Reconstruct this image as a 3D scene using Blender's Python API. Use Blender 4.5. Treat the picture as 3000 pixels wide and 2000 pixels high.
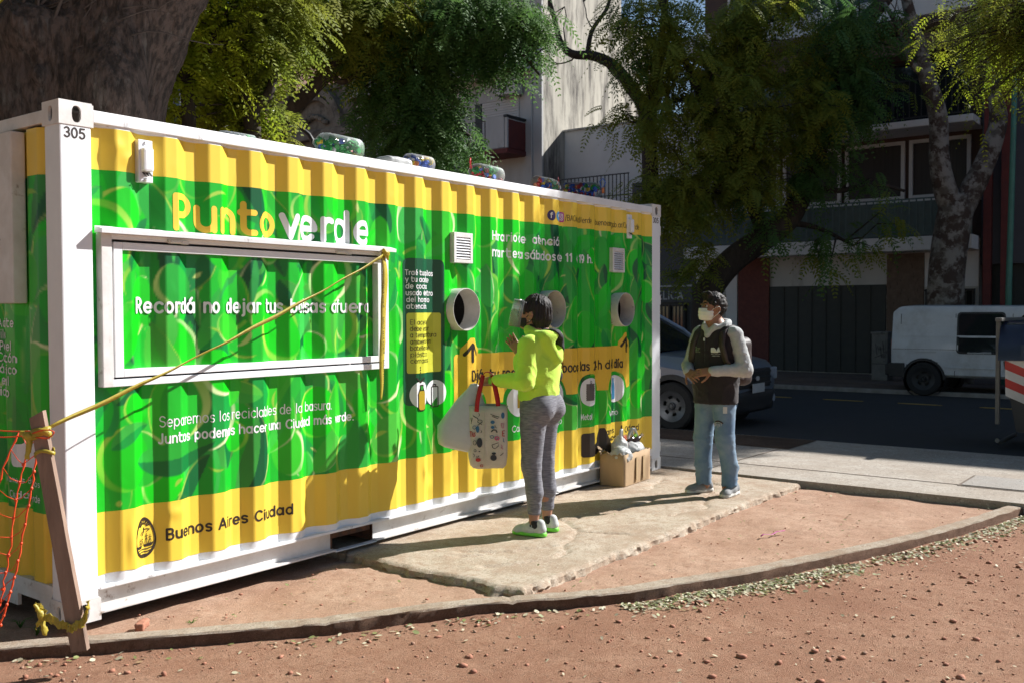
import bpy, bmesh, math, random
import numpy as np
from mathutils import Vector, Matrix
rad = math.radians
for o in list(bpy.data.objects): bpy.data.objects.remove(o)
SC = bpy.context.scene
COL = SC.collection
# ------------------------------------------------------------------ camera
CAMP = np.array([-2.4474, -4.6131, 1.5459]); YAW = rad(37.1916); PITCH = rad(-1.7064); ROLL = rad(-0.1974)
cam = bpy.data.cameras.new('camera'); camo = bpy.data.objects.new('camera', cam); COL.objects.link(camo)
cam.sensor_width = 36.0; cam.lens = 34.1115; cam.clip_start = 0.05; cam.clip_end = 1500
_f = Vector((math.cos(YAW)*math.cos(PITCH), math.sin(YAW)*math.cos(PITCH), math.sin(PITCH)))
_r = Vector((math.sin(YAW), -math.cos(YAW), 0)); _u = _r.cross(_f)
_r2 = _r*math.cos(ROLL) + _u*math.sin(ROLL); _u2 = _u*math.cos(ROLL) - _r*math.sin(ROLL)
camo.matrix_world = Matrix(((_r2.x, _u2.x, -_f.x, CAMP[0]), (_r2.y, _u2.y, -_f.y, CAMP[1]), (_r2.z, _u2.z, -_f.z, CAMP[2]), (0, 0, 0, 1)))
cam.dof.use_dof = True; cam.dof.focus_distance = 6.4; cam.dof.aperture_fstop = 5.0
SC.camera = camo
# ------------------------------------------------------------------ sky and sun
SUN_EL = rad(36.5); SUN_H = Vector((0.885, -0.466, 0)).normalized()
SUN_DIR = Vector((SUN_H.x*math.cos(SUN_EL), SUN_H.y*math.cos(SUN_EL), math.sin(SUN_EL)))
world = bpy.data.worlds.new('World'); SC.world = world; world.use_nodes = True
_nt = world.node_tree; _bg = _nt.nodes['Background']
_sky = _nt.nodes.new('ShaderNodeTexSky'); _sky.sky_type = 'NISHITA'; _sky.sun_disc = False
_sky.sun_elevation = SUN_EL; _sky.sun_rotation = math.atan2(SUN_H.x, SUN_H.y)
_sky.air_density = 1.0; _sky.dust_density = 0.25; _sky.ozone_density = 1.0
_nt.links.new(_sky.outputs[0], _bg.inputs[0]); _bg.inputs[1].default_value = 0.05
sl = bpy.data.lights.new('sun', 'SUN'); slo = bpy.data.objects.new('sun', sl); COL.objects.link(slo)
sl.energy = 5.0; sl.angle = rad(0.5); sl.color = (1.0, 0.978, 0.945)
slo.location = SUN_DIR*60; slo.rotation_euler = SUN_DIR.to_track_quat('Z', 'Y').to_euler()
SC.view_settings.view_transform = 'Standard'; SC.view_settings.look = 'None'
SC.view_settings.exposure = 0.95; SC.view_settings.gamma = 1.0; SC.view_settings.use_curve_mapping = False
SC.render.engine = 'CYCLES'
try:
    SC.cycles.max_bounces = 8; SC.cycles.transparent_max_bounces = 12
except Exception: pass

# ------------------------------------------------------------------ helpers
def srgb(r, g, b):
    f = lambda c: ((c/255.0)/12.92 if c/255.0 <= 0.04045 else ((c/255.0+0.055)/1.055)**2.4)
    return (f(r), f(g), f(b))
def tag(o, label=None, cat=None, group=None, kind=None):
    if label: o['label'] = label
    if cat: o['category'] = cat
    if group: o['group'] = group
    if kind: o['kind'] = kind
    return o
def empty(name, loc=(0, 0, 0), rz=0, label=None, cat=None, group=None):
    o = bpy.data.objects.new(name, None); COL.objects.link(o)
    o.location = loc; o.rotation_euler = (0, 0, rz); o.empty_display_size = 0.1
    return tag(o, label, cat, group)
def mobj(name, verts, faces, mat=None, parent=None, smooth=False, colors=None, label=None, cat=None, group=None, kind=None):
    me = bpy.data.meshes.new(name)
    if isinstance(verts, np.ndarray) and isinstance(faces, np.ndarray):
        V = np.ascontiguousarray(verts, dtype=np.float32); Fc = np.ascontiguousarray(faces, dtype=np.int32)
        n = Fc.shape[1]
        me.vertices.add(len(V)); me.vertices.foreach_set('co', V.ravel())
        me.loops.add(Fc.size); me.loops.foreach_set('vertex_index', Fc.ravel())
        me.polygons.add(len(Fc)); me.polygons.foreach_set('loop_start', np.arange(0, Fc.size, n, dtype=np.int32))
        me.update(calc_edges=True)
    else:
        me.from_pydata([tuple(float(c) for c in v) for v in verts], [], [tuple(int(i) for i in f) for f in faces]); me.update()
    if colors is not None:
        at = me.color_attributes.new('Col', 'FLOAT_COLOR', 'POINT')
        c4 = np.ones((len(me.vertices), 4), dtype=np.float32); c4[:, :3] = np.asarray(colors)[:, :3]
        at.data.foreach_set('color', c4.ravel())
    if smooth:
        me.polygons.foreach_set('use_smooth', np.ones(len(me.polygons), dtype=bool))
    o = bpy.data.objects.new(name, me); COL.objects.link(o)
    if mat is not None: me.materials.append(mat)
    if parent is not None: o.parent = parent
    return tag(o, label, cat, group, kind)
class MB:
    "collects shapes into one mesh"
    def __init__(s): s.v = []; s.f = []
    def add(s, v, f):
        k = len(s.v); s.v += [tuple(p) for p in v]; s.f += [tuple(i+k for i in q) for q in f]; return s
    def box(s, a, b, bev=0.0):
        (x0, y0, z0), (x1, y1, z1) = a, b
        x0, x1 = min(x0, x1), max(x0, x1); y0, y1 = min(y0, y1), max(y0, y1); z0, z1 = min(z0, z1), max(z0, z1)
        if bev <= 0:
            v = [(x, y, z) for x in (x0, x1) for y in (y0, y1) for z in (z0, z1)]
            return s.add(v, [(0, 1, 3, 2), (4, 6, 7, 5), (0, 4, 5, 1), (2, 3, 7, 6), (0, 2, 6, 4), (1, 5, 7, 3)])
        b_ = min(bev, (x1-x0)*.45, (y1-y0)*.45, (z1-z0)*.45)
        bm = bmesh.new(); bmesh.ops.create_cube(bm, size=1.0)
        for q in bm.verts: q.co = Vector(((x0+x1)/2+q.co.x*(x1-x0), (y0+y1)/2+q.co.y*(y1-y0), (z0+z1)/2+q.co.z*(z1-z0)))
        bmesh.ops.bevel(bm, geom=bm.edges[:], offset=b_, segments=2, affect='EDGES', profile=0.6)
        return s.bm(bm)
    def bm(s, bm):
        bm.verts.index_update(); s.add([q.co[:] for q in bm.verts], [[w.index for w in f.verts] for f in bm.faces]); bm.free(); return s
    def tube(s, pts, r, n=8, caps=True):
        pts = [Vector(p) for p in pts]; m = len(pts)
        rr = r if isinstance(r, (list, tuple)) else [r]*m
        t0 = (pts[1]-pts[0]).normalized(); ref = Vector((0, 0, 1)) if abs(t0.z) < .9 else Vector((1, 0, 0))
        u = t0.cross(ref).normalized(); V = []
        for i, p in enumerate(pts):
            t = (pts[min(i+1, m-1)]-pts[max(i-1, 0)]).normalized()
            u = (u - t*u.dot(t)).normalized(); w = t.cross(u)
            for k in range(n):
                a = 2*math.pi*k/n; V.append(p+(u*math.cos(a)+w*math.sin(a))*rr[i])
        F = [(i*n+k, i*n+(k+1) % n, (i+1)*n+(k+1) % n, (i+1)*n+k) for i in range(m-1) for k in range(n)]
        if caps: F += [tuple(range(n))[::-1], tuple((m-1)*n+k for k in range(n))]
        return s.add(V, F)
    def ribbon(s, pts, w, side=None, th=0.0):
        pts = [Vector(p) for p in pts]; m = len(pts); V = []
        for i, p in enumerate(pts):
            t = (pts[min(i+1, m-1)]-pts[max(i-1, 0)]).normalized()
            sd = Vector(side) if side is not None else t.cross(Vector((0, 0, 1)))
            sd = (sd - t*sd.dot(t)).normalized(); ww = w[i] if isinstance(w, (list, tuple)) else w
            nn = t.cross(sd)*th
            V += [p-sd*ww/2-nn, p+sd*ww/2-nn, p+sd*ww/2+nn, p-sd*ww/2+nn]
        F = []
        for i in range(m-1):
            a = 4*i; b = a+4
            for k in range(4): F.append((a+k, a+(k+1) % 4, b+(k+1) % 4, b+k))
        F += [(0, 3, 2, 1), (4*m-4, 4*m-3, 4*m-2, 4*m-1)]
        return s.add(V, F)
    def lathe(s, prof, n=20, axis='z', c=(0, 0, 0)):
        V = []
        for (r, h) in prof:
            for k in range(n):
                a = 2*math.pi*k/n; x, y = r*math.cos(a), r*math.sin(a)
                q = (x, y, h) if axis == 'z' else ((h, x, y) if axis == 'x' else (x, h, y))
                V.append((q[0]+c[0], q[1]+c[1], q[2]+c[2]))
        m = len(prof)
        F = [(i*n+k, i*n+(k+1) % n, (i+1)*n+(k+1) % n, (i+1)*n+k) for i in range(m-1) for k in range(n)]
        return s.add(V, F)
    def prism(s, poly, a, b, plane='xz'):
        "2D polygon extruded between a and b along the axis left out"
        def P3(p, t): return {'xz': (p[0], t, p[1]), 'yz': (t, p[0], p[1]), 'xy': (p[0], p[1], t)}[plane]
        n = len(poly); V = [P3(p, a) for p in poly]+[P3(p, b) for p in poly]
        return s.add(V, [tuple(range(n))[::-1], tuple(range(n, 2*n))]+[(i, (i+1) % n, n+(i+1) % n, n+i) for i in range(n)])
    def xf(s, M):
        s.v = [tuple(M @ Vector(p)) for p in s.v]; return s
    def obj(s, name, mat=None, parent=None, smooth=False, fix=True, **k):
        o = mobj(name, s.v, s.f, mat, parent, smooth, **k)
        if fix:
            bm = bmesh.new(); bm.from_mesh(o.data); bmesh.ops.recalc_face_normals(bm, faces=bm.faces[:]); bm.to_mesh(o.data); bm.free()
        return o
def autosmooth(o, ang=35):
    me = o.data; me.polygons.foreach_set('use_smooth', np.ones(len(me.polygons), dtype=bool))
    bm = bmesh.new(); bm.from_mesh(me)
    for e in bm.edges:
        if len(e.link_faces) == 2 and e.calc_face_angle(0) > rad(ang): e.smooth = False
    bm.to_mesh(me); bm.free(); return o
def copy_tree(o, parent=None):
    c = o.copy(); COL.objects.link(c); c.parent = parent
    for ch in list(o.children): copy_tree(ch, c)
    return c
_NT = {}
def vnoise(p, seed=0):
    if seed not in _NT: _NT[seed] = np.random.default_rng(seed+11).random((32, 32, 32))*2-1
    T = _NT[seed]; i = np.floor(p).astype(int); f = p-i; f = f*f*(3-2*f); i &= 31; j = (i+1) & 31
    x0, y0, z0 = i[..., 0], i[..., 1], i[..., 2]; x1, y1, z1 = j[..., 0], j[..., 1], j[..., 2]
    fx, fy, fz = f[..., 0], f[..., 1], f[..., 2]
    a = T[x0, y0, z0]*(1-fx)+T[x1, y0, z0]*fx; b = T[x0, y1, z0]*(1-fx)+T[x1, y1, z0]*fx
    c = T[x0, y0, z1]*(1-fx)+T[x1, y0, z1]*fx; d = T[x0, y1, z1]*(1-fx)+T[x1, y1, z1]*fx
    return (a*(1-fy)+b*fy)*(1-fz)+(c*(1-fy)+d*fy)*fz
def fbm(p, o=4, seed=0):
    p = np.asarray(p, float); r = 0; a = 1.0; t = 0
    for k in range(o): r = r+a*vnoise(p*(2**k)+k*7.3, seed+k); t += a; a *= .5
    return r/t
def nets(F, lo, h):
    "naive surface nets: F<0 inside"
    S = F < 0; nx, ny, nz = F.shape
    cs = np.zeros((nx-1, ny-1, nz-1, 3)); cn = np.zeros((nx-1, ny-1, nz-1))
    for ax in range(3):
        sl0 = [slice(None)]*3; sl1 = [slice(None)]*3; sl0[ax] = slice(0, -1); sl1[ax] = slice(1, None)
        A = F[tuple(sl0)]; B = F[tuple(sl1)]; cr = (A < 0) != (B < 0)
        idx = np.argwhere(cr); a = A[cr]; b = B[cr]; t = a/(a-b)
        pos = idx.astype(float); pos[:, ax] += t
        o1, o2 = [q for q in range(3) if q != ax]
        for d1 in (0, -1):
            for d2 in (0, -1):
                c = idx.copy(); c[:, o1] += d1; c[:, o2] += d2
                ok = (c >= 0).all(1) & (c[:, 0] < nx-1) & (c[:, 1] < ny-1) & (c[:, 2] < nz-1)
                q = c[ok]; np.add.at(cs, (q[:, 0], q[:, 1], q[:, 2]), pos[ok]); np.add.at(cn, (q[:, 0], q[:, 1], q[:, 2]), 1)
    act = cn > 0; vid = -np.ones(act.shape, int); vid[act] = np.arange(act.sum())
    V = cs[act]/cn[act][:, None]*h+np.asarray(lo); Q = []
    for ax in range(3):
        sl0 = [slice(None)]*3; sl1 = [slice(None)]*3; sl0[ax] = slice(0, -1); sl1[ax] = slice(1, None)
        A = S[tuple(sl0)]; B = S[tuple(sl1)]; idx = np.argwhere(A != B)
        o1, o2 = [(1, 2), (2, 0), (0, 1)][ax]
        sh = np.array(act.shape)
        ok = (idx[:, o1] > 0) & (idx[:, o2] > 0) & (idx[:, o1] < sh[o1]) & (idx[:, o2] < sh[o2]) & (idx[:, ax] < sh[ax])
        idx = idx[ok]; q = []
        for d1, d2 in ((0, 0), (-1, 0), (-1, -1), (0, -1)):
            c = idx.copy(); c[:, o1] += d1; c[:, o2] += d2; q.append(vid[c[:, 0], c[:, 1], c[:, 2]])
        q = np.stack(q, 1); fl = ~A[idx[:, 0], idx[:, 1], idx[:, 2]]; q[fl] = q[fl][:, ::-1]; Q.append(q)
    Q = np.concatenate(Q); Q = Q[(Q >= 0).all(1)]
    return V, Q[:, ::-1].copy()
class SDF:
    "grid distance field; primitives are merged only inside their own boxes"
    def __init__(s, lo, hi, h):
        s.lo = np.array(lo, float); s.h = h; s.n = np.ceil((np.array(hi)-s.lo)/h).astype(int)+1
        s.F = np.full(tuple(s.n), 9.0)
    def _win(s, lo, hi):
        a = np.clip(np.floor((np.array(lo)-s.lo)/s.h).astype(int), 0, s.n); b = np.clip(np.ceil((np.array(hi)-s.lo)/s.h).astype(int)+1, 0, s.n)
        if (b-a <= 0).any(): return None, None
        g = np.stack(np.meshgrid(*[np.arange(a[k], b[k])*s.h+s.lo[k] for k in range(3)], indexing='ij'), -1)
        return tuple(slice(a[k], b[k]) for k in range(3)), g
    def _merge(s, w, d, k, sub=False):
        f = s.F[w]
        if sub:
            hh = np.clip(.5-.5*(f+d)/k, 0, 1); s.F[w] = f*(1-hh)-d*hh+k*hh*(1-hh)
        else:
            hh = np.clip(.5+.5*(f-d)/k, 0, 1); s.F[w] = f*(1-hh)+d*hh-k*hh*(1-hh)
    def cone(s, a, b, ra, rb, k=.03, sc=None, sub=False, R=None):
        a = np.array(a, float); b = np.array(b, float); m = max(ra, rb)*(1 if sc is None else max(sc))+k*2+2*s.h
        w, g = s._win(np.minimum(a, b)-m, np.maximum(a, b)+m)
        if w is None: return s
        q = g; A, B = a, b
        if sc is not None:
            sc = np.array(sc); q = g/sc; A, B = a/sc, b/sc
        ab = B-A; L = max((ab**2).sum(), 1e-12); t = np.clip(((q-A)@ab)/L, 0, 1)
        d = np.linalg.norm(q-A-t[..., None]*ab, axis=-1)-(ra+(rb-ra)*t)
        if sc is not None: d = d*min(sc)
        s._merge(w, d, k, sub); return s
    def ell(s, c, r, k=.03, R=None, sub=False):
        c = np.array(c, float); r = np.array(r, float); m = r.max()+2*k+2*s.h
        w, g = s._win(c-m, c+m)
        if w is None: return s
        q = g-c
        if R is not None: q = q@np.array(R)
        k0 = np.linalg.norm(q/r, axis=-1); k1 = np.linalg.norm(q/(r*r), axis=-1)
        d = k0*(k0-1)/np.maximum(k1, 1e-9)
        s._merge(w, d, k, sub); return s
    def box(s, c, hs, rd=.02, k=.02, R=None, sub=False):
        c = np.array(c, float); hs = np.array(hs, float); m = np.linalg.norm(hs)+2*k+2*s.h
        w, g = s._win(c-m, c+m)
        if w is None: return s
        q = g-c
        if R is not None: q = q@np.array(R)
        q = np.abs(q)-(hs-rd)
        d = np.linalg.norm(np.maximum(q, 0), axis=-1)+np.minimum(q.max(-1), 0)-rd
        s._merge(w, d, k, sub); return s
    def grid(s):
        return np.stack(np.meshgrid(*[np.arange(s.n[k])*s.h+s.lo[k] for k in range(3)], indexing='ij'), -1)
    def mesh(s, noise=None):
        F = s.F
        if noise is not None:
            nz = np.abs(F) < .05; g = s.grid()[nz]; F = F.copy(); F[nz] += noise(g)
        F = np.pad(F, 1, constant_values=1.0)
        V, Q = nets(F, s.lo-s.h, s.h)
        return V, Q
def rotm(ax, ang):
    return np.array(Matrix.Rotation(rad(ang), 3, ax))
def relax(V, Q, it=2, lam=.5):
    for _ in range(it):
        acc = np.zeros_like(V); cnt = np.zeros(len(V))
        for k in range(4):
            a = Q[:, k]; b = Q[:, (k+1) % 4]
            np.add.at(acc, a, V[b]); np.add.at(cnt, a, 1); np.add.at(acc, b, V[a]); np.add.at(cnt, b, 1)
        V = V*(1-lam)+lam*acc/np.maximum(cnt, 1)[:, None]
    return V
# ------------------------------------------------------------------ materials
MATS = {}
def pmat(name, col, col2=None, scale=8.0, rough=.7, bump=0.0, bscale=60.0, metal=0.0, spots=None, stretch=(1, 1, 1), trans=0.0, detail=5.0, bdist=None,
         rough2=None, contrast=(.35, .65), spec=.5, sheen=0.0, coat=0.0, spotscale=4.0, spotr=(.58, .66)):
    "principled material: two colours mixed by noise, an optional third as stains, bump from a finer noise"
    m = bpy.data.materials.new(name); m.use_nodes = True; N = m.node_tree.nodes; L = m.node_tree.links
    b = N['Principled BSDF']; b.inputs['Roughness'].default_value = rough; b.inputs['Metallic'].default_value = metal
    b.inputs['Specular IOR Level'].default_value = spec
    if sheen: b.inputs['Sheen Weight'].default_value = sheen
    if coat: b.inputs['Coat Weight'].default_value = coat; b.inputs['Coat Roughness'].default_value = .08
    tc = N.new('ShaderNodeTexCoord'); mp = N.new('ShaderNodeMapping'); mp.inputs['Scale'].default_value = stretch
    L.new(tc.outputs['Object'], mp.inputs['Vector'])
    out = None
    col2 = col2 or tuple(c*.8 for c in col)
    n1 = N.new('ShaderNodeTexNoise'); n1.inputs['Scale'].default_value = scale; n1.inputs['Detail'].default_value = detail; n1.inputs['Roughness'].default_value = .62
    L.new(mp.outputs[0], n1.inputs['Vector'])
    r1 = N.new('ShaderNodeValToRGB'); r1.color_ramp.elements[0].position = contrast[0]; r1.color_ramp.elements[1].position = contrast[1]
    r1.color_ramp.elements[0].color = (*col, 1); r1.color_ramp.elements[1].color = (*col2, 1)
    L.new(n1.outputs['Fac'], r1.inputs[0]); out = r1.outputs[0]
    if spots:
        n2 = N.new('ShaderNodeTexNoise'); n2.inputs['Scale'].default_value = spotscale; n2.inputs['Detail'].default_value = 9; n2.inputs['Roughness'].default_value = .7
        L.new(mp.outputs[0], n2.inputs['Vector'])
        r2 = N.new('ShaderNodeValToRGB'); r2.color_ramp.elements[0].position = spotr[0]; r2.color_ramp.elements[1].position = spotr[1]
        L.new(n2.outputs['Fac'], r2.inputs[0])
        mx = N.new('ShaderNodeMixRGB'); L.new(r2.outputs[0], mx.inputs[0]); L.new(out, mx.inputs[1]); mx.inputs[2].default_value = (*spots, 1); out = mx.outputs[0]
    L.new(out, b.inputs['Base Color'])
    if rough2 is not None:
        mr = N.new('ShaderNodeMapRange'); mr.inputs['To Min'].default_value = rough; mr.inputs['To Max'].default_value = rough2
        mr.inputs['From Min'].default_value = .35; mr.inputs['From Max'].default_value = .65
        L.new(n1.outputs['Fac'], mr.inputs[0]); L.new(mr.outputs[0], b.inputs['Roughness'])
    if bump:
        nb = N.new('ShaderNodeTexNoise'); nb.inputs['Scale'].default_value = bscale; nb.inputs['Detail'].default_value = 6
        L.new(mp.outputs[0], nb.inputs['Vector'])
        bp = N.new('ShaderNodeBump'); bp.inputs['Strength'].default_value = min(1, bump); bp.inputs['Distance'].default_value = bdist or .01*max(1, bump)
        L.new(nb.outputs['Fac'], bp.inputs['Height']); L.new(bp.outputs[0], b.inputs['Normal'])
    if trans:
        tr = N.new('ShaderNodeBsdfTranslucent'); mxs = N.new('ShaderNodeMixShader'); mxs.inputs[0].default_value = trans
        L.new(out, tr.inputs[0]); L.new(b.outputs[0], mxs.inputs[1]); L.new(tr.outputs[0], mxs.inputs[2]); L.new(mxs.outputs[0], N['Material Output'].inputs[0])
    MATS[name] = m; return m
def vmat(name, rough=.5, bump=0, bscale=40, spec=.5, trans=0, stretch=(1, 1, 1), vary=0.0, vscale=3.0, coat=0.0, sheen=0):
    "principled material whose colour is the mesh colour attribute, with a little noise over it"
    m = bpy.data.materials.new(name); m.use_nodes = True; N = m.node_tree.nodes; L = m.node_tree.links
    b = N['Principled BSDF']; b.inputs['Roughness'].default_value = rough; b.inputs['Specular IOR Level'].default_value = spec
    if coat: b.inputs['Coat Weight'].default_value = coat; b.inputs['Coat Roughness'].default_value = .12
    if sheen: b.inputs['Sheen Weight'].default_value = sheen
    a = N.new('ShaderNodeAttribute'); a.attribute_name = 'Col'; out = a.outputs['Color']
    tc = N.new('ShaderNodeTexCoord'); mp = N.new('ShaderNodeMapping'); mp.inputs['Scale'].default_value = stretch; L.new(tc.outputs['Object'], mp.inputs['Vector'])
    if vary:
        n = N.new('ShaderNodeTexNoise'); n.inputs['Scale'].default_value = vscale; n.inputs['Detail'].default_value = 6; L.new(mp.outputs[0], n.inputs['Vector'])
        mr = N.new('ShaderNodeMapRange'); mr.inputs['From Min'].default_value = .3; mr.inputs['From Max'].default_value = .7
        mr.inputs['To Min'].default_value = 1-vary; mr.inputs['To Max'].default_value = 1+vary; L.new(n.outputs['Fac'], mr.inputs[0])
        vm = N.new('ShaderNodeVectorMath'); vm.operation = 'MULTIPLY'; L.new(out, vm.inputs[0]); L.new(mr.outputs[0], vm.inputs[1]); out = vm.outputs[0]
    L.new(out, b.inputs['Base Color'])
    if bump:
        nb = N.new('ShaderNodeTexNoise'); nb.inputs['Scale'].default_value = bscale; nb.inputs['Detail'].default_value = 5; L.new(mp.outputs[0], nb.inputs['Vector'])
        bp = N.new('ShaderNodeBump'); bp.inputs['Strength'].default_value = bump; bp.inputs['Distance'].default_value = .01
        L.new(nb.outputs['Fac'], bp.inputs['Height']); L.new(bp.outputs[0], b.inputs['Normal'])
    if trans:
        tr = N.new('ShaderNodeBsdfTranslucent'); mxs = N.new('ShaderNodeMixShader'); mxs.inputs[0].default_value = trans
        L.new(out, tr.inputs[0]); L.new(b.outputs[0], mxs.inputs[1]); L.new(tr.outputs[0], mxs.inputs[2]); L.new(mxs.outputs[0], N['Material Output'].inputs[0])
    MATS[name] = m; return m
def glassmat(name, col=(.02, .025, .03), rough=.06, alpha=None):
    m = bpy.data.materials.new(name); m.use_nodes = True; b = m.node_tree.nodes['Principled BSDF']
    b.inputs['Base Color'].default_value = (*col, 1); b.inputs['Roughness'].default_value = rough; b.inputs['Specular IOR Level'].default_value = .6
    N = m.node_tree.nodes; L = m.node_tree.links
    n = N.new('ShaderNodeTexNoise'); n.inputs['Scale'].default_value = 1.3; bp = N.new('ShaderNodeBump'); bp.inputs['Strength'].default_value = .03
    L.new(n.outputs['Fac'], bp.inputs['Height']); L.new(bp.outputs[0], b.inputs['Normal'])
    if alpha is not None:
        t = N.new('ShaderNodeBsdfTransparent'); mx = N.new('ShaderNodeMixShader'); lw = N.new('ShaderNodeFresnel'); lw.inputs[0].default_value = 1.45
        ad = N.new('ShaderNodeMath'); ad.operation = 'ADD'; ad.inputs[1].default_value = alpha; ad.use_clamp = True
        L.new(lw.outputs[0], ad.inputs[0]); L.new(ad.outputs[0], mx.inputs[0])
        L.new(t.outputs[0], mx.inputs[1]); L.new(b.outputs[0], mx.inputs[2]); L.new(mx.outputs[0], N['Material Output'].inputs[0])
    return m
M_WHITE = pmat('white_container_paint', (.81, .825, .85), (.77, .785, .81), 6, .42, .05, 30, spots=(.32, .25, .2), spotscale=5, spotr=(.66, .76))
M_WHITE_D = pmat('dirty_white_paint', (.74, .73, .72), (.60, .57, .54), 5, .55, .12, 40, spots=(.20, .13, .09), spotscale=9, spotr=(.60, .72))
M_RAILW = pmat('weathered_white_rail', (.80, .81, .83), (.72, .72, .73), 4, .5, .08, 30, spots=(.10, .08, .07), spotscale=7, spotr=(.60, .74), stretch=(1, 1, .5))
M_YEL = pmat('yellow_vinyl', (.82, .575, .065), (.79, .55, .06), 3, .34, .08, 9, stretch=(1, 1, .35), spec=.4)
M_GREEN = vmat('printed_leaf_vinyl', .34, .06, 9, .4, stretch=(1, 1, .4))
M_BLACK = pmat('black_print', (.022, .015, .012), (.03, .02, .016), 5, .4)
M_WPRINT = pmat('white_print', (.80, .80, .82), (.76, .76, .78), 5, .4)
M_DKGREEN = pmat('dark_green_print', (.005, .085, .035), (.004, .075, .03), 3, .35)
M_LIMECARD = pmat('lime_yellow_print', (.62, .62, .06), (.58, .58, .05), 4, .35)
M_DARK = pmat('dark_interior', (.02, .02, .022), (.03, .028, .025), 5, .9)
M_RUST = pmat('rusty_steel', (.16, .07, .035), (.06, .035, .025), 18, .85, .3, 60)
# ------------------------------------------------------------------ flat print: outline shapes cut from 2D distance fields
def msq(fn, bbox, res):
    "marching squares: fn(P)->signed distance (negative inside) over a grid; returns 2D verts and faces"
    x0, y0, x1, y1 = bbox; nx = int((x1-x0)/res)+2; ny = int((y1-y0)/res)+2
    gx = x0+np.arange(nx)*res; gy = y0+np.arange(ny)*res
    G = np.stack(np.meshgrid(gx, gy, indexing='ij'), -1); f = fn(G)
    ins = f < 0; V = []; F = []; vid = {}
    def gv(i, j):
        k = (i, j)
        if k not in vid: vid[k] = len(V); V.append((gx[i], gy[j]))
        return vid[k]
    def ev(i, j, i2, j2):
        k = (i, j, i2, j2) if (i, j) < (i2, j2) else (i2, j2, i, j)
        if k not in vid:
            a, b = f[k[0], k[1]], f[k[2], k[3]]; t = min(max(a/(a-b), .04), .96)
            vid[k] = len(V); V.append((gx[k[0]]+(gx[k[2]]-gx[k[0]])*t, gy[k[1]]+(gy[k[3]]-gy[k[1]])*t))
        return vid[k]
    c = ins[:-1, :-1].astype(int)+ins[1:, :-1]+ins[1:, 1:]+ins[:-1, 1:]
    for i, j in np.argwhere(c > 0):
        q = ((i, j), (i+1, j), (i+1, j+1), (i, j+1))
        if c[i, j] == 4: F.append(tuple(gv(*p) for p in q)); continue
        P = []
        for k in range(4):
            a, b = q[k], q[(k+1) % 4]
            if ins[a]: P.append(gv(*a))
            if ins[a] != ins[b]: P.append(ev(*a, *b))
        if len(P) >= 3: F.append(tuple(P))
    return np.array(V), F
def d_seg(G, a, b):
    a = np.array(a, float); b = np.array(b, float); ab = b-a; L = max((ab**2).sum(), 1e-12)
    t = np.clip(((G-a)@ab)/L, 0, 1); return np.linalg.norm(G-a-t[..., None]*ab, axis=-1)
def d_line(G, pts, w):
    d = None
    for a, b in zip(pts[:-1], pts[1:]):
        q = d_seg(G, a, b); d = q if d is None else np.minimum(d, q)
    return d-w/2
def d_ell(G, c, rx, ry):
    q = (G-np.array(c))/np.array([rx, ry]); k0 = np.linalg.norm(q, axis=-1); k1 = np.linalg.norm(q/np.array([rx, ry]), axis=-1)
    return k0*(k0-1)/np.maximum(k1, 1e-9)
def d_box(G, a, b, r=0.0):
    a = np.array(a, float); b = np.array(b, float); q = np.abs(G-(a+b)/2)-((b-a)/2-r)
    return np.linalg.norm(np.maximum(q, 0), axis=-1)+np.minimum(q.max(-1), 0)-r
def d_poly(G, poly):
    poly = np.array(poly, float); d = np.full(G.shape[:-1], 1e9); s = np.ones(G.shape[:-1]); n = len(poly)
    for i in range(n):
        a, b = poly[i], poly[i-1]; e = b-a; w = G-a
        t = np.clip((w@e)/max(e@e, 1e-12), 0, 1); d = np.minimum(d, ((w-t[..., None]*e)**2).sum(-1))
        c1 = G[..., 1] >= a[1]; c2 = G[..., 1] < b[1]; c3 = e[0]*w[..., 1] > e[1]*w[..., 0]
        fl = (c1 & c2 & c3) | (~c1 & ~c2 & ~c3); s = np.where(fl, -s, s)
    return s*np.sqrt(d)
def arc(cx, cy, rx, ry, a0, a1, n=14):
    return [(cx+rx*math.cos(rad(a0+(a1-a0)*i/n)), cy+ry*math.sin(rad(a0+(a1-a0)*i/n))) for i in range(n+1)]
H_ = .70
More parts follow.
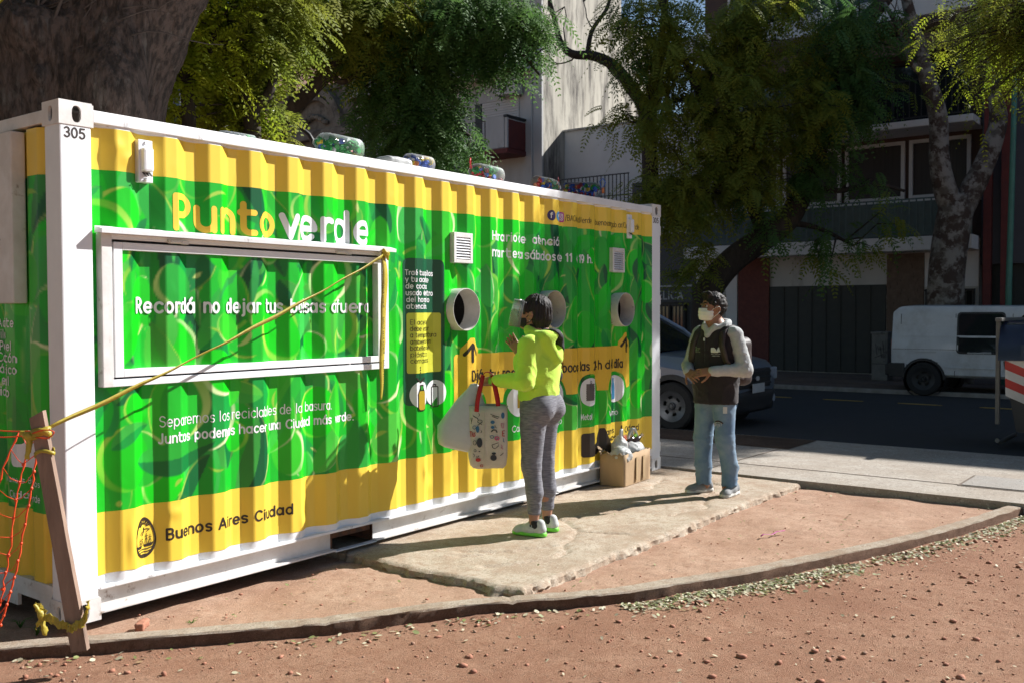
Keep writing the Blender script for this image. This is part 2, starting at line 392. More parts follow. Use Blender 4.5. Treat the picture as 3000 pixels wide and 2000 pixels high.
def _glyphs():
    g = {}; R = .29; c = H_/2; r2 = c
    bowl = arc(.31, c, R, r2, 0, 360, 22)
    g['o'] = (.74, [bowl]); g['a'] = (.78, [bowl, [(.62, H_), (.62, 0)]]); g['d'] = (.78, [bowl, [(.62, 1.02), (.62, 0)]])
    g['b'] = (.78, [arc(.36, c, R, r2, 0, 360, 22), [(.05, 1.02), (.05, 0)]]); g['p'] = (.78, [arc(.36, c, R, r2, 0, 360, 22), [(.05, H_), (.05, -.28)]])
    g['g'] = (.78, [bowl, [(.62, H_), (.62, -.06)]+arc(.36, -.06, .26, .22, 0, -140, 8)]); g['q'] = (.78, [bowl, [(.62, H_), (.62, -.28)]])
    g['c'] = (.66, [arc(.33, c, .30, r2, 45, 315, 16)]); g['e'] = (.72, [[(.03, c), (.61, c)]+arc(.32, c, .29, r2, 0, 312, 18)])
    g['l'] = (.26, [[(.08, 1.02), (.08, 0)]]); g['i'] = (.26, [[(.08, H_), (.08, 0)], [(.08, .97), (.08, .98)]])
    g['j'] = (.30, [[(.14, H_), (.14, -.10)]+arc(.02, -.10, .12, .16, 0, -90, 5), [(.14, .97), (.14, .98)]])
    g['h'] = (.70, [[(.05, 1.02), (.05, 0)], [(.05, .40)]+arc(.31, .42, .26, .28, 180, 0, 10)+[(.57, 0)]])
    g['n'] = (.70, [[(.05, H_), (.05, 0)], [(.05, .40)]+arc(.31, .42, .26, .28, 180, 0, 10)+[(.57, 0)]])
    g['m'] = (1.06, [[(.05, H_), (.05, 0)], [(.05, .42)]+arc(.27, .45, .22, .25, 180, 0, 10)+[(.49, 0)], [(.49, .42)]+arc(.71, .45, .22, .25, 180, 0, 10)+[(.93, 0)]])
    g['r'] = (.46, [[(.05, H_), (.05, 0)], [(.05, .38)]+arc(.27, .42, .22, .27, 180, 60, 8)])
    g['u'] = (.70, [[(.05, H_), (.05, .28)]+arc(.31, .28, .26, .28, 180, 360, 10)+[(.57, H_)], [(.57, .4), (.57, 0)]])
    g['s'] = (.56, [[(.46, .60)]+arc(.25, .52, .20, .17, 55, 270, 10)+arc(.25, .17, .22, .18, 90, -140, 10)])
    g['t'] = (.58, [[(.09, .98), (.09, .22)]+arc(.30, .22, .21, .21, 180, 290, 8)+[(.47, .02)], [(.0, H_), (.46, H_)]])
    g['f'] = (.42, [[(.12, 0), (.12, .8)]+arc(.32, .8, .20, .20, 180, 95, 6), [(.0, H_), (.36, H_)]])
    g['v'] = (.66, [[(.03, H_), (.30, .02), (.57, H_)]]); g['y'] = (.66, [[(.03, H_), (.31, .04)], [(.59, H_), (.22, -.26)]])
    g['z'] = (.60, [[(.04, H_), (.5, H_), (.04, 0), (.5, 0)]])
    g['A'] = (.88, [[(.02, 0), (.38, 1), (.74, 0)], [(.15, .32), (.61, .32)]])
    g['B'] = (.78, [[(.06, 0), (.06, 1), (.34, 1)]+arc(.36, .76, .24, .24, 90, -90, 8)+[(.06, .52)], [(.36, .52)]+arc(.38, .26, .27, .26, 90, -90, 8)+[(.06, 0)]])
    g['C'] = (.90, [arc(.46, .5, .42, .5, 45, 315, 18)]); g['D'] = (.88, [[(.06, 0), (.06, 1), (.3, 1)]+arc(.32, .5, .42, .5, 90, -90, 14)+[(.06, 0)]])
    g['E'] = (.70, [[(.56, 1), (.06, 1), (.06, 0), (.56, 0)], [(.06, .51), (.50, .51)]]); g['G'] = (.94, [arc(.46, .5, .42, .5, 45, 360, 18)+[(.52, .5)]])
    g['H'] = (.84, [[(.06, 0), (.06, 1)], [(.68, 0), (.68, 1)], [(.06, .51), (.68, .51)]]); g['I'] = (.28, [[(.08, 0), (.08, 1)]])
    g['J'] = (.58, [[(.42, 1), (.42, .24)]+arc(.22, .24, .20, .24, 0, -150, 8)]); g['L'] = (.64, [[(.06, 1), (.06, 0), (.52, 0)]])
    g['M'] = (1.0, [[(.06, 0), (.06, 1), (.44, .25), (.82, 1), (.82, 0)]]); g['N'] = (.86, [[(.06, 0), (.06, 1), (.68, 0), (.68, 1)]])
    g['P'] = (.72, [[(.06, 0), (.06, 1), (.34, 1)]+arc(.34, .71, .28, .29, 90, -90, 10)+[(.06, .42)]])
    g['R'] = (.76, [[(.06, 0), (.06, 1), (.34, 1)]+arc(.34, .73, .27, .27, 90, -90, 10)+[(.06, .46)], [(.34, .46), (.64, 0)]])
    g['S'] = (.70, [[(.58, .86)]+arc(.33, .76, .26, .24, 40, 270, 10)+arc(.33, .26, .28, .26, 90, -150, 10)])
    g['T'] = (.72, [[(.0, 1), (.62, 1)], [(.31, 1), (.31, 0)]]); g['U'] = (.82, [[(.06, 1), (.06, .3)]+arc(.36, .3, .30, .3, 180, 360, 12)+[(.66, 1)]])
    g['V'] = (.82, [[(.02, 1), (.36, .02), (.70, 1)]]); g['X'] = (.74, [[(.04, 0), (.62, 1)], [(.04, 1), (.62, 0)]]); g['O'] = (.96, [arc(.46, .5, .42, .5, 0, 360, 24)])
    g['0'] = (.72, [arc(.32, .5, .28, .5, 0, 360, 22)]); g['1'] = (.44, [[(.04, .8), (.24, 1), (.24, 0)]])
    g['2'] = (.68, [arc(.30, .72, .26, .28, 160, -30, 10)+[(.04, 0), (.58, 0)]]); g['4'] = (.74, [[(.44, 0), (.44, 1), (.03, .28), (.62, .28)]])
    g['3'] = (.66, [arc(.28, .75, .24, .25, 150, -90, 10), arc(.28, .26, .27, .26, 90, -150, 10)])
    g['5'] = (.68, [[(.54, 1), (.12, 1), (.08, .56)]+arc(.29, .31, .28, .31, 130, -150, 12)])
    g['9'] = (.70, [arc(.32, .68, .27, .32, 0, 360, 20), [(.59, .68), (.56, .35), (.36, 0)]])
    g['.'] = (.26, [[(.07, .03), (.08, .03)]]); g['/'] = (.46, [[(.02, -.12), (.36, 1.05)]]); g['|'] = (.3, [[(.1, -1.1), (.1, 1.0)]]); g[' '] = (.40, [])
    for k, b in (('á', 'a'), ('é', 'e'), ('ó', 'o')): g[k] = (g[b][0], g[b][1]+[[(.28, .86), (.44, 1.06)]])
    g['í'] = (.30, [[(.08, H_), (.08, 0)], [(.06, .86), (.20, 1.06)]])
    return g
GLYPH = _glyphs()
def text2d(txt, x, z, height, weight, res=None, width=None, track=None):
    "stroke lettering as one 2D mesh; height is the cap height, width (optional) the set width of the whole line"
    track = weight*.75 if track is None else track
    adv = sum(GLYPH[c][0]+track for c in txt); sx = height if width is None else width/adv
    res = res or max(height*.028, .0016); pen = 0; VV = []; FF = []; w = weight*height; ra = sx/height
    for ch in txt:
        a, st = GLYPH[ch]
        if st:
            L_ = [[(x+(pen+p[0])*sx, z+p[1]*height*(1-weight)+w/2) for p in s] for s in st]
            xs = [p[0] for s in L_ for p in s]; zs = [p[1] for s in L_ for p in s]; m = w
            fn = lambda G: np.minimum.reduce([d_line(G, s if len(s) > 1 else s*2, w) for s in L_])
            V, F = msq(fn, (min(xs)-m, min(zs)-m, max(xs)+m, max(zs)+m), res)
            k = sum(len(q) for q in VV); VV.append(V); FF += [tuple(i+k for i in f) for f in F]
        pen += a+track
    return np.concatenate(VV), FF
def shape2d(fn, bbox, res=.004): return msq(fn, bbox, res)
# ------------------------------------------------------------------ setting: ground, bed, slab, kerb, pavements, road
def groundmat(name, c1, c2, c3, sc, bump, bs, peb=None, rough=.95, bigc=None, patch=1.3):
    m = bpy.data.materials.new(name); m.use_nodes = True; N = m.node_tree.nodes; L = m.node_tree.links
    b = N['Principled BSDF']; b.inputs['Roughness'].default_value = rough; b.inputs['Specular IOR Level'].default_value = .2
    tc = N.new('ShaderNodeTexCoord')
    def nz(s, d=8, r=.65):
        n = N.new('ShaderNodeTexNoise'); n.inputs['Scale'].default_value = s; n.inputs['Detail'].default_value = d; n.inputs['Roughness'].default_value = r
        L.new(tc.outputs['Object'], n.inputs['Vector']); return n.outputs['Fac']
    def ramp(x, p0, p1, a=(0, 0, 0), bb=(1, 1, 1)):
        r = N.new('ShaderNodeValToRGB'); r.color_ramp.elements[0].position = p0; r.color_ramp.elements[1].position = p1
        r.color_ramp.elements[0].color = (*a, 1); r.color_ramp.elements[1].color = (*bb, 1); L.new(x, r.inputs[0]); return r.outputs[0]
    def mix(f, a, c):
        x = N.new('ShaderNodeMixRGB'); L.new(f, x.inputs[0])
        for s_, v in ((1, a), (2, c)):
            if isinstance(v, tuple): x.inputs[s_].default_value = (*v, 1)
            else: L.new(v, x.inputs[s_])
        return x.outputs[0]
    base = mix(ramp(nz(sc), .32, .68), c1, c2)
    base = mix(ramp(nz(patch, 5), .42, .66), base, c3)
    fine = ramp(nz(sc*12, 5, .85), .535, .62); base = mix(fine, base, tuple(v*.5 for v in c1))
    fine2 = ramp(nz(sc*17+3, 5, .85), .56, .66); base = mix(fine2, base, tuple(min(.75, v*1.5) for v in c2))
    mid_ = ramp(nz(sc*2.6, 6, .7), .50, .66); base = mix(mid_, base, c3)
    if peb:
        v = N.new('ShaderNodeTexVoronoi'); v.inputs['Scale'].default_value = peb; L.new(tc.outputs['Object'], v.inputs['Vector'])
        rn = N.new('ShaderNodeSeparateColor'); L.new(v.outputs['Color'], rn.inputs[0])
        sel = ramp(rn.outputs[0], .72, .76); dd = ramp(v.outputs['Distance'], .28, .42, (1, 1, 1), (0, 0, 0))
        mm = N.new('ShaderNodeMath'); mm.operation = 'MULTIPLY'; L.new(sel, mm.inputs[0]); L.new(dd, mm.inputs[1])
        base = mix(mm.outputs[0], base, tuple(v_*.62 for v_ in c2))
    L.new(base, b.inputs['Base Color'])
    ad = N.new('ShaderNodeMath'); ad.operation = 'ADD'; L.new(nz(bs, 8, .75), ad.inputs[0]); L.new(nz(bs*6, 4, .8), ad.inputs[1])
    bp = N.new('ShaderNodeBump'); bp.inputs['Strength'].default_value = bump; bp.inputs['Distance'].default_value = .02
    L.new(ad.outputs[0], bp.inputs['Height']); L.new(bp.outputs[0], b.inputs['Normal'])
    return m
M_GRAVEL = groundmat('red_brick_gravel', (.40, .21, .13), (.50, .295, .195), (.34, .17, .105), 9, .9, 34, peb=55)
M_DIRT = groundmat('packed_reddish_dirt', (.41, .255, .175), (.50, .335, .24), (.35, .205, .135), 6, .55, 26)
M_CONC = groundmat('worn_concrete', (.46, .37, .28), (.56, .47, .375), (.38, .27, .19), 5, .6, 22, patch=2.2)
M_CONCF = groundmat('pavement_concrete', (.36, .32, .275), (.43, .385, .33), (.33, .28, .23), 3, .35, 30)
M_ASPH = groundmat('asphalt', (.045, .046, .05), (.06, .06, .062), (.05, .05, .05), 10, .4, 70)
M_FARP = groundmat('far_pavement', (.16, .12, .10), (.20, .155, .13), (.12, .10, .09), 6, .4, 30)
M_SOIL = groundmat('dark_soil', (.10, .065, .045), (.15, .10, .07), (.08, .05, .035), 9, .8, 30)
M_KERB = groundmat('kerb_concrete', (.44, .36, .28), (.52, .44, .35), (.36, .265, .19), 7, .7, 30, patch=3.0)
def tgrid(xs, ys, zf):
    X, Y = np.meshgrid(xs, ys, indexing='ij'); P = np.stack([X, Y, zf(X, Y)], -1).reshape(-1, 3)
    nx, ny = len(xs), len(ys); i = np.arange(nx-1)[:, None]*ny+np.arange(ny-1)[None]
    q = np.stack([i, i+ny, i+ny+1, i+1], -1).reshape(-1, 4); return P, q
def dens(a, b, fine, lo=-220, hi=260, g=1.5):
    xs = list(np.arange(a, b, fine)); s = fine*2; x = a
    while x > lo: x -= s; xs.insert(0, x); s *= g
    s = fine*2; x = xs[-1]
    while x < hi: x += s; xs.append(x); s *= g
    return np.array(xs)
def gz(X, Y, z0, a=.010):
    P = np.stack([X*3.1, Y*3.1, X*0], -1); Q = np.stack([X*17, Y*17, X*0+3], -1)
    fade = np.exp(-((X-2)**2+(Y+2)**2)/90)
    return z0+a*fade*(fbm(P, 3, 1)+.45*fbm(Q, 2, 4))
P, q = tgrid(dens(-1.2, 7.4, .035), dens(-5.2, .4, .035), lambda X, Y: gz(X, Y, -.075, .012))
mobj('gravel_ground', P, q, M_GRAVEL, smooth=True, kind='structure', label='reddish brick gravel ground of the square in front')
# kerb line on the ground: top outer edge, world x,y
KERB = [(-1.7, 1.0), (-.95, .46), (-.242, -.05), (.108, -.34), (.755, -.86), (1.1, -1.07), (1.47, -1.29), (1.79, -1.54), (2.14, -1.82), (2.61, -2.06), (3.117, -2.30), (3.76, -2.545), (4.52, -2.815), (5.268, -3.02), (6.2, -3.215)]
def smoothline(p, n=6):
    p = [np.array(q, float) for q in p]; p = [2*p[0]-p[1]]+p+[2*p[-1]-p[-2]]; o = []
    for i in range(1, len(p)-2):
        for k in range(n):
            t = k/n; o.append(.5*((2*p[i])+(-p[i-1]+p[i+1])*t+(2*p[i-1]-5*p[i]+4*p[i+1]-p[i+2])*t*t+(-p[i-1]+3*p[i]-3*p[i+1]+p[i+2])*t**3))
    o.append(p[-2]); return np.array(o)
KL = smoothline(KERB, 14)
_t = np.gradient(KL, axis=0); _t /= np.linalg.norm(_t, axis=1)[:, None]; KN = np.stack([-_t[:, 1], _t[:, 0]], -1)   # points to the bed side
_s = np.concatenate([[0], np.cumsum(np.linalg.norm(np.diff(KL, axis=0), axis=1))])
def kerb_mesh():
    prof = [(-.004, -.12), (-.003, -.06), (-.001, -.020), (.004, -.012), (.05, -.009), (.096, -.011), (.101, -.02), (.104, -.10)]
    V = []; m = len(prof)
    for i, p in enumerate(KL):
        for k, (w, z) in enumerate(prof):
            nn = fbm(np.array([p[0]*9, p[1]*9, k*1.7]), 3, 5); n2 = fbm(np.array([p[0]*40, p[1]*40, k*3.1]), 2, 8)
            chip = max(0, fbm(np.array([_s[i]*7, k*.2, 1.]), 3, 21)-.28)*.09 if k in (2, 3, 4) else 0
            ww = w+nn*.005+n2*.005+(chip if k in (2, 3) else 0); zz = z+(nn*.004+n2*.002 if z > -.05 else 0)-(chip*.6 if k in (2, 3) else 0)
            joint = abs((_s[i]+.3) % 1.0-.5) < .006
            V.append((p[0]+KN[i, 0]*ww, p[1]+KN[i, 1]*ww, zz-(.008 if joint and 2 <= k <= 5 else 0)))
    F = [(i*m+k, (i+1)*m+k, (i+1)*m+k+1, i*m+k+1) for i in range(len(KL)-1) for k in range(m-1)]
    F.append(tuple(range(m))); F.append(tuple((len(KL)-1)*m+k for k in range(m))[::-1])
    return V, F
V, F = kerb_mesh()
ko = mobj('garden_kerb', V, F, M_KERB, smooth=True, kind='structure', label='low worn concrete kerb curving round the dirt bed'); autosmooth(ko, 28)
ko.data.materials.append(groundmat('soil_stained_kerb_side', (.20, .115, .075), (.27, .165, .115), (.15, .085, .055), 9, .8, 34, patch=4.0))
for i_, pf in enumerate(ko.data.polygons):
    if len(pf.vertices) == 4 and i_ % 7 in (0, 1): pf.material_index = 1
# dirt bed inside the kerb
inner = KL+KN*.10
bedpoly = [tuple(p) for p in inner]+[(6.18, .3), (6.18, 3.2), (-1.6, 3.2)]
def in_poly(X, Y, poly):
    return d_poly(np.stack([X, Y], -1), poly) < 0
xs = np.arange(-1.6, 6.25, .03); ys = np.arange(-3.3, 3.21, .03)
P, q = tgrid(xs, ys, lambda X, Y: gz(X, Y, -.050, .012)-.012*np.exp(-((X-1)**2+(Y+.4)**2)*2)+.0)
dd = d_poly(P[:, :2], bedpoly); keep = (dd[q] < .02).all(1)
mobj('dirt_bed', P, q[keep], M_DIRT, smooth=True, kind='structure', label='packed reddish dirt bed between the kerb and the container')
# broken concrete slab in front of the container
SX0, SX1, SY0 = 1.86, 6.07, -1.40
def slab():
    xs = np.concatenate([SX0+np.array([0, .006, .02, .04]), np.arange(SX0+.06, SX1+.001, .02)]); ys = np.concatenate([SY0+np.array([0, .006, .02, .04]), np.arange(SY0+.06, .62, .02)])
    X, Y = np.meshgrid(xs, ys, indexing='ij'); jx = .045*fbm(np.stack([Y*5, Y*0, Y*0], -1), 4, 31)+.018*fbm(np.stack([Y*26, Y*0, Y*0+2], -1), 2, 32); jy = .035*fbm(np.stack([X*5, X*0, X*0+5], -1), 4, 33)+.016*fbm(np.stack([X*26, X*0, X*0+7], -1), 2, 34)
    ex, ey = X-SX0, Y-SY0; X = X+jx*np.exp(-(ex/.08)**2); Y = Y+jy*np.exp(-(ey/.08)**2)
    z = .005*fbm(np.stack([X*2.3, Y*2.3, X*0], -1), 3, 12)+.004*fbm(np.stack([X*11, Y*15, X*0], -1), 3, 14); crk = np.full(X.shape, 9.0); G = np.stack([X, Y], -1)
    wob = np.stack([fbm(np.stack([X*5, Y*5, X*0+2], -1), 3, 40), fbm(np.stack([X*5, Y*5, X*0+9], -1), 3, 41)], -1)*.07
    for L_ in ([(2.35, -.55), (2.55, -.82), (2.9, -.98), (2.75, -1.12), (2.45, -1.08)], [(2.15, -.95), (2.45, -1.08)], [(2.9, -.98), (3.3, -.88), (3.55, -.55), (3.5, -.15)], [(3.55, -.55), (4.3, -.72), (4.6, -.7)],
               [(2.55, -.82), (2.2, -.62)], [(4.1, -1.1), (4.5, -1.2), (5.0, -1.0)], [(5.0, -1.0), (5.5, -1.05), (5.7, -.6)], [(4.6, -.3), (5.1, -.45), (5.6, -.3)], [(3.3, -.88), (3.4, -1.2)]):
        crk = np.minimum(crk, d_line(G+wob, L_, 0))
    z = z-.016*np.exp(-(crk/.010)**2)-.006*np.exp(-(crk/.05)**2); e = np.minimum(ex, ey); z = z-.014*np.exp(-(e/.012)**2)-.012*np.maximum(0, fbm(np.stack([X*9, Y*9, X*0], -1), 3, 35))*np.exp(-(e/.05)**2)
    nx, ny = X.shape; V = [tuple(p) for p in np.stack([X, Y, z], -1).reshape(-1, 3)]; I = np.arange(nx*ny).reshape(nx, ny)
    F = [(I[i, j], I[i+1, j], I[i+1, j+1], I[i, j+1]) for i in range(nx-1) for j in range(ny-1)]
    rim = [I[i, 0] for i in range(nx-1, -1, -1)]+[I[0, j] for j in range(1, ny)]; prev = rim
    for t in (1, 2, 3, 4):
        cur = []
        for k, r in enumerate(rim):
            x, y, zz = V[r]; n = fbm(np.array([x*20, y*20, t*1.9]), 3, 50); big = 1+1.2*math.exp(-((x-1.9)**2+(y+1.2)**2)/.09)
            o = (n*.022-.004*t)*big; left = k > nx; V.append((x+(o if left or k == nx-1 else 0), y+(0 if left else o), zz-.019*t+.005*n)); cur.append(len(V)-1)
        F += [(prev[k], prev[k+1], cur[k+1], cur[k]) for k in range(len(rim)-1)]; prev = cur
    return V, F
V, F = slab(); used = sorted({i for f in F for i in f}); mp_ = {k: n for n, k in enumerate(used)}
so = mobj('concrete_slab', [V[k] for k in used], [tuple(mp_[i] for i in f) for f in F], M_CONC, smooth=True, kind='structure', label='cracked concrete slab with a broken edge in front of the container')
autosmooth(so, 40)
# near pavement, its soil pit, road, far pavement
def sheet(name, x0, x1, y0, y1, z, zb, mat, n=.25, label=None, amp=.003, hole=None):
    xs = np.unique(np.concatenate([np.arange(x0, x1, n), [x1]])); yr = np.unique(np.concatenate([np.arange(max(y0, -14), min(y1, 30), n), [y0, y1]]))
    P, q = tgrid(xs, yr, lambda X, Y: z+amp*fbm(np.stack([X, Y, X*0], -1)*1.1, 3, 6))
    if hole is not None:
        c = P[q].mean(1); k = ~((c[:, 0] > hole[0]) & (c[:, 0] < hole[1]) & (c[:, 1] > hole[2]) & (c[:, 1] < hole[3])); q = q[k]
    nx, ny = len(xs), len(yr); V = [tuple(p) for p in P]; F = [tuple(f) for f in q]
    bor = [i*ny for i in range(nx)]+[(nx-1)*ny+j for j in range(1, ny)]+[i*ny+ny-1 for i in range(nx-2, -1, -1)]+[j for j in range(ny-2, 0, -1)]
    k = len(V); V += [(V[b][0], V[b][1], zb) for b in bor]; m = len(bor)
    F += [(bor[a], k+a, k+(a+1) % m, bor[(a+1) % m]) for a in range(m)]
    return mobj(name, V, F, mat, kind='structure', label=label)
near_pavement = sheet('near_pavement', 6.14, 8.95, -60, 80, .012, -.30, M_CONCF, .12, 'pale concrete pavement beyond the dirt bed, half in shade')
# joints and access cover of the pavement: shallow darker strips
M_JOINT = pmat('joint_dirt', (.10, .075, .055), (.16, .12, .09), 20, .95)
M_COVER = groundmat('cover_concrete', (.30, .285, .26), (.36, .335, .305), (.30, .27, .24), 4, .3, 30)
for k, (a, b) in enumerate([((6.75, 4.0), (6.75, -9.0))]+[((6.15, y), (8.9, y-.05)) for y in (3.1, 1.35, -.42, -4.1)]):
    pts = [(a[0]+(b[0]-a[0])*t+.012*fbm(np.array([t*14., k, 0]), 3, 3), a[1]+(b[1]-a[1])*t+.012*fbm(np.array([t*14., k, 4]), 3, 3), .0155) for t in np.linspace(0, 1, 40)]
    MB().ribbon(pts, .012, (0, 1, 0) if abs(a[0]-b[0]) > .5 else (1, 0, 0), .0012).obj('pavement_joint', M_JOINT, near_pavement)
cov = MB().box((6.72, -3.75, .010), (7.32, -2.62, .024), .004).obj('access_cover', M_COVER, near_pavement)
MB().box((6.69, -3.78, .008), (7.35, -2.59, .0165)).obj('cover_joint', M_JOINT, near_pavement)
xs = np.arange(8.0, 8.9, .05); ys = np.arange(-.55, 4.6, .05)
P, q = tgrid(xs, ys, lambda X, Y: .018+.025*np.maximum(0, fbm(np.stack([X*4, Y*4, X*0], -1), 4, 61)+.25)*np.clip(np.minimum(np.minimum(X-8.0, 8.85-X), np.minimum(Y+.55, 4.55-Y))*9, 0, 1))
mobj('soil_pit', P, q, M_SOIL, smooth=True, kind='structure', label='dark soil pit with leaf litter at the road edge of the pavement')
road = sheet('road', 8.95, 16.9, -60, 80, -.035, -.30, M_ASPH, .5, 'dark shaded asphalt street')
M_LANE = pmat('worn_yellow_road_paint', (.42, .27, .04), (.25, .17, .05), 20, .8)
for y0 in (5.02, 3.72, 2.42, 1.12, -.18, -1.48, -2.78, -4.1):
    MB().prism([(14.86+.055*math.sin(t), y0+.36*math.cos(t)) for t in np.linspace(0, 2*math.pi, 25)[:-1]], -.034, -.026, 'xy').obj('lane_mark', M_LANE, road)
farpav = sheet('far_pavement', 16.9, 24.0, -60, 90, .03, -.30, M_FARP, .3, 'brown tiled pavement across the street')
MB().box((16.8, -60, -.2), (16.96, 90, .045), .012).obj('kerb_stone', pmat('street_kerb', (.30, .28, .26), (.2, .18, .16), 5, .9, .2, 20), farpav)
for x in (18.2, 19.4, 20.4):
    MB().box((x, -20, .03), (x+.012, 30, .0365)).obj('paving_joint', M_JOINT, farpav)
# ------------------------------------------------------------------ the container
CL, CH, CW = 6.058, 2.591, 2.438
CON = empty('shipping_container', (0, 0, 0), 0, 'white framed shipping container wrapped in green leaf print with yellow bands', 'container')
PIT, PX0, YO, YI = .2794, .301, .006, .044
def corr(x):
    t = np.mod(np.asarray(x, float)-PX0, PIT)
    return np.interp(t, [0, .078, .146, .2114, PIT], [YO, YO, YI, YI, YO])
def unwrap(u):
    "print coordinate (measured along the sheet) to position along the container"
    k = np.floor((u-PX0)/PIT); t = u-PX0-k*PIT; fl = math.hypot(.068, YI-YO); s = PIT/(.078+.0654+2*fl)
    return PX0+k*PIT+np.interp(t, [0, .078*s, (.078+fl)*s, (.1434+fl)*s, PIT], [0, .078, .146, .2114, PIT])
def wrinkle(x, z, a=.0022):
    P = np.stack([x*5, z*1.6, x*0], -1); Q = np.stack([x*13, z*9, x*0+5], -1)
    return a*fbm(P, 3, 71)+a*.7*np.maximum(0, fbm(Q, 3, 75)-.25)*2
# ---- printed artwork: leaves and limes rasterised to point colours
def artwork(W, Hh, res, seed, n):
    rg = np.random.default_rng(seed); nx, ny = int(W/res)+1, int(Hh/res)+1; A = np.zeros((nx, ny, 3)); A[:] = (.006, .40, .02)
    gx = np.arange(nx)*res; gy = np.arange(ny)*res
    br = [(.004, .55, .008), (.006, .47, .01), (.01, .40, .02), (.03, .50, .02)]; mid = [(.015, .33, .035), (.035, .40, .06), (.005, .27, .04), (.06, .42, .04)]
    dk = [(.002, .12, .03), (.002, .09, .028), (.004, .17, .035)]; pale = [(.52, .66, .20), (.36, .58, .07), (.66, .74, .40), (.28, .52, .05)]
    pick = lambda L: np.array(L[rg.integers(len(L))])
    def put(cx, cy, R, fn):
        i0, i1 = max(0, int((cx-R)/res)), min(nx, int((cx+R)/res)+2); j0, j1 = max(0, int((cy-R)/res)), min(ny, int((cy+R)/res)+2)
        if i1 <= i0 or j1 <= j0: return
        X, Y = np.meshgrid(gx[i0:i1]-cx, gy[j0:j1]-cy, indexing='ij'); c, al = fn(X, Y); al = np.clip(al, 0, 1)[..., None]
        A[i0:i1, j0:j1] = A[i0:i1, j0:j1]*(1-al)+c*al
    for k in range(n):
        cx, cy = rg.uniform(0, W), rg.uniform(0, Hh); s = k/n
        ty = rg.random(); an = rg.normal(math.pi/2, .55)*(1 if rg.random() < .5 else -1); ca, sa = math.cos(an), math.sin(an)
        if ty < .46:                                                     # leaf with a lighter half
            Lh = rg.uniform(.13, .30)*(1.15-.3*s); Wd = Lh*rg.uniform(.28, .46)
            base = pick(dk if rg.random() < (.42-.3*s) else (mid if rg.random() < .55 else br)); lt = base*.6+pick(mid+br)*.5
            bend = rg.uniform(-.25, .25); oa = rg.uniform(.8, 1); sg = 1 if rg.random() < .5 else -1; rw = rg.uniform(.004, .010); edge = 1.0 if rg.random() < .6 else 0.0; prim = pick(pale)
            def leaf(X, Y):
                a = (X*ca+Y*sa)/Lh; b = -X*sa+Y*ca-bend*Lh*(1-a*a)
                w = Wd*np.clip(1-a*a, 0, 1)**.75*(1-.25*a); al = (w-np.abs(b))/(res*1.2)+.5
                g = np.clip(.5+.5*a, 0, 1)[..., None]; c = np.where((b > 0)[..., None], lt, base)*(1.08-.3*g)
                ed_ = (np.clip(1-np.abs((w-b*sg)-rw*.9)/rw, 0, 1)*np.clip(1.1-np.abs(a)*1.1, 0, 1)*edge)[..., None]; c = c*(1-ed_)+prim*ed_
                return c, np.where(np.abs(a) < 1, al, 0)*oa
            put(cx, cy, Lh*1.25, leaf)
        elif ty < .84:                                                   # lime with a pale crescent
            R = rg.uniform(.085, .19); e = rg.uniform(.72, .95); base = pick(br if rg.random() < .75 else mid); rim = pick(pale); d = rg.uniform(.12, .26); oa = rg.uniform(.8, 1); sd = 1 if rg.random() < .5 else -1
            def lime(X, Y):
                a = (X*ca+Y*sa)/R; b = (-X*sa+Y*ca)/(R*e); tip = 1+.22*np.clip(a, 0, 2)**2
                r1 = np.hypot(a, b*tip); r2 = np.hypot(a-d*.35, (b-sd*d)*tip)
                t = np.clip((r2-.965)/.07, 0, 1)[..., None]; fade = np.clip(.75+.5*a, .25, 1)[..., None]
                c = base*(1.0-.12*np.clip(-a, 0, 1))[..., None]*(1-t)+(rim*fade+base*(1-fade))*t
                return c, ((1-r1)*R/(res*1.3)+.5)*oa
            put(cx, cy, R*1.25, lime)
        else:                                                            # thin pale stem or curl
            R = rg.uniform(.06, .2); th = rg.uniform(.006, .016); c0 = pick(pale); a0 = rg.uniform(0, 6.28); sp = rg.uniform(.6, 1.6)
            def curl(X, Y):
                r = np.hypot(X, Y); an_ = np.mod(np.arctan2(Y, X)-a0, 2*math.pi)
                w = th*np.clip(np.sin(np.clip(an_/sp, 0, 1)*math.pi), 0, 1)
                return np.broadcast_to(c0*.9, X.shape+(3,)), np.where(an_ < sp, (w-np.abs(r-R*.8))/res+.3, 0)*.9
            put(cx, cy, R, curl)
    return np.clip(A, .001, .9)
ART_RES = .0045
ART = artwork(6.0, 1.80, ART_RES, 5, 620)
ART2 = artwork(2.5, 1.80, ART_RES, 8, 240)
def art_at(A, x, z):
    fx = np.clip(x/ART_RES, 0, A.shape[0]-1.001); fz = np.clip(z/ART_RES, 0, A.shape[1]-1.001); i = fx.astype(int); j = fz.astype(int); a = (fx-i)[..., None]; b = (fz-j)[..., None]
    return (A[i, j]*(1-a)+A[i+1, j]*a)*(1-b)+(A[i, j+1]*(1-a)+A[i+1, j+1]*a)*b
Z_B0, Z_B1, Z_G1, Z_T1 = .212, .535, 2.275, 2.486
XL, XR = .168, 5.893
def wall_columns(sub):
    bp = [XL]; k = -1
    while True:
        for t in (0, .078, .146, .2114):
            x = PX0+k*PIT+t
            if XL < x < XR: bp.append(x)
        k += 1
        if PX0+k*PIT > XR: break
    bp.append(XR); xs = []
    for a, b in zip(bp[:-1], bp[1:]): xs += list(np.linspace(a, b, max(2, int(round(sub*(b-a)/.07))+1))[:-1])
    return np.array(xs+[XR])
HX0, HX1, HZ0, HZ1 = .322, 2.160, 1.235, 1.872       # printed leaf of the hatch
CHUTES = [(3.005, 1.568), (4.145, 1.570), (5.285, 1.568)]; CR = .155
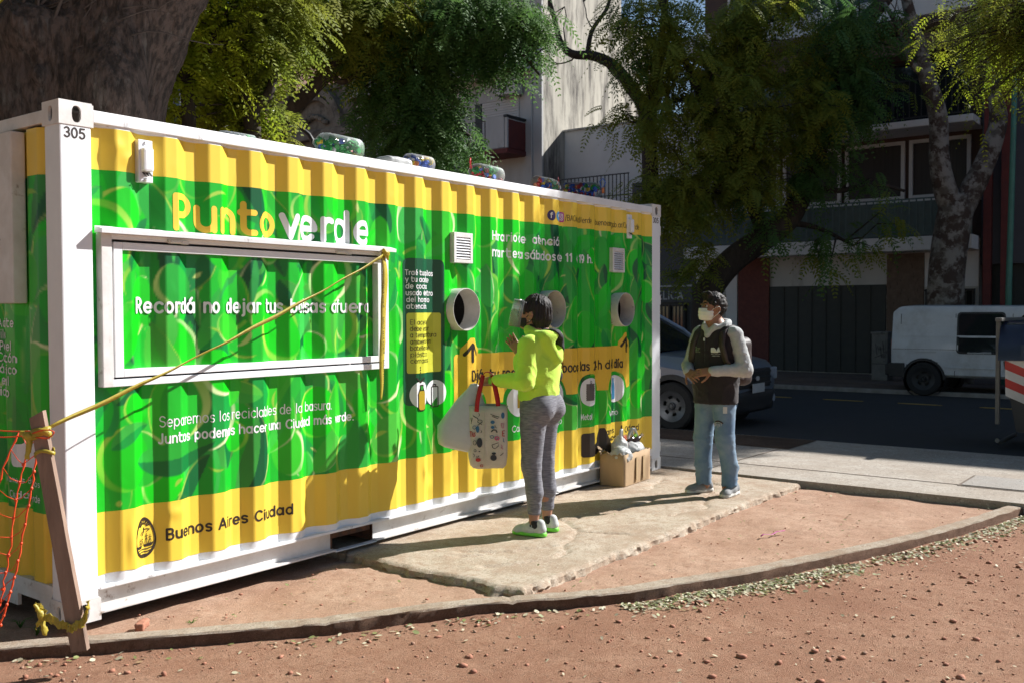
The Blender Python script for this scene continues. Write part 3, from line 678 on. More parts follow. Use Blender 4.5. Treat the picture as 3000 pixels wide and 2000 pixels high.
def wall_mesh(xs, zs, yfn):
    X, Z = np.meshgrid(xs, zs, indexing='ij'); Y = yfn(X, Z); P = np.stack([X, Y, Z], -1).reshape(-1, 3)
    nx, nz = X.shape; i = np.arange(nx-1)[:, None]*nz+np.arange(nz-1)[None]
    return P, np.stack([i, i+nz, i+nz+1, i+1], -1).reshape(-1, 4)
def compact(P, q, C=None):
    u, inv = np.unique(q, return_inverse=True); return P[u], inv.reshape(q.shape), (C[u] if C is not None else None)
ywall = lambda X, Z: corr(X)-wrinkle(X, Z)
xs = wall_columns(11); zs = np.linspace(Z_B1, Z_G1, 290)
P, q = wall_mesh(xs, zs, ywall); C = art_at(ART, P[:, 0], P[:, 2]-Z_B1)
cx = P[q].mean(1); hat = (cx[:, 0] > HX0) & (cx[:, 0] < HX1) & (cx[:, 2] > HZ0) & (cx[:, 2] < HZ1)
fr = (cx[:, 0] > .225) & (cx[:, 0] < 2.232) & (cx[:, 2] > 1.2) & (cx[:, 2] < 1.93)
hole = np.zeros(len(q), bool)
for (hx, hz) in CHUTES: hole |= np.hypot(cx[:, 0]-hx, cx[:, 2]-hz) < CR-.004
p_, q_, c_ = compact(P, q[~fr & ~hole], C); side = mobj('printed_side_wall', p_, q_, M_GREEN, CON, colors=c_)
for lo, hi, n, nm in ((Z_B0, Z_B1, 24, 'lower_yellow_band'), (Z_G1, Z_T1, 16, 'upper_yellow_band')):
    def yb(X, Z):
        d = ywall(X, Z)
        if nm[0] == 'l':
            for (bx, bz, sx, sz, a) in ((.355, .36, .022, .10, .010), (.62, .47, .05, .03, .008), (2.68, .33, .035, .06, .012), (2.62, .42, .02, .05, .009), (1.52, .26, .03, .05, .008), (3.3, .34, .05, .07, .008), (4.55, .33, .03, .09, .009)):
                d = d-a*np.exp(-((X-bx)/sx)**2-((Z-bz)/sz)**2)
        else:
            for (bx, bz, sx, sz, a) in ((.30, 2.40, .05, .035, .006), (.36, 2.34, .04, .03, .005)): d = d-a*np.exp(-((X-bx)/sx)**2-((Z-bz)/sz)**2)
        return d
    xz = wall_columns(6); zz = np.linspace(lo, hi, n); P, q = wall_mesh(xz, zz, yb)
    if nm[0] == 'l': P[::n, 2] += .010*fbm(np.stack([P[::n, 0]*7, P[::n, 0]*0, P[::n, 0]*0], -1), 3, 77)
    mobj(nm, P, q, M_YEL, CON)
# bare painted sheet showing above and below the print
for lo, hi, nm in ((.165, Z_B0+.012, 'bare_sheet_foot'), (Z_T1, 2.505, 'bare_sheet_head')):
    P, q = wall_mesh(wall_columns(3), np.linspace(lo, hi, 3), lambda X, Z: corr(X)+.002); mobj(nm, P, q, M_WHITE, CON)
M_STAIN = pmat('rust_stain', (.34, .22, .13), (.55, .42, .3), 40, .9)
# ---- hatch
hat_o = empty('hatch', (0, 0, 0)); hat_o.parent = CON
xh = np.unique(np.concatenate([wall_columns(8)[(wall_columns(8) > HX0) & (wall_columns(8) < HX1)], [HX0, HX1]])); zh = np.linspace(HZ0, HZ1, 86)
P, q = wall_mesh(xh, zh, lambda X, Z: ywall(X, Z)+.004); mobj('hatch_leaf', P, q, M_GREEN, hat_o, colors=art_at(ART, np.abs(P[:, 0]+.02), P[:, 2]-Z_B1))
for nm, (a, b, y0, y1) in {'outer_frame_left': ((.205, 1.175), (.262, 1.955), -.008, .05), 'outer_frame_right': ((2.197, 1.175), (2.252, 1.955), -.008, .05), 'outer_frame_bottom': ((.262, 1.175), (2.197, 1.212), -.006, .05), 'outer_frame_top': ((.262, 1.925), (2.197, 1.953), -.006, .05)}.items():
    MB().box((a[0], y0, a[1]), (b[0], y1, b[1]), .003).obj('frame_bar', M_WHITE_D if 'left' in nm else M_WHITE, hat_o)
for (a, b) in (((.274, 1.222), (.322, 1.912)), ((2.157, 1.222), (2.188, 1.912)), ((.322, 1.222), (2.157, 1.262)), ((.322, 1.872), (2.157, 1.912))):
    MB().box((a[0], -.003, a[1]), (b[0], .05, b[1]), .003).obj('sash_bar', M_WHITE, hat_o)
MB().prism([(.02, 1.954), (-.012, 1.954), (-.050, 1.951), (-.052, 1.972), (.02, 1.990)], .185, 2.285, 'yz').obj('drip_lip', M_RAILW, hat_o)
for hx in (.58, 1.78):
    m = MB().tube([(hx, -.016, 1.930), (hx+.075, -.016, 1.930)], .011, 10); m.box((hx+.08, -.022, 1.918), (hx+.125, -.0065, 1.938), .003)
    m.obj('hinge', M_WHITE_D, hat_o)
# ---- corner castings with lock holes, posts, rails
def plate_hole(c, w, h, hx, hz, rx, rz, depth, ax, n=28):
    "plate in the plane normal to ax with a stadium hole, hole walls going inward by depth"
    V = []; F = []; out = []; inn = []
    for k in range(n):
        a = 2*math.pi*(k+.5)/n; ex = hx+rx*math.copysign(abs(math.cos(a))**.8, math.cos(a)); ez = hz+rz*math.copysign(abs(math.sin(a))**.8, math.sin(a))
        dx, dz = math.cos(a), math.sin(a); t = min(((w-hx) if dx > 0 else hx)/max(abs(dx), 1e-6), ((h-hz) if dz > 0 else hz)/max(abs(dz), 1e-6))
        out.append((hx+dx*t, hz+dz*t)); inn.append((ex, ez))
    cor = [(0, 0), (w, 0), (w, h), (0, h)]
    for cn in cor:                                                       # snap nearest outline point to each corner
        k = min(range(n), key=lambda i: math.hypot(out[i][0]-cn[0], out[i][1]-cn[1])); out[k] = cn
    def P3(p, d):
        if ax == 'y': return (c[0]+p[0], c[1]+d, c[2]+p[1])
        return (c[0]+d, c[1]+p[0], c[2]+p[1])
    for k in range(n): V += [P3(out[k], 0), P3(inn[k], 0), P3(inn[k], depth)]
    for k in range(n):
        j = (k+1) % n; F += [(3*k, 3*j, 3*j+1, 3*k+1), (3*k+1, 3*j+1, 3*j+2, 3*k+2)]
    return V, F
def casting(x, y, z, sx, sy, front):
    "hollow corner fitting; front faces carry the holes"
    w, d, h = .178, .162, .118
    x0 = x if sx > 0 else x-w; y0 = y if sy > 0 else y-d
    m = MB(); hz = .055
    hx = .090; m.add(*plate_hole((x0, y0 if sy > 0 else y0+d, z), w, h, hx, hz, .0245, .041, .014*(1 if sy > 0 else -1), 'y'))
    m.add(*plate_hole((x0 if sx > 0 else x0+w, y0, z), d, h, .083, hz, .021, .038, .014*(1 if sx > 0 else -1), 'x'))
    yb = y0+d if sy > 0 else y0; xb = x0+w if sx > 0 else x0
    m.add([(x0, yb, z), (x0+w, yb, z), (x0+w, yb, z+h), (x0, yb, z+h)], [(0, 1, 2, 3)])
    m.add([(xb, y0, z), (xb, y0+d, z), (xb, y0+d, z+h), (xb, y0, z+h)], [(0, 1, 2, 3)])
    m.add([(x0, y0, z+h), (x0+w, y0, z+h), (x0+w, y0+d, z+h), (x0, y0+d, z+h)], [(0, 1, 2, 3)])
    m.add([(x0, y0, z), (x0+w, y0, z), (x0+w, y0+d, z), (x0, y0+d, z)], [(0, 1, 2, 3)])
    o = m.obj('corner_casting', M_WHITE_D, CON, fix=False)
    bm = bmesh.new(); bm.from_mesh(o.data); bmesh.ops.remove_doubles(bm, verts=bm.verts[:], dist=.0004)
    ed = [e for e in bm.edges if len(e.link_faces) == 2 and e.calc_face_angle(0) > 1.2 and e.calc_length() > .03 and (abs(e.verts[0].co.z-e.verts[1].co.z) > .1 or e.verts[0].co.z > z+h-.01)]
    try: bmesh.ops.bevel(bm, geom=ed, offset=.008, segments=3, affect='EDGES')
    except Exception: pass
    bmesh.ops.recalc_face_normals(bm, faces=bm.faces[:]); bm.to_mesh(o.data); bm.free()
for x, sx in ((0, 1), (CL, -1)):
    for y, sy in ((0, 1), (CW, -1)):
        for z in (0, CH-.118): casting(x, y, z, sx, sy, True)
        x0, x1 = (x+.005, x+.166) if sx > 0 else (x-.166, x-.005); y0, y1 = (y+.004, y+.150) if sy > 0 else (y-.150, y-.004)
        MB().box((x0, y0, .116), (x1, y1, CH-.116), .007).obj('corner_post', M_WHITE, CON)
MB().box((.176, .000, 2.500), (CL-.176, .062, 2.562), .004).obj('top_side_rail', M_RAILW, CON)
MB().box((.176, CW-.062, 2.500), (CL-.176, CW, 2.562), .004).obj('top_side_rail', M_RAILW, CON)
for xa, xb in ((0.004, .064), (CL-.064, CL-.004)): MB().box((xa, .160, 2.492), (xb, CW-.160, 2.556), .004).obj('top_end_rail', M_WHITE_D, CON)
POCK = [(1.775, 2.13), (3.925, 4.28)]
seg = [(.176, POCK[0][0]), (POCK[0][1], POCK[1][0]), (POCK[1][1], CL-.176)]
for y, s in ((0.0, 1), (CW, -1)):
    MB().box((.176, y, .150), (CL-.176, y+s*.060, .166), .003).obj('bottom_rail_ledge', M_RAILW, CON)
    for a, b in seg:
        m = MB().box((a, y+s*.054, .040), (b, y+s*.062, .150)); m.box((a, y+s*.002, .028), (b, y+s*.062, .039), .002)
        m.obj('bottom_rail_web', M_WHITE_D, CON)
    for a, b in POCK: MB().box((a-.004, y+s*.004, .022), (b+.004, y+s*.05, .028)).obj('pocket_strap', M_RAILW, CON)
for a, b in POCK:
    MB().box((a-.006, .045, .03), (a, CW-.045, .15)).obj('pocket_side', M_RUST, CON); MB().box((b, .045, .03), (b+.006, CW-.045, .15)).obj('pocket_side', M_RUST, CON)
MB().box((.06, .062, .10), (CL-.06, CW-.062, .164)).obj('floor', M_RUST, CON)
# roof sheet with shallow ribs
V = []; F = []; n = 0
for x in np.arange(.07, CL-.07, .1):
    zz = 2.552+(.012 if int(round((x-.07)/.1)) % 2 else 0); V += [(x, .063, zz), (x, CW-.063, zz)]
F = [(2*i, 2*i+2, 2*i+3, 2*i+1) for i in range(len(V)//2-1)]; mobj('roof', V, F, M_WHITE_D, CON)
# other walls
P, q = wall_mesh(wall_columns(1), np.array([.165, 2.505]), lambda X, Z: CW-corr(X)); mobj('rear_side_wall', P, q, M_WHITE_D, CON)
MB().box((CL-.05, .15, .12), (CL-.03, CW-.15, 2.5)).obj('far_end_wall', M_WHITE, CON)
for hz_ in (2.34, 1.66, .94, .22): MB().box((CL-.008, .006, hz_-.045), (CL+.012, .040, hz_+.045), .003).obj('door_hinge_lug', M_WHITE_D, CON)
# ---- end wall facing left of the picture
EY0 = .150
def ecorr(y):
    t = np.mod(np.asarray(y, float)-.235, .262); return np.interp(t, [0, .11, .145, .225, .262], [.012, .012, .046, .046, .012])
ye = []
bp = [EY0]+[v for v in sorted(.235+k*.262+t for k in range(-1, 9) for t in (0, .11, .145, .225)) if EY0 < v < CW-.15]+[CW-.15]
for a, b in zip(bp[:-1], bp[1:]): ye += list(np.linspace(a, b, max(2, int((b-a)/.012)+1))[:-1])
ye = np.array(ye+[CW-.15])
def end_mesh(zs):
    Y, Z = np.meshgrid(ye, zs, indexing='ij'); X = ecorr(Y)-wrinkle(Y, Z, .0015); P = np.stack([X, Y, Z], -1).reshape(-1, 3)
    nx, nz = Y.shape; i = np.arange(nx-1)[:, None]*nz+np.arange(nz-1)[None]; return P, np.stack([i, i+1, i+nz+1, i+nz], -1).reshape(-1, 4)
P, q = end_mesh(np.linspace(.535, 2.245, 200)); mobj('printed_end_wall', P, q, M_GREEN, CON, colors=art_at(ART2, P[:, 1], P[:, 2]-.535))
P, q = end_mesh(np.linspace(.178, .535, 8)); mobj('lower_yellow_band', P, q, M_YEL, CON)
P, q = end_mesh(np.linspace(2.245, 2.48, 8)); mobj('upper_yellow_band', P, q, M_YEL, CON)
MB().box((.006, .15, .125), (.056, CW-.15, .180), .003).obj('bottom_end_rail', M_WHITE_D, CON)
m = MB().box((.010, .162, .02), (.03, .285, .125)); m.box((.010, .52, .02), (.03, CW-.162, .125)); m.box((.010, .285, .085), (.03, .52, .125)); m.obj('end_rail_web', M_WHITE_D, CON)
MB().box((-.045, .395, 1.60), (.03, .60, 2.475), .008).obj('cable_box', M_WHITE_D, CON)
# ---- fittings on the long side
for bx in (.42, 5.41):
    b = empty('ventilator', (0, 0, 0)); b.parent = CON
    MB().box((bx+.012, -.038, 2.285), (bx+.070, YI, 2.408), .012).obj('ventilator_cover', M_WHITE, b)
    MB().box((bx, -.004, 2.232), (bx+.082, YI, 2.452), .003).obj('back_plate', M_WHITE, b)
    m = MB()
    for k in range(5):
        for j in range(3): m.box((bx+.018+j*.018, -.030+k*.005, 2.262+k*.0045), (bx+.030+j*.018, -.026+k*.005, 2.265+k*.0045))
    m.obj('grille_slot', M_DARK, b)
    for zz in (2.437, 2.246): MB().lathe([(0, -.012), (.007, -.012), (.009, -.004)], 8, 'y', (bx+.041, 0, zz)).obj('rivet', M_RAILW, b)
for vx in (2.905, 5.105):
    v = empty('louvre_vent', (0, 0, 0)); v.parent = CON; w, z0, z1 = .212, 1.908, 2.128
    m = MB()
    for a, b in (((vx, z0), (vx+.026, z1)), ((vx+w-.026, z0), (vx+w, z1)), ((vx+.026, z0), (vx+w-.026, z0+.024)), ((vx+.026, z1-.034), (vx+w-.026, z1))): m.box((a[0], -.030, a[1]), (b[0], YI, b[1]), .002)
    m.obj('vent_frame', M_WHITE_D, v); MB().box((vx+.02, -.004, z0+.02), (vx+w-.02, .03, z1-.03)).obj('vent_back', M_DARK, v)
    for k in range(8):
        zz = z0+.030+k*.0198
        MB().add([(vx+.026, -.028, zz), (vx+w-.026, -.028, zz), (vx+w-.026, -.010, zz+.0165), (vx+.026, -.010, zz+.0165), (vx+.026, -.031, zz+.001), (vx+w-.026, -.031, zz+.001), (vx+w-.026, -.013, zz+.0175), (vx+.026, -.013, zz+.0175)],
                 [(0, 1, 2, 3), (7, 6, 5, 4), (0, 4, 5, 1), (3, 2, 6, 7), (0, 3, 7, 4), (1, 5, 6, 2)]).obj('slat', M_RAILW, v)
M_CHUTE = pmat('chute_inside_paint', (.62, .60, .56), (.50, .48, .44), 6, .5, .1, 40, spots=(.09, .065, .045), spotscale=9, spotr=(.60, .68))
for (hx, hz) in CHUTES:
    c = empty('deposit_chute', (0, 0, 0)); c.parent = CON
    o = MB().lathe([(CR-.001, .045), (CR, -.060), (CR-.002, -.064), (CR-.005, -.064), (CR-.006, -.058), (CR-.006, .085)], 48, 'y', (hx, 0, hz)).obj('chute_tube', M_CHUTE, c); autosmooth(o, 40)
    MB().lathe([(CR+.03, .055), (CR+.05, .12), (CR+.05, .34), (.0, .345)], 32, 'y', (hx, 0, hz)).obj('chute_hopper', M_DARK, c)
# ---- lettering and pictograms, cut to shape and laid on the sheet
def lay(V, F, name, mat, off=.0015, parent=CON, wrap=True):
    x = unwrap(V[:, 0]) if wrap else V[:, 0]
    P = np.stack([x, corr(x)-wrinkle(x, V[:, 1])-off, V[:, 1]], -1); return mobj(name, [tuple(p) for p in P], F, mat, parent)
def write(txt, x, z, h, wt, mat, width=None, name='lettering', off=.0015, res=None):
    return lay(*text2d(txt, x, z, h, wt, res, width), name, mat, off)
def shp(fn, bbox, name, mat, off=.0015, res=.004): return lay(*shape2d(fn, bbox, res), name, mat, off)
M_YPRINT = pmat('yellow_lettering', (.83, .52, .05), (.80, .50, .045), 4, .36)
WORDS = [
  (1.992, 0.205, 0.17, 'Y', [('Punto', 0.628, 0.739)]),
  (1.985, 0.22, 0.17, 'W', [('verde', 1.374, 0.754)]),
  (1.545, 0.088, 0.16, 'W', [('Recordá', 0.408, 0.38), ('no', 0.823, 0.098), ('dejar', 0.977, 0.23), ('tus', 1.258, 0.128), ('bolsas', 1.425, 0.286), ('afuera.', 1.751, 0.385)]),
  (0.938, 0.062, 0.1, 'W', [('Separemos', 0.536, 0.341), ('los', 0.902, 0.097), ('reciclables', 1.015, 0.323), ('de', 1.357, 0.067), ('la', 1.454, 0.062), ('basura.', 1.56, 0.19)]),
  (0.848, 0.06, 0.155, 'W', [('Juntos', 0.531, 0.211), ('podemos', 0.766, 0.272), ('hacer', 1.063, 0.184), ('una', 1.278, 0.087), ('Ciudad', 1.389, 0.214), ('más', 1.627, 0.119), ('verde.', 1.771, 0.186)]),
  (0.325, 0.068, 0.17, 'B', [('Buenos', 0.561, 0.297), ('Aires', 0.892, 0.221), ('Ciudad', 1.144, 0.295)]),
  (2.098, 0.076, 0.16, 'W', [('Horario', 3.393, 0.323), ('de', 3.724, 0.162), ('atención', 3.924, 0.443)]),
  (1.972, 0.078, 0.16, 'W', [('martes', 3.392, 0.379), ('a', 3.79, 0.05), ('sábados', 3.86, 0.388), ('de', 4.269, 0.135), ('11', 4.437, 0.069), ('a', 4.56, 0.062), ('19', 4.662, 0.064), ('h.', 4.752, 0.074)]),
  (1.032, 0.086, 0.155, 'K', [('Dejá', 3.139, 0.181), ('tus', 3.361, 0.158), ('reciclables', 3.561, 0.398), ('en', 4.003, 0.158), ('las', 4.208, 0.18), ('bocas', 4.399, 0.251), ('las', 4.67, 0.106), ('24', 4.83, 0.125), ('h', 4.965, 0.048), ('del', 5.039, 0.193), ('día', 5.238, 0.106)]),
  (2.322, 0.052, 0.09, 'B', [('/BACiudadVerde', 4.431, 0.375), ('buenosaires.gob.ar/CiudadVerde', 4.919, 0.721)]),
  (0.435, 0.056, 0.15, 'B', [('Vamos', 5.004, 0.239)]),
  (0.369, 0.056, 0.15, 'B', [('Buenos', 5.039, 0.23)]),
  (0.303, 0.056, 0.15, 'B', [('Aires', 5.086, 0.174)]),
  (0.425, 0.062, 0.155, 'B', [('Ciudad', 5.373, 0.27)]),
  (0.348, 0.062, 0.155, 'B', [('Verde', 5.394, 0.221)]),
  (0.6, 0.055, 0.13, 'W', [('Papel', 3.145, 0.177), ('Cartón', 3.642, 0.235), ('Plástico', 4.148, 0.242), ('Metal', 4.684, 0.129), ('Vidrio', 5.097, 0.196)]),
  (1.805, 0.04, 0.15, 'C', [('Traé tus pilas', 2.463, 0.284)]),
  (1.7582, 0.04, 0.15, 'C', [('y tu aceite', 2.463, 0.242)]),
  (1.7114, 0.04, 0.15, 'C', [('de cocina', 2.466, 0.22)]),
  (1.6646, 0.04, 0.15, 'C', [('usado dentro', 2.466, 0.282)]),
  (1.6178, 0.04, 0.15, 'C', [('del horario', 2.47, 0.244)]),
  (1.571, 0.04, 0.15, 'C', [('atención.', 2.469, 0.218)]),
  (1.462, 0.036, 0.1, 'D', [('El aceite', 2.491, 0.194)]),
  (1.4175, 0.036, 0.1, 'D', [('debe estar', 2.491, 0.214)]),
  (1.373, 0.036, 0.1, 'D', [('a temperatura', 2.492, 0.278)]),
  (1.3285, 0.036, 0.1, 'D', [('ambiente en', 2.492, 0.232)]),
  (1.284, 0.036, 0.1, 'D', [('botellas de', 2.491, 0.217)]),
  (1.2395, 0.036, 0.1, 'D', [('plástico', 2.493, 0.193)]),
  (1.195, 0.036, 0.1, 'D', [('cerradas', 2.493, 0.202)]),
]
_wm = {'Y': (M_YPRINT, .0015), 'W': (M_WPRINT, .0015), 'B': (M_BLACK, .0015), 'K': (M_BLACK, .0032), 'C': (M_WPRINT, .0032), 'D': (M_BLACK, .0050)}
for (z_, h_, w_, m_, its) in WORDS:
    for (t_, x_, wd_) in its:
        n_ = sum(GLYPH[c][0]+w_*.75 for c in t_); pen_ = x_
        for part in t_.split(' '):                                      # every word its own piece
            adv_ = sum(GLYPH[c][0]+w_*.75 for c in part)*wd_/n_
            write(part, pen_, z_, h_, w_, _wm[m_][0], adv_, off=_wm[m_][1]); pen_ += adv_+(GLYPH[' '][0]+w_*.75)*wd_/n_
# dark card, lime card and what is on them
shp(lambda G: d_box(G, (2.441, .90), (2.832, 1.925), .05), (2.41, .87, 2.87, 1.95), 'dark_green_card', M_DKGREEN, .0016, .012)
shp(lambda G: d_box(G, (2.468, 1.125), (2.80, 1.545), .015), (2.45, 1.10, 2.83, 1.56), 'lime_card', M_LIMECARD, .0033, .01)
shp(lambda G: np.minimum.reduce([d_line(G, [(2.572, 1.17-.018*k), (2.572, 1.16-.018*k)], .005) for k in range(5)]+[d_line(G, [(2.535, 1.09), (2.572, 1.062), (2.609, 1.09)], .012)]), (2.5, 1.03, 2.64, 1.2), 'arrow_print', M_BLACK, .005, .002)
M_OIL = pmat('oil_print', (.42, .28, .015), (.45, .30, .02), 3, .4); M_CAP = pmat('cap_green_print', (.03, .30, .03), None, 3, .4)
for cx_ in (2.573, 2.755): shp(lambda G: d_ell(G, (cx_, .975), .088, .092), (cx_-.1, .87, cx_+.1, 1.08), 'icon_disc', M_WPRINT, .0033)
def bottle(G, cx, z, s, g=0):
    return np.minimum.reduce([d_box(G, (cx-.033*s-g, z-g), (cx+.033*s+g, z+.13*s+g), .02*s), d_poly(G, [(cx-.033*s-g, z+.115*s), (cx+.033*s+g, z+.115*s), (cx+.012*s+g, z+.165*s), (cx-.012*s-g, z+.165*s)])-.002, d_box(G, (cx-.013*s-g, z+.15*s), (cx+.013*s+g, z+.185*s+g))])
shp(lambda G: bottle(G, 2.582, .865, .95, .004), (2.52, .85, 2.64, 1.07), 'oil_bottle_icon', M_BLACK, .005, .0025)
shp(lambda G: np.maximum(bottle(G, 2.582, .865, .95, -.002), G[..., 1]-1.0), (2.52, .85, 2.64, 1.07), 'oil_fill_icon', M_OIL, .0066, .0025)
shp(lambda G: d_box(G, (2.570, 1.008), (2.594, 1.035)), (2.56, 1.0, 2.6, 1.045), 'cap_icon', M_CAP, .0066, .0025)
shp(lambda G: np.abs(np.minimum(d_box(G, (2.725, .875), (2.775, 1.02), .006), d_box(G, (2.74, 1.02), (2.76, 1.035))))-.0035, (2.71, .86, 2.79, 1.05), 'battery_icon', M_BLACK, .005, .002)
shp(lambda G: np.maximum(d_box(G, (2.731, .881), (2.769, .955)), (G[..., 1]-.9)-(G[..., 0]-2.731)*1.2), (2.72, .87, 2.78, .96), 'battery_charge_icon', M_CAP, .005, .0025)
# opening hours, social line
M_FB = pmat('violet_print', (.035, .02, .13), None, 3, .4); M_TW = pmat('sky_blue_print', (.10, .42, .80), None, 3, .4); M_IG = pmat('magenta_print', (.52, .03, .16), (.30, .02, .30), 14, .4)
shp(lambda G: d_ell(G, (4.202, 2.350), .042, .043), (4.15, 2.30, 4.26, 2.40), 'round_badge', M_FB); write('f', 4.188, 2.325, .052, .17, M_WPRINT, off=.003)
shp(lambda G: d_ell(G, (4.300, 2.350), .043, .043), (4.245, 2.30, 4.355, 2.40), 'round_badge', M_TW)
shp(lambda G: np.minimum.reduce([d_ell(G, (4.300, 2.350), .020, .013), d_ell(G, (4.317, 2.362), .010, .010), d_poly(G, [(4.273, 2.368), (4.300, 2.350), (4.277, 2.345)])]), (4.265, 2.32, 4.335, 2.38), 'bird_icon', M_WPRINT, .003, .002)
shp(lambda G: d_box(G, (4.338, 2.308), (4.421, 2.392), .02), (4.33, 2.3, 4.43, 2.4), 'square_badge', M_IG, .0028)
shp(lambda G: np.minimum(np.abs(d_box(G, (4.355, 2.325), (4.404, 2.375), .014))-.003, np.minimum(np.abs(d_ell(G, (4.380, 2.350), .012, .012))-.003, d_ell(G, (4.394, 2.365), .003, .003))), (4.343, 2.314, 4.417, 2.386), 'camera_icon', M_WPRINT, .0042, .0015)
# yellow notice with arrows
def notice(G):
    d = d_box(G, (2.978, .845), (5.515, 1.238), .03)
    for ax in (3.147, 4.276, 5.397): d = np.minimum(d, d_poly(G, [(ax-.10, 1.20), (ax+.10, 1.20), (ax+.10, 1.27), (ax+.02, 1.345), (ax-.02, 1.345), (ax-.10, 1.27)])-.012)
    for ax in (3.18, 3.72, 4.281, 4.788, 5.236): d = np.maximum(d, -d_ell(G, (ax, .845), .155, .160))
    return d
shp(notice, (2.94, .82, 5.53, 1.37), 'yellow_notice', M_YPRINT, .0016, .010)
for ax in (3.147, 4.276, 5.397): shp(lambda G: np.minimum(d_line(G, [(ax, 1.185), (ax, 1.30)], .027), d_line(G, [(ax-.078, 1.235), (ax, 1.305), (ax+.078, 1.235)], .027)), (ax-.11, 1.15, ax+.11, 1.34), 'arrow_print', M_BLACK, .0033)
M_PAPERB = pmat('light_blue_print', (.08, .36, .68), None, 3, .4); M_CAN = pmat('grey_print', (.14, .12, .12), None, 3, .4)
for k, ax in enumerate((3.18, 3.72, 4.281, 4.788, 5.236)):
    shp(lambda G: d_ell(G, (ax, .845), .122, .125), (ax-.14, .7, ax+.14, .99), 'icon_disc', M_WPRINT, .0033)
def tilt(G, c, a):
    q = G-np.array(c); ca, sa = math.cos(rad(a)), math.sin(rad(a)); return np.stack([q[..., 0]*ca+q[..., 1]*sa, -q[..., 0]*sa+q[..., 1]*ca], -1)+np.array(c)
shp(lambda G: bottle(tilt(G, (4.29, .845), -14), 4.29, .755, 1.0), (4.2, .73, 4.36, .96), 'plastic_bottle_icon', M_PAPERB, .005, .003)
shp(lambda G: np.minimum(d_box(tilt(G, (4.28, .845), -14), (4.245, .80), (4.315, .835), .004), d_box(tilt(G, (4.28, .845), -14), (4.267, .92), (4.293, .94))), (4.2, .73, 4.36, .97), 'bottle_band_icon', M_CAP, .0066, .003)
shp(lambda G: np.minimum(d_box(G, (4.735, .768), (4.841, .918), .01)+.0045*(np.mod(G[..., 1], .02) < .006), np.abs(d_ell(G, (4.788, .932), .010, .010))-.003), (4.71, .75, 4.86, .96), 'tin_icon', M_CAN, .005, .0025)
shp(lambda G: np.minimum.reduce([d_box(G, (5.190, .750), (5.242, .865), .010), d_poly(G, [(5.190, .86), (5.242, .86), (5.227, .91), (5.205, .91)]), d_box(G, (5.205, .88), (5.227, .945))]), (5.17, .73, 5.26, .96), 'glass_bottle_icon', M_PAPERB, .005, .003)
shp(lambda G: d_box(G, (3.70, .79), (3.755, .90)), (3.68, .77, 3.78, .92), 'carton_icon', M_OIL, .005)
shp(lambda G: d_box(G, (3.145, .79), (3.215, .90)), (3.12, .77, 3.24, .92), 'paper_icon', M_CAN, .005)
# BA emblem and its words
def bee(G):
    b = np.minimum(d_box(G, (4.69, .272), (4.865, .478), .03), d_box(G, (4.80, .272), (4.895, .44), .03))
    a = np.maximum(d_poly(G, [(4.885, .275), (4.985, .50), (5.03, .50), (5.155, .30), (5.12, .275), (5.06, .275), (5.03, .31), (4.97, .30), (4.94, .275)]), -d_ell(G, (4.93, .40), .022, .03)); return np.minimum(b, a)-.003
shp(bee, (4.65, .25, 5.18, .53), 'city_emblem', M_BLACK, .0025, .006)
shp(lambda G: d_box(G, (5.313, .325), (5.327, .50)), (5.30, .31, 5.34, .51), 'divider_print', M_BLACK)
# oval emblem with sun, dove and ships
E0 = (.443, .362)
def oval(G):
    q = (G-np.array(E0)); q = q/np.stack([.064*(1-.18*np.sin(np.clip(q[..., 1]/.1, -1.5, 1.5))), np.full(q.shape[:-1], .1)], -1); e = (np.linalg.norm(q, axis=-1)-1)*.068
    d = np.abs(e)-.0055; T = lambda x, z: (E0[0]+x, E0[1]+z)
    for a in range(15, 180, 25): d = np.minimum(d, np.maximum(d_line(G, [T(.022*math.cos(rad(a)), .058+.016*math.sin(rad(a))), T(.07*math.cos(rad(a)), .058+.05*math.sin(rad(a)))], .0075), e))
    d = np.minimum(d, d_line(G, [T(-.012, .012), T(.002, .03), T(.002, .052)], .006)); d = np.minimum(d, d_line(G, [T(.002, .042), T(.02, .045), T(.036, .04), T(.02, .03)], .004)); d = np.minimum(d, d_line(G, [T(.0, .034), T(-.015, .03), T(-.024, .018)], .004))
    for mx, h in ((.018, .02), (.038, .012), (-.030, .0), (-.012, .006)): d = np.minimum(d, d_line(G, [T(mx, -.04), T(mx, h)], .003)); d = np.minimum(d, d_line(G, [T(mx-.008, h-.014), T(mx+.008, h-.014)], .003)); d = np.minimum(d, d_line(G, [T(mx, h-.02), T(mx-.014, -.038)], .002)); d = np.minimum(d, d_line(G, [T(mx, h-.02), T(mx+.014, -.038)], .002))
    d = np.minimum(d, np.maximum(d_poly(G, [T(-.002, -.038), T(.056, -.032), T(.046, -.05), T(.006, -.05)]), e)); d = np.minimum(d, np.maximum(d_poly(G, [T(-.06, -.04), T(-.014, -.04), T(-.022, -.055), T(-.055, -.055)]), e))
    for k in range(3): d = np.minimum(d, np.maximum(d_line(G, [T(-.05, -.066-k*.014), T(-.015, -.060-k*.014), T(.02, -.063-k*.014), T(.05, -.056-k*.014)], .0055), e))
    return d
shp(oval, (.37, .24, .54, .48), 'oval_city_crest', M_BLACK, .0025, .0016)
# numbers stencilled on the posts
def flat(V, F, name, mat, y, parent=CON): return mobj(name, [(p[0], y, p[1]) for p in V], F, mat, parent)
for tx, tw in ((.028, .115), (CL-.150, .115)):
    V, F = text2d('305', tx, 2.408, .055, .15, .002, tw); flat(V, F, 'stencilled_number', M_BLACK, .0025)
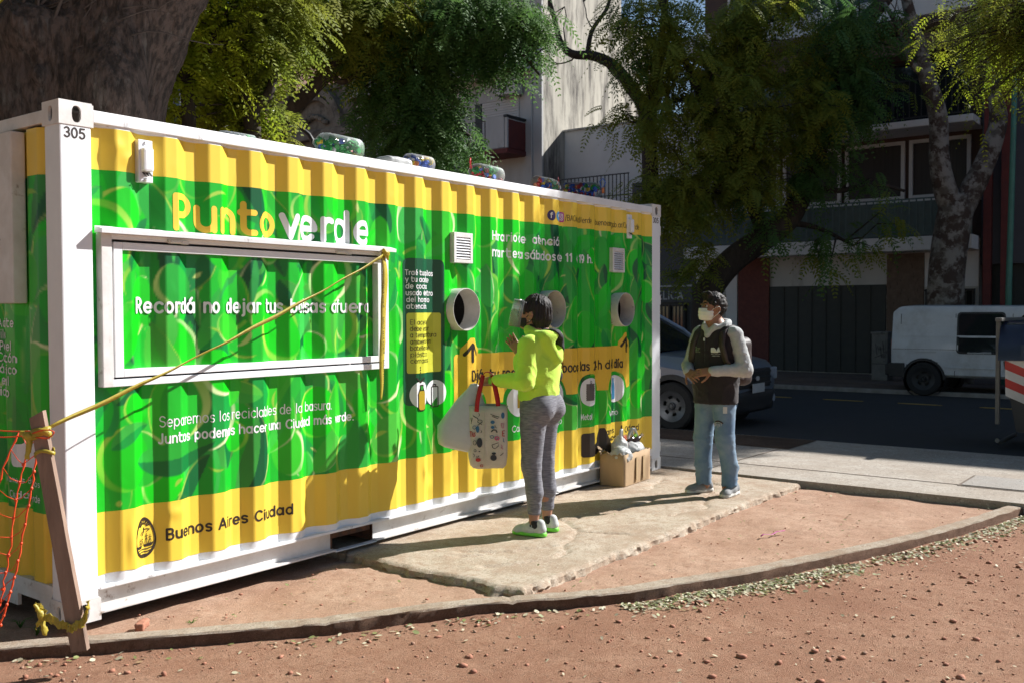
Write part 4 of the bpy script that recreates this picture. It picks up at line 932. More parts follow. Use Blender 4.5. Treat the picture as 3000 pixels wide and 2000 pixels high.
# words on the end wall (read from its own side)
def end_write(txt, y, z, h, wt, mat, width=None):
    V, F = text2d(txt, 0, z, h, wt, .0022, width); yy = y-V[:, 0]
    return mobj('lettering', [(float(ecorr(a))-.0035, a, b) for a, b in zip(yy, V[:, 1])], [f[::-1] for f in F], mat, CON)
for k, (t, wd) in enumerate((('Aceite', .25), ('Pilas', .18), ('Papel', .2), ('Cartón', .27), ('Plástico', .32), ('Metal', .22), ('Vidrio', .22))): end_write(t, (.50, .59, .53, .48, .48, .56, .56)[k]+wd, 1.475-k*.0607, .052, .15, M_WPRINT, wd)
V, F = shape2d(lambda G: np.minimum(d_box(G, (.30, .75), (.47, .945), .035), d_box(G, (.34, .75), (.56, .87), .03)), (.27, .72, .6, .97), .01)
mobj('city_emblem', [(float(ecorr(a))-.003, a, b) for a, b in V], [f[::-1] for f in F], M_WPRINT, CON)
end_write('Vamos', .62, .665, .034, .13, M_WPRINT, .155); end_write('Buenos', .45, .665, .034, .13, M_WPRINT, .19); end_write('Ciudad', .58, .585, .040, .13, M_WPRINT, .165); end_write('Verde', .40, .585, .040, .13, M_WPRINT, .14)
# ------------------------------------------------------------------ buildings across the street (fronts at x = FX, street along y)
FX = 21.5
M_PL = pmat('pale_render', (.50, .50, .49), (.42, .42, .41), 1.5, .9, .15, 20, spots=(.20, .19, .17), spotscale=.9, stretch=(1, 1, .35), spotr=(.55, .72))
M_PLW = pmat('white_render', (.66, .66, .66), (.60, .60, .60), 1.5, .85, .1, 20)
M_GREYW = pmat('stained_grey_render', (.52, .49, .42), (.42, .39, .33), 1.1, .95, .2, 14, spots=(.10, .09, .08), spotscale=.9, stretch=(1.8, 1.8, .3), spotr=(.46, .62))
M_OLD = pmat('old_stone_front', (.22, .20, .165), (.15, .135, .11), 2.5, .95, .4, 12, spots=(.05, .045, .04), spotscale=1.6, spotr=(.5, .68))
M_BROWN = pmat('dark_brown_cladding', (.09, .05, .04), (.06, .035, .03), 3, .7, .1, 10)
M_BRICKR = pmat('red_brick_column', (.15, .045, .035), (.11, .035, .03), 12, .85, .3, 30)
M_STONE = pmat('tan_stone_strip', (.17, .12, .09), (.12, .085, .065), 8, .9, .3, 30)
M_GATE = pmat('dark_garage_metal', (.022, .028, .028), (.03, .034, .032), 6, .6, .1, 20)
M_ALU = pmat('white_window_metal', (.55, .56, .58), (.50, .51, .53), 4, .4)
M_IRON = pmat('black_iron', (.02, .02, .022), None, 5, .5)
M_PANE = glassmat('window_pane', (.015, .018, .022), .05)
M_CURT = pmat('curtain_pane', (.05, .045, .045), (.035, .032, .034), 3, .35, 0, stretch=(1, 9, .2))
M_SHUT = pmat('white_roller_shutter', (.58, .58, .57), (.52, .52, .51), 3, .7)
M_REDB = pmat('dull_red_panel', (.16, .035, .03), (.12, .03, .028), 4, .8)
M_ACW = pmat('air_unit_casing', (.55, .54, .50), (.48, .47, .44), 4, .6)
M_TEALRAIL = pmat('grey_green_railing', (.10, .15, .15), None, 4, .6)
M_SIGNP = pmat('dark_shop_sign', (.05, .055, .06), (.04, .045, .05), 4, .6)
M_SIGNL = pmat('grey_sign_letters', (.42, .44, .45), None, 4, .6)
def bld(name, label): return empty(name, (FX, 0, 0), 0, label, 'building')
def bx(p, name, mat, a, b, bev=0.0): 
    o = MB().box(a, b, bev).obj(name, mat); o.parent = p; o.matrix_parent_inverse = Matrix.Translation((-FX, 0, 0)); return o
def adopt(o, p):
    o.parent = p; o.matrix_parent_inverse = Matrix.Translation(-p.location); return o
def window(p, y0, y1, z0, z1, x=FX, frame=.07, mull=1, pane=M_PANE, fm=M_ALU, rails=0):
    w = empty('window', (FX, 0, 0)); adopt(w, p)
    for a, b in (((y0, z0), (y1, z0+frame)), ((y0, z1-frame), (y1, z1)), ((y0, z0+frame), (y0+frame, z1-frame)), ((y1-frame, z0+frame), (y1, z1-frame))):
        adopt(MB().box((x-.05, a[0], a[1]), (x+.04, b[0], b[1])).obj('frame_bar', fm), w)
    n = mull+1; st = (y1-y0-2*frame)/n
    for k in range(n):
        a = y0+frame+k*st; adopt(MB().box((x+.0, a+.012, z0+frame), (x+.012, a+st-.012, z1-frame)).obj('pane', pane), w)
        if k: adopt(MB().box((x-.045, a-.03, z0+frame), (x+.035, a+.03, z1-frame)).obj('mullion', fm), w)
    return w
def railing(p, x, y0, y1, z0, z1, step=.12, mat=M_IRON, r=.011):
    g = empty('railing', (FX, 0, 0)); adopt(g, p)
    for z in (z0, z1): adopt(MB().box((x-.016, y0, z-.016), (x+.016, y1, z+.016)).obj('rail', mat), g)
    for y in np.arange(y0+.03, y1, step): adopt(MB().box((x-r, y-r, z0+.016), (x+r, y+r, z1-.016)).obj('baluster', mat), g)
    return g
# --- A: residential block with long windows, garage and balcony (right)
A = bld('apartment_building', 'dark residential block with wide first floor window band and garage door')
bx(A, 'wall', M_PL, (FX, .26, 0.03), (FX+9, 7.3, 3.0)); bx(A, 'wall', M_BROWN, (FX+.5, .26, 3.25), (FX+9, 7.3, 14.2))
bx(A, 'balcony_slab', M_PLW, (FX-.75, .26, 2.92), (FX+.49, 7.3, 3.24), .02)
bx(A, 'garage_door', M_GATE, (FX-.03, 2.30, .05), (FX-.005, 5.20, 2.18))
for k in range(8): bx(A, 'garage_panel_rib', M_GATE, (FX-.05, 2.30+.36*k, .05), (FX-.031, 2.33+.36*k, 2.18))
bx(A, 'brick_column', M_BRICKR, (FX-.06, 5.22, .03), (FX-.001, 6.06, 2.92))
strip = empty('stone_strip_panel', (FX, 0, 0)); adopt(strip, A); rgA = np.random.default_rng(3); z = .05
adopt(MB().box((FX-.03, 1.44, .05), (FX-.002, 2.28, 2.9)).obj('mortar', M_STONE), strip)
rows = 0
while z < 2.84:
    y = 1.44-rgA.uniform(0, .3)
    while y < 2.28:
        l = rgA.uniform(.25, .5); a, b = max(y, 1.44), min(y+l-.012, 2.28)
        if b-a > .04: adopt(MB().box((FX-.045-rgA.uniform(0, .012), a, z), (FX-.031, b, z+.068)).obj('stone', M_STONE), strip)
        y += l
    z += .078
bx(A, 'wall_panel', M_PLW, (FX-.025, .27, 2.10), (FX-.002, 1.43, 2.90)); window(A, .34, 1.40, .95, 2.05, FX-.03, .05, 1, M_PANE, M_IRON); railing(A, FX-.14, .34, 1.40, .9, 2.02, .14)
bx(A, 'pier', M_PLW, (FX-.04, 6.10, .03), (FX-.002, 6.42, 2.92))
# first floor: window band with curtains
for (a, b) in ((3.55, 5.05), (2.02, 3.45), (.55, 1.92)): window(A, a, b, 4.22, 5.62, FX+.46, .085, 0, M_CURT)
window(A, 5.15, 7.1, 4.22, 5.62, FX+.46, .085, 1, M_CURT)
bx(A, 'spandrel', M_TEALRAIL, (FX-.60, .3, 3.26), (FX-.57, 7.28, 4.05)); railing(A, FX-.70, .3, 7.28, 3.3, 4.1, .16, M_TEALRAIL, .014)
bx(A, 'window_ledge', M_PLW, (FX+.30, .3, 4.10), (FX+.49, 7.28, 4.20), .01)
bx(A, 'balcony_slab', M_PLW, (FX-.75, .26, 5.72), (FX+.49, 7.3, 5.88), .02); window(A, .6, 3.2, 6.0, 7.5, FX+.46, .06, 2, M_PANE, M_IRON); window(A, 3.6, 6.8, 6.0, 7.5, FX+.46, .06, 2, M_PANE, M_IRON)
railing(A, FX-.68, .3, 7.28, 5.95, 6.8, .13)
bx(A, 'upper_balcony_front', M_PLW, (FX-.78, .26, 8.20), (FX-.60, 7.3, 8.72), .02); bx(A, 'balcony_slab', M_PL, (FX-.60, .26, 8.20), (FX+.49, 7.3, 8.36)); bx(A, 'soffit_beam', M_STONE, (FX-.2, .26, 7.55), (FX+.49, 7.3, 7.95))
window(A, .8, 6.6, 8.8, 10.5, FX+.46, .07, 3); bx(A, 'balcony_slab', M_PLW, (FX-.75, .26, 10.9), (FX+.49, 7.3, 11.3))
# --- B: narrow shop building left of it
B = bld('shop_building', 'low shop with barred window and grey name board beside the container edge')
bx(B, 'wall', M_SIGNP, (FX, 7.32, .03), (FX+7, 9.4, 3.4)); bx(B, 'name_board', M_SIGNP, (FX-.10, 7.36, 1.80), (FX-.002, 9.35, 2.22)); bx(B, 'board_trim', M_SIGNL, (FX-.13, 7.36, 2.225), (FX-.002, 9.35, 2.27))
V, F = text2d('ANGELICA', 0, 1.875, .25, .15, .008, 1.42)
adopt(mobj('sign_lettering', [(FX-.104, 9.02-p[0], p[1]) for p in V], [f[::-1] for f in F], M_SIGNL), B)
window(B, 7.58, 8.55, .55, 1.74, FX-.03, .05, 1, M_PANE, M_IRON); railing(B, FX-.12, 7.58, 8.55, .5, 1.74, .11)
bx(B, 'door', M_GATE, (FX-.04, 8.65, .03), (FX-.002, 9.3, 1.75)); bx(B, 'upper_wall', M_SIGNP, (FX+.2, 7.32, 3.4), (FX+7, 9.4, 5.2)); window(B, 7.6, 9.1, 3.7, 4.9, FX+.17, .06, 1)
# --- C: low white building with plain parapet, set back
Cc = bld('white_low_building', 'plain pale blank upper wall beside the tall stained side wall')
bx(Cc, 'wall', M_PLW, (FX+1.15, 7.0, 4.6), (FX+9, 12.36, 7.12)); bx(Cc, 'wall', M_PL, (FX+.3, 9.42, .03), (FX+9, 12.36, 4.6)); bx(Cc, 'parapet_cap', M_PL, (FX+1.08, 7.0, 7.12), (FX+9.02, 12.37, 7.17))
window(Cc, 9.7, 11.8, 3.2, 4.4, FX+.27, .06, 1); railing(Cc, FX+.2, 9.5, 12.2, 4.65, 5.5, .13)
# --- D: tall block; its blank side wall catches the sun
D = bld('tall_building', 'tall grey block with sunlit stained blank side wall and front balconies')
bx(D, 'side_wall', M_GREYW, (FX+.02, 12.38, .03), (FX+4.6, 12.62, 17.5)); bx(D, 'wall', M_PL, (FX, 12.63, .03), (FX+4.6, 20.1, 17.5)); bx(D, 'side_wall', M_GREYW, (FX+4.62, 13.4, .03), (FX+8.5, 13.6, 12.0)); bx(D, 'corner_pier', M_PL, (FX-.06, 12.36, .03), (FX+.018, 13.0, 17.5))
bx(D, 'rear_wall', M_GREYW, (FX+4.62, 13.61, .03), (FX+8.5, 20.1, 12.0))

for z in (8.86, 12.0): 
    bx(D, 'balcony_front', M_PL, (FX-.65, 12.7, z), (FX-.5, 20.05, z+.75), .01); bx(D, 'balcony_slab', M_PL, (FX-.5, 12.7, z-.02), (FX, 20.05, z+.12)); bx(D, 'red_trim', M_REDB, (FX-.68, 12.7, z-.08), (FX-.48, 20.05, z-.005))
for (y0, z0) in ((13.24, 7.0), (16.4, 7.0), (18.0, 7.0), (13.24, 10.0), (16.4, 10.0)):
    s = empty('roller_shutter', (FX, 0, 0)); adopt(s, D); bx_ = adopt(MB().box((FX-.05, y0-.05, z0+1.1), (FX-.002, y0+1.5, z0+1.2)).obj('shutter_box', M_PL), s)
    for k in range(14): adopt(MB().box((FX-.032, y0, z0+.01+k*.078), (FX-.004, y0+1.44, z0+.01+k*.078+.072), .008).obj('shutter_slat', M_SHUT), s)
    adopt(MB().box((FX-.04, y0+1.46, z0-.5), (FX-.004, y0+1.72, z0+1.1)).obj('dark_jamb', M_IRON), s)
bal = empty('balcony', (FX, 0, 0)); adopt(bal, D)
adopt(MB().box((FX-1.0, 12.95, 6.28), (FX, 15.2, 6.42)).obj('balcony_slab', M_REDB), bal); adopt(MB().box((FX-1.0, 12.95, 6.43), (FX-.94, 13.05, 7.32)).obj('balcony_corner', M_PL), bal)
adopt(MB().box((FX-.93, 12.97, 6.44), (FX-.05, 13.03, 7.28)).obj('side_panel', M_REDB), bal); adopt(MB().box((FX-1.02, 13.06, 6.44), (FX-.95, 13.75, 7.36)).obj('front_panel', M_PL), bal)
railing(bal, FX-.98, 13.78, 15.2, 6.45, 7.3, .12); adopt(MB().box((FX-1.03, 12.94, 7.33), (FX-.02, 13.07, 7.40)).obj('coping', M_IRON), bal)
adopt(MB().tube([(FX-.09, 12.72, .1), (FX-.09, 12.72, 12)], .035, 8).obj('downpipe', M_PL), D)
bal2 = empty('balcony', (FX, 0, 0)); adopt(bal2, D); adopt(MB().box((FX-.9, 18.3, 6.2), (FX, 20.0, 6.32)).obj('balcony_slab', M_PL), bal2); railing(bal2, FX-.86, 18.3, 20.0, 6.35, 7.0, .12)
def ac_unit(y, z, label):
    a = empty('air_conditioner', (FX-.2, y, z), 0, label, 'air conditioner', 'air conditioner units on the tall block')
    def pc(m, n, mt): return adopt(m.obj(n, mt), a)
    pc(MB().box((FX-.42, y, z), (FX-.06, y+.78, z+.54), .015), 'casing', M_ACW); pc(MB().lathe([(.20, FX-.432), (.205, FX-.424), (.0, FX-.423)], 24, 'x', (0, y+.50, z+.27)), 'fan_opening', M_DARK)
    for r in (.07, .13, .19): pc(MB().lathe([(r-.006, FX-.44), (r+.006, FX-.44), (r+.006, FX-.433), (r-.006, FX-.433), (r-.006, FX-.44)], 24, 'x', (0, y+.50, z+.27)), 'fan_grille', M_ACW)
    for yy in (y+.1, y+.66): pc(MB().box((FX-.40, yy, z-.035), (FX-.001, yy+.03, z-.002)), 'bracket', M_IRON)
ac_unit(13.07, 8.16, 'white air conditioner high up near the lit corner of the tall block'); ac_unit(19.15, 8.16, 'white air conditioner beside the old ornate front')
# --- E: old ornate front with arched pediment
Eo = bld('ornate_old_building', 'old blackened ornate front with an arched pediment and cornice')
bx(Eo, 'wall', M_OLD, (FX-.1, 20.12, .03), (FX+6, 27.5, 8.0)); bx(Eo, 'cornice', M_OLD, (FX-.45, 20.12, 7.75), (FX-.102, 27.5, 8.05), .03); bx(Eo, 'cornice', M_OLD, (FX-.3, 20.12, 7.45), (FX-.102, 27.5, 7.6), .02)
bx(Eo, 'attic', M_OLD, (FX-.1, 20.6, 8.01), (FX+1, 25.0, 9.45)); bx(Eo, 'pedestal', M_OLD, (FX-.2, 20.3, 8.06), (FX+.6, 20.85, 10.1), .04); bx(Eo, 'attic_coping', M_OLD, (FX-.25, 20.9, 9.46), (FX+1.05, 25.1, 9.66), .03)
def arch_ring(r0, r1, x0, x1, yc, zc, n=28):
    V = []; F = []
    for k in range(n+1):
        a = math.pi*k/n; c, s = math.cos(a), math.sin(a)
        V += [(x0, yc+r0*c, zc+r0*s), (x0, yc+r1*c, zc+r1*s), (x1, yc+r1*c, zc+r1*s), (x1, yc+r0*c, zc+r0*s)]
    for k in range(n):
        for j in range(4): F.append((4*k+j, 4*k+(j+1) % 4, 4*k+4+(j+1) % 4, 4*k+4+j))
    return V, F
V, F = arch_ring(1.35, 1.62, FX-.42, FX-.1, 22.35, 8.06); adopt(mobj('arch_moulding', V, F, M_OLD), Eo); V, F = arch_ring(1.12, 1.26, FX-.30, FX-.1, 22.35, 8.06); adopt(mobj('arch_moulding', V, F, M_OLD), Eo)
for k in range(7): adopt(MB().lathe([(0, -.12), (.12, -.05), (.14, .04), (0, .12)], 8, 'z', (FX-.18, 21.75+.2*k, 8.35+.25*math.sin(k*.52))).obj('relief_rosette', M_OLD), Eo)
for y in (20.5, 23.4, 26.3): bx(Eo, 'pilaster', M_OLD, (FX-.22, y-.22, .03), (FX-.102, y+.22, 7.4), .02)
for y in (21.9, 24.8): window(Eo, y-.6, y+.6, 3.9, 6.4, FX-.12, .1, 1, M_PANE, M_OLD)
# --- F, G: blocks further left behind the trees; H: dark block on the right
Fb = bld('brick_block', 'reddish apartment block far left behind the yellow green trees'); M_RB = pmat('old_brick_render', (.24, .13, .10), (.30, .20, .16), 2, .9, .2, 14)
bx(Fb, 'wall', M_RB, (FX, 27.6, .03), (FX+8, 34.5, 12.5))
for z in (3.5, 6.4, 9.3):
    for y in (28.4, 30.6, 32.6): window(Fb, y, y+1.2, z, z+1.6, FX-.03, .08, 1)
    bx(Fb, 'string_course', M_PLW, (FX-.12, 27.6, z-.5), (FX-.002, 34.5, z-.32))
Gb = bld('grey_block', 'grey tower block at the far left end of the street')
bx(Gb, 'wall', M_PL, (FX, 34.6, .03), (FX+9, 46, 16))
for z in (3.5, 6.4, 9.3, 12.2):
    for y in (35.4, 38.0, 40.6, 43.2): window(Gb, y, y+1.5, z, z+1.6, FX-.03, .08, 1)
Hb = bld('dark_block', 'dark blue grey building with red columns at the right edge'); M_SLATE = pmat('slate_cladding', (.07, .075, .095), (.06, .065, .08), 3, .6)
bx(Hb, 'wall', M_SLATE, (FX+.05, -7.5, 2.6), (FX+9, .24, 11.6)); bx(Hb, 'ground_floor', M_GATE, (FX+.25, -7.5, .03), (FX+9, .24, 2.6))
for y in (.02, -.34): bx(Hb, 'red_column', M_REDB, (FX-.15, y-.02, .03), (FX+.04, y+.14, 11.0))
for k in range(9): bx(Hb, 'cladding_rib', M_SLATE, (FX-.0, -7.4+.8*k, 2.62), (FX+.048, -7.36+.8*k, 11.5))
for z in (5.5, 8.5): window(Hb, -5.6, -3.2, z, z+1.5, FX+.03, .08, 1); window(Hb, -2.6, -.9, z, z+1.5, FX+.03, .08, 1)
Ib = bld('corner_block', 'plain block further right along the shaded street'); bx(Ib, 'wall', M_PL, (FX, -22, .03), (FX+9, -7.6, 11.4))
for z in (3.5, 6.4, 9.3):
    for y in (-21, -18.5, -16, -13.5, -11): window(Ib, y, y+1.4, z, z+1.6, FX-.03, .08, 1)
# ------------------------------------------------------------------ trees
def leafmat(name, c1, c2, trans=.45, rough=.6):
    m = bpy.data.materials.new(name); m.use_nodes = True; N = m.node_tree.nodes; L = m.node_tree.links
    b = N['Principled BSDF']; b.inputs['Roughness'].default_value = rough; b.inputs['Specular IOR Level'].default_value = .25
    tc = N.new('ShaderNodeTexCoord'); n = N.new('ShaderNodeTexNoise'); n.inputs['Scale'].default_value = 1.6; n.inputs['Detail'].default_value = 6
    L.new(tc.outputs['Object'], n.inputs['Vector']); r = N.new('ShaderNodeValToRGB'); r.color_ramp.elements[0].position = .35; r.color_ramp.elements[1].position = .65
    r.color_ramp.elements[0].color = (*c1, 1); r.color_ramp.elements[1].color = (*c2, 1); L.new(n.outputs['Fac'], r.inputs[0]); L.new(r.outputs[0], b.inputs['Base Color'])
    t = N.new('ShaderNodeBsdfTranslucent'); L.new(r.outputs[0], t.inputs[0]); mx = N.new('ShaderNodeMixShader'); mx.inputs[0].default_value = trans
    L.new(b.outputs[0], mx.inputs[1]); L.new(t.outputs[0], mx.inputs[2]); L.new(mx.outputs[0], N['Material Output'].inputs[0]); return m
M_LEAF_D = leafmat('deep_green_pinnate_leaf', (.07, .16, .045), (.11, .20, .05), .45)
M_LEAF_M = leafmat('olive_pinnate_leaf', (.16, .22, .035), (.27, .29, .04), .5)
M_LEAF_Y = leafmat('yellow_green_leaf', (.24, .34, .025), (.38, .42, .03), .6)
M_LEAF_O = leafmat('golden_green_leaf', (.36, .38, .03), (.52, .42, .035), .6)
def barkmat(name, c1, c2, c3, st=(6, 6, .9), bump=.9, sc=2.2):
    m = pmat(name, c1, c2, sc, .95, bump, 5.5, stretch=st, spots=c3, spotscale=1.1, spotr=(.52, .70), detail=9); return m
M_BARK = pmat('furrowed_brown_bark', (.10, .07, .058), (.030, .021, .017), 4.0, .95, 1.0, 4.5, stretch=(5, 5, 1.7), spots=(.13, .11, .095), spotscale=2.2, spotr=(.55, .70), detail=10, contrast=(.42, .60), bdist=.07)
M_BARKD = barkmat('dark_branch_bark', (.05, .038, .03), (.028, .022, .018), (.08, .065, .05), (4, 4, 1), .6, 4)
M_PLANE = pmat('mottled_plane_bark', (.22, .205, .185), (.10, .085, .07), 4.2, .9, .6, 20, spots=(.055, .036, .028), spotscale=3.6, spotr=(.50, .55), contrast=(.45, .55))
M_TWIG = pmat('bare_twig', (.06, .045, .04), (.09, .07, .06), 10, .9)
def fronds(P0, D0, rg, L=(.28, .5), pairs=9, lw=.020, ll=.075, droop=.55):
    "pinnate leaves: returns verts/quads for one leaflet pair list per start point"
    n = len(P0); t = (np.arange(pairs)+1.2)/pairs
    Ln = rg.uniform(*L, n)[:, None, None]; D = D0/np.linalg.norm(D0, axis=1)[:, None]
    up = np.array([0, 0, 1.0]); S = np.cross(D, up); S /= np.maximum(np.linalg.norm(S, axis=1), 1e-6)[:, None]
    roll = rg.uniform(-.8, .8, n)[:, None]; U = np.cross(S, D); S = S*np.cos(roll)+U*np.sin(roll)
    tt = t[None, :, None]; pos = P0[:, None]+D[:, None]*Ln*tt*.92; pos = pos-np.array([0, 0, 1.])*(Ln*droop*tt*tt)
    tang = D[:, None]-np.array([0, 0, 1.])*(2*droop*tt); tang /= np.linalg.norm(tang, axis=-1, keepdims=True)
    Sd = S[:, None]; nv = np.cross(tang, np.broadcast_to(Sd, tang.shape)); V = []
    w = lw*rg.uniform(.8, 1.2, (n, 1, 1)); l_ = ll*np.sin(np.clip(t*.9+.12, 0, 1)*math.pi)[None, :, None]**.6*rg.uniform(.8, 1.2, (n, pairs, 1))
    for s in (-1, 1):
        dirv = Sd*s*.85+tang*.5-np.array([0, 0, .22]); dirv /= np.linalg.norm(dirv, axis=-1, keepdims=True)
        tw = np.cross(dirv, nv); a = pos; b = pos+dirv*l_*.5+tw*w*.5; c = pos+dirv*l_; d = pos+dirv*l_*.5-tw*w*.5
        V.append(np.stack([a, b, c, d], 2))
    V = np.concatenate(V, 1).reshape(-1, 3); F = np.arange(len(V)).reshape(-1, 4); return V, F
def limb_mesh(limbs, n=9, seed=1, rough=.06):
    m = MB()
    for L_ in limbs:
        pts = smoothline3([p[:3] for p in L_], 5); rr = np.interp(np.linspace(0, 1, len(pts)), np.linspace(0, 1, len(L_)), [p[3] for p in L_])
        m.tube([tuple(p) for p in pts], [float(r) for r in rr], n)
    V = np.array(m.v); 
    return m
def smoothline3(p, n=5):
    p = [np.array(q, float) for q in p]
    if len(p) == 2: return [p[0]+(p[1]-p[0])*t for t in np.linspace(0, 1, n+1)]
    p = [2*p[0]-p[1]]+p+[2*p[-1]-p[-2]]; o = []
    for i in range(1, len(p)-2):
        for k in range(n):
            t = k/n; o.append(.5*((2*p[i])+(-p[i-1]+p[i+1])*t+(2*p[i-1]-5*p[i]+4*p[i+1]-p[i+2])*t*t+(-p[i-1]+3*p[i]-3*p[i+1]+p[i+2])*t**3))
    o.append(p[-2]); return o
def px3(x, y, d):
    "a point that appears at photo pixel x,y at a real distance d along the view axis (used to survey the trees)"
    v = np.array(_f)+np.array(_r2)*(x-1500)/2842.62-np.array(_u2)*(y-1000)/2842.62; return CAMP+v*d
def tree(name, label, limbs, blobs, nclus, seed, leaf, bark=M_BARKD, per=14, L=(.28, .5), lw=.020, ll=.075, pairs=9, droop=.55, group=None, spread=.30, leaf2=None, hang=0.0):
    rg = np.random.default_rng(seed); base = limbs[0][0][:3]; t = empty(name, base, 0, label, 'tree', group)
    sk = np.concatenate([np.array(smoothline3([p[:3] for p in L_], 4)) for L_ in limbs])
    w = np.array([b[3]*b[4]*b[5] for b in blobs]); w = w/w.sum(); C = []
    for b in np.random.default_rng(seed+1).choice(len(blobs), nclus, p=w):
        q = blobs[b]; v = rg.normal(size=3); v /= np.linalg.norm(v); r = rg.uniform(.25, 1)**.45
        C.append(np.array(q[:3])+v*r*np.array(q[3:6]))
    C = np.array(C); tw = MB(); allp = []; alld = []
    for c in C:
        d = np.linalg.norm(sk-c, axis=1)+np.maximum(0, sk[:, 2]-c[2])*.25; a = sk[np.argmin(d)]; v = c-a
        ln = np.linalg.norm(v); mid = a+v*.5+np.array([0, 0, .10*ln])+rg.normal(size=3)*.06*ln
        if ln > .15: tw.tube([tuple(a), tuple(mid), tuple(c)], [.012+.006*ln, .010+.003*ln, .005], 4, False)
        k = rg.poisson(per)+2; u = rg.random(k)[:, None]; st = mid*(1-u)+c*u if ln > .6 else np.repeat(c[None], k, 0)
        st = np.where(u > .35, c*(u-.35)/.65+mid*(1-u)/.65, st)+rg.normal(size=(k, 3))*spread*.5
        dv = rg.normal(size=(k, 3)); dv[:, 2] = dv[:, 2]*.45-hang; dv += .5*v/max(ln, .1); allp.append(st); alld.append(dv)
    P_ = np.concatenate(allp); D_ = np.concatenate(alld)
    V, F = fronds(P_, D_, rg, L, pairs, lw, ll, droop)
    adopt2(limb_mesh(limbs, 10).obj('trunk', bark, None, True), t)
    if tw.v: adopt2(tw.obj('twigs', bark, None, True, fix=False, kind='stuff'), t)
    if leaf2 is not None:
        sel = fbm(P_*.5, 2, seed) > .05; per_ = pairs*2; m4 = np.repeat(sel, per_)
        for msk, mt in ((m4, leaf2), (~m4, leaf)):
            f = F[msk]
            if len(f): v2 = V[f.ravel()]; adopt2(mobj('crown', v2, np.arange(len(v2)).reshape(-1, 4), mt, kind='stuff'), t)
    else: adopt2(mobj('crown', V, F, leaf, kind='stuff'), t)
    return t
def adopt2(o, t):
    o.parent = t; o.matrix_parent_inverse = Matrix.Translation(-Vector(t.location)); return o

def lim(d, *pts): return [tuple(px3(x, y, d+dd))+(r,) for (x, y, r, dd) in [(p+(0,))[:4] if len(p) == 3 else p for p in pts]]
def blob(x, y, d, rx, rz, ry=None):
    c = px3(x, y, d); return (c[0], c[1], c[2], rx, ry or rx, rz)
